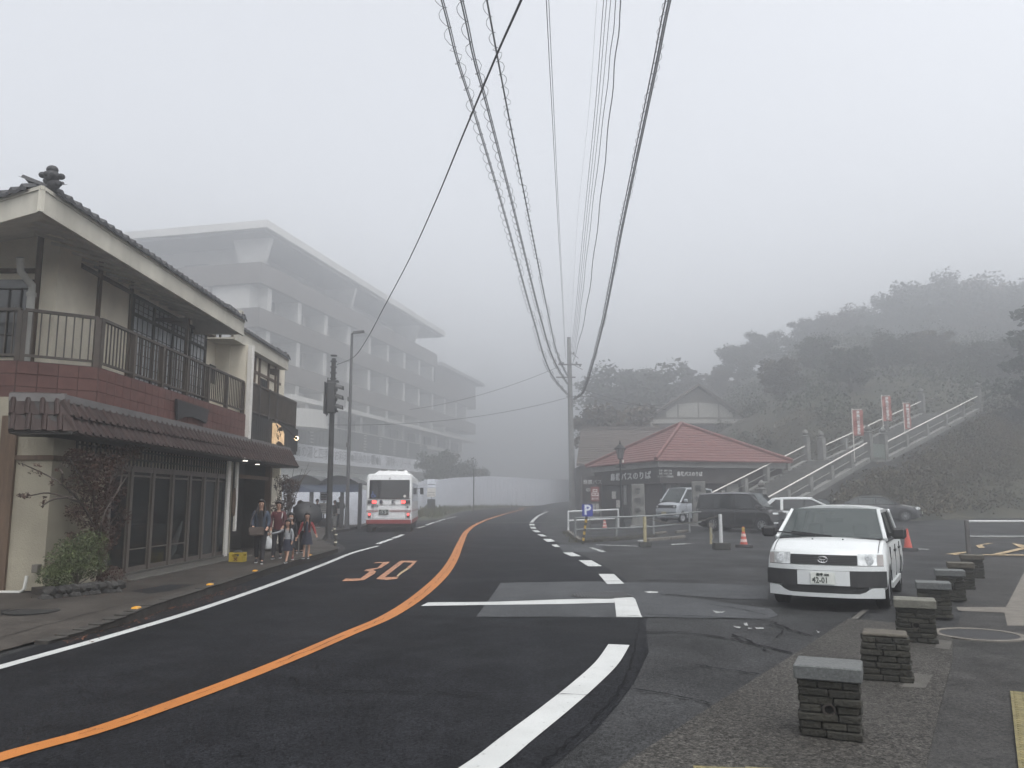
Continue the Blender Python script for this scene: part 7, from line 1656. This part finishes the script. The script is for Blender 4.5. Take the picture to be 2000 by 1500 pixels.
def person(label, loc, rz, h, top, bottom, arms=None, legs=None, hair='short', skirt=None, sleeves=True, headk=1.0, lean=0, socks=False, shoes=None, group=None, back=False, jacket_len=.0, inner=None, mask=False, hood=False, female=True, fat=1.0, facing=0):
    s = h/1.70; t = thing('person', label, 'person', loc, rz, group)
    V = lambda x, y, z: Vector((x*s, y*s, z*s))
    sw = .165 if female else .185
    hip, kn, an = .90, .49, .085; hk = headk
    lg = legs or ((0, 0), (0, 0)); ar = arms or (((.03, .0, -.27), (.04, -.04, -.50)), ((-.03, .0, -.27), (-.04, -.04, -.50)))
    J = {}; J['pel'] = V(0, 0, .93); J['wai'] = V(0, -.0, 1.06); J['che'] = V(0, lean*.5, 1.26); J['nek0'] = V(0, lean, 1.41); J['nek1'] = V(0, lean-.01, 1.47)
    hz0 = 1.70-.235*hk; J['nek1'] = V(0, lean-.01, min(1.47, hz0+.02)); J['nek0'] = V(0, lean, min(1.41, hz0-.05)); J['che'].z = min(J['che'].z, J['nek0'].z-.13*s)
    J['h0'] = V(0, lean-.02, hz0+.055*hk); J['h1'] = V(0, lean-.02, hz0+.12*hk); J['h2'] = V(0, lean-.01, hz0+.185*hk)
    nodes = []; edges = []; idx = {}
    def N(k, p, r, par=None):
        idx[k] = len(nodes); nodes.append((tuple(p), (r[0]*s, r[1]*s) if isinstance(r, tuple) else r*s))
        if par: edges.append((idx[par], idx[k]))
    N('pel', J['pel'], (.13, .10)); N('wai', J['wai'], (.11, .085), 'pel'); N('che', J['che'], (.135, .095), 'wai'); N('nek0', J['nek0'], .06, 'che'); N('nek1', J['nek1'], .05, 'nek0')
    N('h0', J['h0'], (.068*hk, .074*hk), 'nek1'); N('h1', J['h1'], (.093*hk, .103*hk), 'h0'); N('h2', J['h2'], (.080*hk, .088*hk), 'h1')
    LG = []
    for k, sx in enumerate((1, -1)):
        ky, fy = lg[k]; hipj = V(sx*.085, 0, .86); kj = V(sx*.085, ky, kn+.02*abs(ky)); aj = V(sx*.08, fy, an+(.06 if fy > .1 else 0)); tj = V(sx*.09, fy-.15, .035+(.0 if fy <= .1 else .0)); LG.append((hipj, kj, aj, tj))
        N('hip%d' % k, hipj, .082, 'pel'); N('kn%d' % k, kj, .052, 'hip%d' % k); N('cf%d' % k, kj.lerp(aj, .35)+V(0, .015, 0), .05, 'kn%d' % k); N('an%d' % k, aj, .034, 'cf%d' % k); N('to%d' % k, tj, .028, 'an%d' % k)
    AR = []
    shz = J['nek0'].z/s-.04
    for k, sx in enumerate((1, -1)):
        sh = V(sx*sw, lean*.8, shz); el = sh+V(*ar[k][0]); wr = sh+V(*ar[k][1]); AR.append((sh, el, wr)); d = (wr-el).normalized()
        N('sh%d' % k, sh, .052, 'che'); N('el%d' % k, el, .036, 'sh%d' % k); N('wr%d' % k, wr, .024, 'el%d' % k); pm_ = wr+d*.06*s; N('pm%d' % k, pm_, (.032, .02), 'wr%d' % k)
        side = d.cross(Vector((0, 1, 0))); side = (side if side.length > .1 else Vector((1, 0, 0))).normalized()
        for f in range(4):
            o = side*(.024-.016*f)*s; L_ = (.062, .072, .068, .052)[f]; a1 = pm_+o+d*.03*s; a2 = a1+(d*.6+Vector((0, -.5, 0))*.5).normalized()*L_*.55*s; a3 = a2+(d*.25+Vector((0, -.8, 0))*.5).normalized()*L_*.45*s
            N('f%d%d' % (k, f), a1, .010, 'pm%d' % k); N('g%d%d' % (k, f), a2, .009, 'f%d%d' % (k, f)); N('e%d%d' % (k, f), a3, .007, 'g%d%d' % (k, f))
        th = wr+d*.025*s+side*.03*s*(1); N('t%d' % k, th, .012, 'wr%d' % k); N('u%d' % k, th+(d+side*.4).normalized()*.04*s, .009, 't%d' % k)
    body = skin_mesh('body', nodes, edges, 1); link_mesh('body', body, M_skin, t, (0, 0, 0))
    # clothes
    e = 1.22*fat
    def cloth(name, keys, m, inflate=.018, cut=None):
        nn = []; ee = []
        for i, (p, r) in enumerate(keys): nn.append((tuple(p), (r[0]*s, r[1]*s) if isinstance(r, tuple) else r*s))
        return nn
    tn = [(J['nek0']+V(0, 0, -.01), (.075*fat, .07)), (J['che'], (.165*fat, .125*fat)), (J['wai'], (.135*fat, .115*fat)), (J['pel']+V(0, 0, -.03-jacket_len*.4), (.155*fat, .125*fat))]; te = [(0, 1), (1, 2), (2, 3)]
    if True: jacket_len = max(jacket_len, .10)
    if jacket_len: tn.append((J['pel']+V(0, 0, -.05-jacket_len), (.16*fat, .13*fat))); te.append((3, 4))
    base = len(tn)
    if sleeves:
        for k in range(2):
            sh, el, wr = AR[k]; i0 = len(tn); tn += [(sh+V(0, 0, .0), .07*fat), (el, .056*fat), (el.lerp(wr, 1.05), .040*fat)]; te += [(1, i0), (i0, i0+1), (i0+1, i0+2)]
    tn = [(tuple(p), (r[0]*s, r[1]*s) if isinstance(r, tuple) else r*s) for p, r in tn]
    link_mesh('jacket', skin_mesh('jacket', tn, te, 1, 1), top, t, (0, 0, 0))
    if inner:
        mb = MB(); mb.lathe([(.06*s, J['nek0'].z+.01*s), (.085*s, J['che'].z+.05*s), (.095*s, J['wai'].z), (.10*s, J['pel'].z-.12*s)], (0, (lean*.6-.055)*s, 0), 12); mb.v = [(x*.75, y if y < 0 else y*.4, z) for x, y, z in mb.v]; mb.build('shirt', inner, t, smooth=True)
    if skirt:
        z0, z1, w0, w1, m_ = skirt; mb = MB(); mb.lathe([(w0*s, z1*s), ((w0+w1)/2*s, (z0+z1)/2*s), (w1*s, z0*s), ((w1-.02)*s, z0*s)], (0, 0, 0), 20); mb.v = [(x*1.08, y*.85, z+.006*sin(7*atan2(y, x))*0) for x, y, z in mb.v]; mb.build('skirt', m_, t, smooth=True)
    if bottom:
        bn_ = [(J['pel']+V(0, 0, .02), (.145*fat, .115*fat))]; be = []
        for k in range(2): a, b, c, d = LG[k]; i0 = len(bn_); bn_ += [(a, .098*fat), (b, .066*fat), (b.lerp(c, 1.06), .052*fat)]; be += [(0, i0), (i0, i0+1), (i0+1, i0+2)]
        bn_ = [(tuple(p), (r[0]*s, r[1]*s) if isinstance(r, tuple) else r*s) for p, r in bn_]
        link_mesh('trousers', skin_mesh('trousers', bn_, be, 1, 0), bottom, t, (0, 0, 0))
    for k in range(2):
        a, b, c, d = LG[k]; sm_ = skin_mesh('shoe', [(tuple(c+V(0, .03, -.035)), .045*s), (tuple(c+V(0, -.05, -.045)), .045*s), (tuple(d+V(0, -.01, .005)), .036*s)], [(0, 1), (1, 2)], 1, 1); link_mesh('shoe', sm_, shoes or M_shoe, t, (0, 0, 0))
        mb = MB(); m0 = c+V(0, .06, 0); zz = min(c.z-.075*s, d.z-.02*s); mb.bar(Vector((m0.x, m0.y, max(.006, zz))), Vector((d.x, d.y-.03*s, max(.006, zz))), .07*s, .018*s); mb.build('sole', M_sole, t)
    # face
    hc = J['h1']; fy = -.088*hk*s
    for sx in (1, -1):
        MB().lathe([(.011*hk*s, -.004*s), (.006*hk*s, .004*s)], hc+Vector((sx*.030*hk*s, fy+.004*s, .006*hk*s)), 8, ax='y').build('eye', M_eye, t)
        MB().cbox(hc+Vector((sx*.030*hk*s, fy+.003*s, .028*hk*s)), (.016*hk*s, 0, 0), (0, .004*s, 0), (0, 0, .003*hk*s)).build('eyebrow', M_hair, t)
        MB().lathe([(.016*hk*s, -.01*s), (.02*hk*s, .01*s)], hc+Vector((sx*.079*hk*s, .01*s, 0)), 8, ax='y').build('ear', M_skin, t)
    mb = MB(); n_ = hc+Vector((0, fy, 0)); mb.add([n_+Vector(q)*s*hk for q in ((0, .004, .016), (-.013, .004, -.026), (.013, .004, -.026), (0, -.022, -.022))], [(0, 1, 3), (0, 3, 2), (1, 2, 3)]); mb.build('nose', M_skin, t)
    if mask: mb = MB(); mb.lathe([(.02*s, -.045*hk*s), (.066*hk*s, -.02*hk*s), (.066*hk*s, .0)], (hc.x, hc.y-.035*s, hc.z-.02*hk*s), 14); mb.build('face_mask', M_whiteb, t, smooth=True)
    else: MB().cbox(hc+Vector((0, fy+.006*s, -.045*hk*s)), (.021*hk*s, 0, 0), (0, .004*s, 0), (0, 0, .0055*hk*s)).build('mouth', M_lip, t)
    # hair
    bm = bmesh.new(); bmesh.ops.create_uvsphere(bm, u_segments=18, v_segments=12, radius=1.0); rx, ry, rz_ = .102*hk*s, .118*hk*s, .122*hk*s
    rr = random.Random(int(h*1000))
    for v in bm.verts:
        x, y, z = v.co
        if y < -.25 and z < .30 and abs(x) < .74: y = -.25-.10*(y+.25)
        if hair == 'short' and z < -.35: z = -.35-.2*(z+.35)
        v.co = (x*rx*(1+rr.uniform(-.03, .03)), y*ry+.012*s, z*rz_+.022*hk*s)
    me = bpy.data.meshes.new('hair'); bm.to_mesh(me); bm.free(); me.shade_smooth(); me.transform(Matrix.Translation(hc)); link_mesh('hair', me, M_hair, t, (0, 0, 0))
    if hair in ('long', 'verylong'):
        L_ = .30 if hair == 'long' else .44
        for sx in (1, -1):
            q = [hc+Vector((sx*.072*hk*s, -.01*s, .03*s)), hc+Vector((sx*.092*hk*s, -.015*s, -.09*s)), hc+Vector((sx*.085*hk*s, -.045*s, -.09*s-L_*.5*s)), hc+Vector((sx*.07*hk*s, -.06*s, -.09*s-L_*s))]
            MB().tube(spline(q, 4), [.034*s]*5+[.036*s]*4+[.03*s, .026*s, .02*s, .01*s], 8).build('hair_lock', M_hair, t, smooth=True)
        q = [hc+Vector((0, .05*s, .0)), hc+Vector((0, .075*s, -.12*s)), hc+Vector((0, .085*s, -.10*s-L_*.8*s))]
        MB().tube(q, [.07*hk*s, .085*s, .04*s], 10).build('hair_back', M_hair, t, smooth=True)
    return t, J, AR, s
Z_ = lambda x, y: HS(x, y)+.002
def spot(px, py): p = G(px, py, .14); p.z = Z_(p.x, p.y); return p
denim = mat('dark_denim', (.030, .042, .062), .85, var=.25, vscale=12); blackc = mat('black_cloth', (.013, .013, .015), .9, var=.2); maroon = mat('maroon_cloth', (.075, .020, .024), .85, var=.15); greyh = mat('light_grey_hoodie', (.24, .25, .26), .9, var=.12); redc = mat('red_cardigan', (.20, .035, .035), .85, var=.15); navy = mat('navy_cloth', (.016, .018, .030), .85); whitec = mat('white_cloth', (.45, .45, .45), .85); brownc = mat('brown_bag_leather', (.085, .065, .055), .6, var=.2); olive = mat('dull_olive_coat', (.045, .045, .038), .9)
walk = ((-.10, -.26), (.02, .14)); walk2 = ((.03, .12), (-.10, -.20)); stand = ((0, 0), (0, 0))
p1 = spot(506, 1100)
w1, J1, A1_, s1 = person('woman with long hair in a dark denim jacket carrying a brown bag, walking in front', p1, radians(14), 1.46, denim, blackc, arms=(((.06, -.01, -.26), (.02, -.16, -.40)), ((-.06, .0, -.26), (-.03, -.17, -.38))), legs=walk, hair='long', inner=blackc, fat=1.18, shoes=M_shoe)
def local_world(t, v): return t.matrix_basis @ Vector(v) if False else (Matrix.Rotation(t.rotation_euler.z, 4, 'Z') @ Vector(v))+t.location
hw = local_world(w1, A1_[0][2]); hw2 = local_world(w1, A1_[1][2])
bag = thing('shoulder_bag', 'brown flap bag held in front by the woman in denim', 'bag', (hw2.x+.12, hw2.y-.10, hw2.z-.12), radians(8)); MB().box(-.17, -.05, -.09, .17, .05, .11).build('pouch', brownc, bag, bevel=.03); MB().box(-.172, -.056, .0, .172, -.05, .11).build('flap', brownc, bag, bevel=.004); MB().tube([(-.15, 0, .1), (-.12, .03, .3), (.0, .06, .55)], .009, 6).build('strap', brownc, bag)
p2 = spot(541, 1091)
w2_ = person('woman with short hair in a maroon hoodie, walking behind the two small children', p2, radians(6), 1.42, maroon, blackc, arms=(((.05, .0, -.25), (.0, -.13, -.40)), ((-.06, .02, -.26), (-.03, -.12, -.44))), legs=walk2, hair='short', fat=1.12)
MB().tube([(.10, -.125, 1.0), (.11, -.11, 1.14)], .012, 5).build('bag_strap', whitec, w2_[0])
p3 = spot(566, 1094)
person('small boy in dark clothes and white face mask, half hidden behind the girl in grey', p3, radians(4), 1.14, blackc, None, legs=walk2, hair='short', headk=1.22, mask=True, skirt=(.44, .95, .13, .19, blackc), shoes=mat('red_shoe', (.14, .02, .02), .6))
p4 = spot(560, 1099)
g4, J4, A4, s4 = person('little girl in a light grey sweater and dark skirt reaching out sideways', p4, radians(-6), 1.0, greyh, None, arms=(((.05, .0, -.24), (.04, -.04, -.45)), ((-.22, -.04, -.13), (-.50, -.06, -.17))), legs=walk, hair='long', headk=1.28, skirt=(.47, .93, .14, .22, navy))
hb_ = local_world(g4, A4[1][2]); pb = thing('plastic_bag', 'white plastic carrier bag hanging between the woman in denim and the little girl', 'bag', (hb_.x-.10, hb_.y+.0, hb_.z-.34)); mb = MB(); mb.lathe([(.05, -.02), (.12, 0), (.14, .10), (.11, .20), (.05, .28)], n=12); r5 = random.Random(5); mb.v = [(x+r5.uniform(-.012, .012), y*.7+r5.uniform(-.012, .012), z) for x, y, z in mb.v]; mb.build('bag', mat('white_plastic_film', (.42, .43, .43), .4, var=.15, vscale=20), pb, smooth=True)
for k in (-1, 1): MB().tube([(k*.03, 0, .26), (k*.035, 0, .33), (0.03, 0, .37)], .008, 5).build('handle', M_whiteb, pb)
p5 = spot(598, 1091)
person('girl with very long hair in a red cardigan over a navy dress', p5, radians(4), 1.14, redc, None, arms=(((.09, .0, -.23), (.17, -.05, -.42)), ((-.08, .0, -.24), (-.15, -.02, -.44))), legs=((0, .0), (-.02, -.10)), hair='verylong', headk=1.2, inner=navy, skirt=(.52, .98, .13, .21, navy))
p6 = spot(583, 1080)
u6, J6, A6, s6 = person('person in dark clothes standing under a dark umbrella behind the children', p6, radians(30), 1.44, blackc, blackc, arms=(((.05, -.03, -.24), (.0, -.16, -.22)), ((-.04, .0, -.26), (-.05, -.03, -.48))), legs=stand, hair='short', fat=1.2)
hu = local_world(u6, A6[0][2]); um = thing('umbrella', 'dark open umbrella tilted back over the person behind the children', 'umbrella', (hu.x, hu.y, hu.z), 0); ax_ = Vector((.42, -.62, .72)).normalized(); tipc = ax_*.42; x_ = ax_.orthogonal().normalized(); y_ = ax_.cross(x_)
mb = MB(); ns = 8; rings = [(0.0, .0), (.16, -.02), (.30, -.08), (.39, -.17), (.43, -.24)]
for lay in (0, -.008):
    for (r, dz) in rings:
        for k in range(16): a_ = 2*pi*k/16; rr = r*(1 if k % 2 == 0 else .965); mb.v.append(tuple(tipc+x_*rr*cos(a_)+y_*rr*sin(a_)+ax_*(dz+lay)))
for lay in range(2):
    o_ = lay*len(rings)*16
    for j in range(len(rings)-1):
        for k in range(16): q = (o_+j*16+k, o_+j*16+(k+1) % 16, o_+(j+1)*16+(k+1) % 16, o_+(j+1)*16+k); mb.f.append(q if lay else q[::-1]); mb.m.append(0)
mb.build('canopy', mat('dark_umbrella_cloth', (.014, .015, .017), .6), um, sangle=25); MB().tube([-ax_*.12, tipc+ax_*.08], .009, 6).build('shaft', M_dark, um)
mb = MB()
for k in range(8): a_ = 2*pi*k/8; mb.tube([tipc+ax_*(-.02), tipc+(x_*cos(a_)+y_*sin(a_))*.28-ax_*.09, tipc+(x_*cos(a_)+y_*sin(a_))*.42-ax_*.25], .004, 4)
mb.build('ribs', M_dark, um); tb_ = thing('tote_bag', 'pale tote bag at the side of the person under the umbrella', 'bag', (p6.x+.22, p6.y-.25, p6.z+.62)); MB().box(-.13, -.03, 0, .13, .05, .36).build('bag', whitec, tb_, bevel=.03); MB().tube([(-.08, 0, .35), (0, .02, .55), (.08, 0, .35)], .01, 5).build('handle', whitec, tb_)
# people waiting in the shelter
def spot2(px, y): q = A(px, 1000, y); return Vector((q.x, y, .145+H(-8, y)))
person('man in a dark coat standing in side view at the left of the shelter', spot2(619, 44.6), radians(60), 1.50, blackc, blackc, legs=stand, hair='short', female=False, fat=1.25, jacket_len=.28)
person('person in olive coat and pale trousers waiting in the shelter, left of the pair', spot2(654, 45.0), radians(-25), 1.44, olive, mat('pale_trousers', (.28, .28, .27), .8), legs=stand, hair='short', fat=1.25, jacket_len=.2)
q7, _, A7, _ = person('tall person in an olive jacket holding a white bag at the right of the shelter', spot2(664, 45.0), radians(10), 1.62, olive, blackc, arms=(((.05, -.03, -.25), (-.02, -.20, -.34)), ((-.05, -.03, -.25), (.02, -.20, -.34))), legs=stand, hair='short', female=False, fat=1.2)
hp7 = local_world(q7, (0.02, -.28, .84)); wb7 = thing('white_bag', 'white shopping bag held by the tall person in the shelter', 'bag', hp7); MB().box(-.15, -.04, -.12, .15, .04, .16).build('bag', whitec, wb7, bevel=.02); MB().tube([(-.08, 0, .15), (0, 0, .22), (.08, 0, .15)], .01, 5).build('handle', whitec, wb7)

# ------------------------------------------------------------------ things and plants along the left sidewalk
q = spot(464, 1097); cr = thing('beer_crate', 'yellow plastic bottle crate on the sidewalk by the white entrance board', 'crate', q, radians(-6)); M_ycr = mat('yellow_crate', (.42, .31, .03), .5, var=.12); w, d, h = .17, .12, .22
for (x0, y0, x1, y1) in ((-w, -d, -w+.02, d), (w-.02, -d, w, d)): mb = MB(); mb.box(x0, y0, 0, x1, y1, .13); mb.box(x0, y0, .18, x1, y1, h); mb.box(x0, y0, .13, x1, y0+.05, .18); mb.box(x0, y1-.05, .13, x1, y1, .18); mb.build('side_panel', M_ycr, cr)
for y0 in (-d, d-.02): mb = MB(); mb.box(-w+.02, y0, 0, w-.02, y0+.02, .12); mb.box(-w+.02, y0, .18, w-.02, y0+.02, h); mb.box(-w+.02, y0, .12, -.08, y0+.02, .18); mb.box(.08, y0, .12, w-.02, y0+.02, .18); mb.build('side_panel', M_ycr, cr)
MB().box(-w+.02, -d+.02, 0, w-.02, d-.02, .02).build('base', M_ycr, cr); mb = MB(); mb.bar((-.04, -d-.003, .03), (.04, -d-.003, .10), .022, .006, up=(0, 1, 0)); mb.bar((-.04, -d-.004, .10), (.04, -d-.004, .03), .022, .006, up=(0, 1, 0)); mb.build('cross_mark', mat('crate_mark', (.12, .03, .02), .6), cr)
mb = MB(); mb.lathe([(.05, 0), (.11, .02), (.12, .06), (.09, .10), (.02, .12)], (0, 0, .16), 12); tag(cr, None); mb.build('folded_cloth', mat('dark_cloth_heap', (.03, .03, .03), .9, bump=.6, bscale=12), cr, smooth=True)
def leafmass(mb, c, R, n, ls, r, zs=1.0):
    for k in range(n):
        d = Vector((r.gauss(0, 1), r.gauss(0, 1), r.gauss(0, 1))).normalized()*(r.random()**.4); p = Vector(c)+Vector((d.x*R[0], d.y*R[1], d.z*R[2])); nn = Vector((r.gauss(0, 1), r.gauss(0, 1), r.gauss(.5, 1))).normalized(); x = nn.orthogonal().normalized(); y = nn.cross(x); a = r.uniform(0, 6.3); x, y = x*cos(a)+y*sin(a), y*cos(a)-x*sin(a); s_ = ls*r.uniform(.5, 1.3)
        mb.quad(p-x*s_, p+y*s_*.45-x*s_*.1, p+x*s_, p-y*s_*.45-x*s_*.1)
M_redleaf = mat('red_brown_leaf', (.072, .034, .024), .7, col2=(.030, .017, .013), vscale=6, spec=.3); M_greenleaf = mat('green_leaf', (.075, .095, .028), .6, col2=(.020, .030, .012), vscale=5, spec=.35); M_twig = mat('twig', (.045, .034, .028), .9)
def plant_at(px, py, z): return AX(px, py, z)
PX = -7.12
def W2(px, py, x=PX): return AX(px, py, x)
# red-leaved shrub climbing the wall
base = W2(196, 1120); rs = thing('red_leaved_shrub', 'tall red-brown leaved shrub growing up in front of the shop wall', 'shrub', (base.x, base.y, .2), world=True); r = random.Random(17); tk = MB(); lf_ = MB()
st = [base, W2(190, 1040), W2(182, 960), W2(200, 900)]
tk.tube([Vector((base.x, base.y, .15))]+st[1:], [.045, .035, .022, .012], 6)
br = [[(190, 1040), (160, 985), (120, 945), (85, 925), (42, 905)], [(175, 990), (140, 975), (95, 963), (60, 968), (35, 970)], [(186, 1000), (215, 950), (250, 900), (285, 872)], [(186, 1010), (230, 960), (240, 900), (230, 872)], [(182, 960), (150, 920), (135, 895)], [(150, 970), (105, 975), (80, 990)], [(192, 1050), (225, 1010), (235, 980)], [(120, 945), (122, 925), (115, 912)], [(195, 1060), (205, 1000), (265, 905)]]
for b_ in br:
    P = [W2(a, b, PX+r.uniform(-.25, .30)) for a, b in b_]; P[0] = W2(b_[0][0], b_[0][1]); tk.tube(spline(P, 4), [.018*(1-i/(len(P)*4))+.003 for i in range((len(P)-1)*4+1)], 5)
for (px, py, R, n) in [(185, 920, (.34, .40, .30), 900), (160, 900, (.30, .3, .22), 420), (215, 905, (.30, .42, .26), 600), (250, 885, (.22, .4, .18), 300), (195, 975, (.30, .40, .32), 900), (180, 1010, (.26, .30, .28), 520), (205, 1040, (.28, .32, .30), 620), (150, 1000, (.20, .25, .2), 220), (165, 945, (.28, .3, .25), 480), (225, 960, (.18, .3, .22), 240), (190, 1070, (.24, .28, .26), 420), (145, 885, (.16, .2, .10), 120), (280, 870, (.12, .25, .1), 90), (140, 1045, (.12, .14, .06), 70), (240, 1010, (.14, .2, .2), 120)]:
    leafmass(lf_, W2(px, py), R, n, .030, r)
for (px, py) in [(42, 905), (62, 921), (75, 922), (73, 908), (98, 940), (101, 946), (40, 968), (47, 970), (55, 967), (88, 975), (84, 985), (115, 917), (124, 936), (78, 926)]: leafmass(lf_, W2(px, py), (.05, .05, .045), 11, .026, r)
tk.build('branches', M_twig, rs); lf_.build('foliage', M_redleaf, rs)
gs = thing('green_shrub', 'rounded bright green shrub at the foot of the cream wall', 'shrub', (W2(150, 1140).x, W2(150, 1140).y, .2), world=True); lf_ = MB(); tk = MB(); gx = -6.98
for (px, py, R, n) in [(150, 1075, (.36, .38, .28), 1500), (175, 1060, (.30, .30, .22), 900), (125, 1095, (.30, .3, .22), 900), (105, 1125, (.26, .28, .18), 700), (150, 1110, (.42, .4, .2), 1200), (185, 1095, (.26, .28, .24), 700), (120, 1145, (.22, .2, .12), 420), (95, 1118, (.16, .2, .10), 260)]: leafmass(lf_, W2(px, py, gx), R, n, .022, r)
for k in range(14): q = W2(r.uniform(100, 190), r.uniform(1060, 1130), gx); tk.tube([Vector((W2(150, 1150, gx).x, W2(150, 1150, gx).y, .25)), q.lerp(W2(150, 1150, gx), .4), q], [.012, .008, .004], 4)
tk.build('branches', M_twig, gs); lf_.build('foliage', M_greenleaf, gs)
pl_ = thing('rock_planter', 'low planter bed edged with dark rough rocks below the shrubs', 'planter', (W2(160, 1165).x, W2(160, 1165).y, .1), world=True); r = random.Random(23)
c0, c1 = G(92, 1172, .12), G(232, 1158, .12); d_ = (c1-c0)
MB().prism([c0+Vector((-.05, .1, .12)), c1+Vector((-.1, .0, .12)), c1+Vector((-.65, .3, .12)), c0+Vector((-.65, .7, .12))], (0, 0, -.1)).build('soil', mat('soil', (.02, .016, .012), .95, bump=.8), pl_)
for k in range(11):
    for row in range(2):
        t_ = (k+.5*row)/10.5; q = c0.lerp(c1, min(1, t_)); bm = bmesh.new(); bmesh.ops.create_icosphere(bm, subdivisions=2, radius=.10)
        for v in bm.verts: v.co = Vector((v.co.x*1.05, v.co.y*.8, v.co.z*.75))*(1+r.uniform(-.16, .16))
        me = bpy.data.meshes.new('rock'); bm.to_mesh(me); bm.free(); link_mesh('rock', me, mat('planter_rock', (.028, .027, .025), .9, var=.4, vscale=5, bump=.6, bscale=20), pl_, q+Vector((r.uniform(-.02, .02), r.uniform(-.02, .03), .03+.10*row)))
lf_ = MB(); leafmass(lf_, W2(205, 1120, -6.95), (.3, .45, .14), 700, .020, r); leafmass(lf_, W2(228, 1138, -6.9), (.15, .3, .12), 300, .018, r); lf_.build('ground_foliage', M_redleaf, pl_, kind='stuff')
# red-leaved shrub and pots by the restaurant door
b2 = AX(545, 1060, -7.0); r2 = thing('entrance_shrub', 'reddish shrub beside the restaurant entrance post', 'shrub', (b2.x, b2.y, .14), world=True); lf_ = MB(); tk = MB(); r = random.Random(29)
for (px, py, R, n) in [(555, 945, (.32, .4, .30), 800), (560, 975, (.30, .4, .35), 700), (545, 995, (.25, .35, .30), 500), (575, 950, (.2, .3, .25), 350), (550, 1020, (.25, .3, .3), 450)]: leafmass(lf_, AX(px, py, -6.95), R, n, .035, r)
for (a, b) in [((548, 1050), (590, 915)), ((548, 1050), (603, 905)), ((548, 1050), (575, 910)), ((548, 1050), (540, 950)), ((560, 980), (598, 925)), ((560, 980), (606, 918))]: p_, q_ = AX(a[0], a[1], -6.95), AX(b[0], b[1], -6.8); tk.tube([p_, p_.lerp(q_, .6)+Vector((0, 0, .05)), q_], [.02, .012, .004], 5)
tk.build('branches', M_twig, r2); lf_.build('foliage', mat('russet_leaf', (.060, .036, .026), .7, col2=(.028, .020, .014), vscale=6), r2)
for i, (px, py, lab) in enumerate([(474, 1068, 'dark flat trough planter right behind the yellow crate'), (532, 1076, 'long dark planter box with small pale flowers behind the woman in denim')]):
    q = spot(px, py); t = thing('trough_planter', lab, 'planter', q, radians(-5)); w = .38 if i else .25
    mb = MB(); mb.prism([(-w, -.14, 0), (w, -.14, 0), (w+.05, -.14, .2), (-w-.05, -.14, .2)], (0, .28, 0)); mb.build('trough', M_concdark, t, bevel=.01); lf_ = MB(); leafmass(lf_, (0, 0, .24), (w, .12, .08), 260, .02, r); lf_.build('foliage', M_redleaf, t)
    if i: mb = MB(); [mb.cbox((r.uniform(-w, w), r.uniform(-.12, .05), r.uniform(.24, .32)), (.012, 0, 0), (0, .012, 0), (0, 0, .008)) for _ in range(26)]; mb.build('flowers', M_whiteb, t, kind='stuff')
# ------------------------------------------------------------------ the fog
mb = MB(); mb.box(-235, -24, -3.5, 235, 430, 51)
hz = mb.build('haze', None, centre=False)
m = bpy.data.materials.new('haze'); m.use_nodes = True; m.node_tree.nodes.clear()
o = m.node_tree.nodes.new('ShaderNodeOutputMaterial'); v = m.node_tree.nodes.new('ShaderNodeVolumePrincipled')
v.inputs['Color'].default_value = (.80, .812, .83, 1); v.inputs['Density'].default_value = FOG; v.inputs['Anisotropy'].default_value = .78
m.node_tree.links.new(v.outputs[0], o.inputs['Volume']); hz.data.materials.append(m); hz['kind'] = 'stuff'
hz['label'] = 'thick grey mountain fog over the whole street'
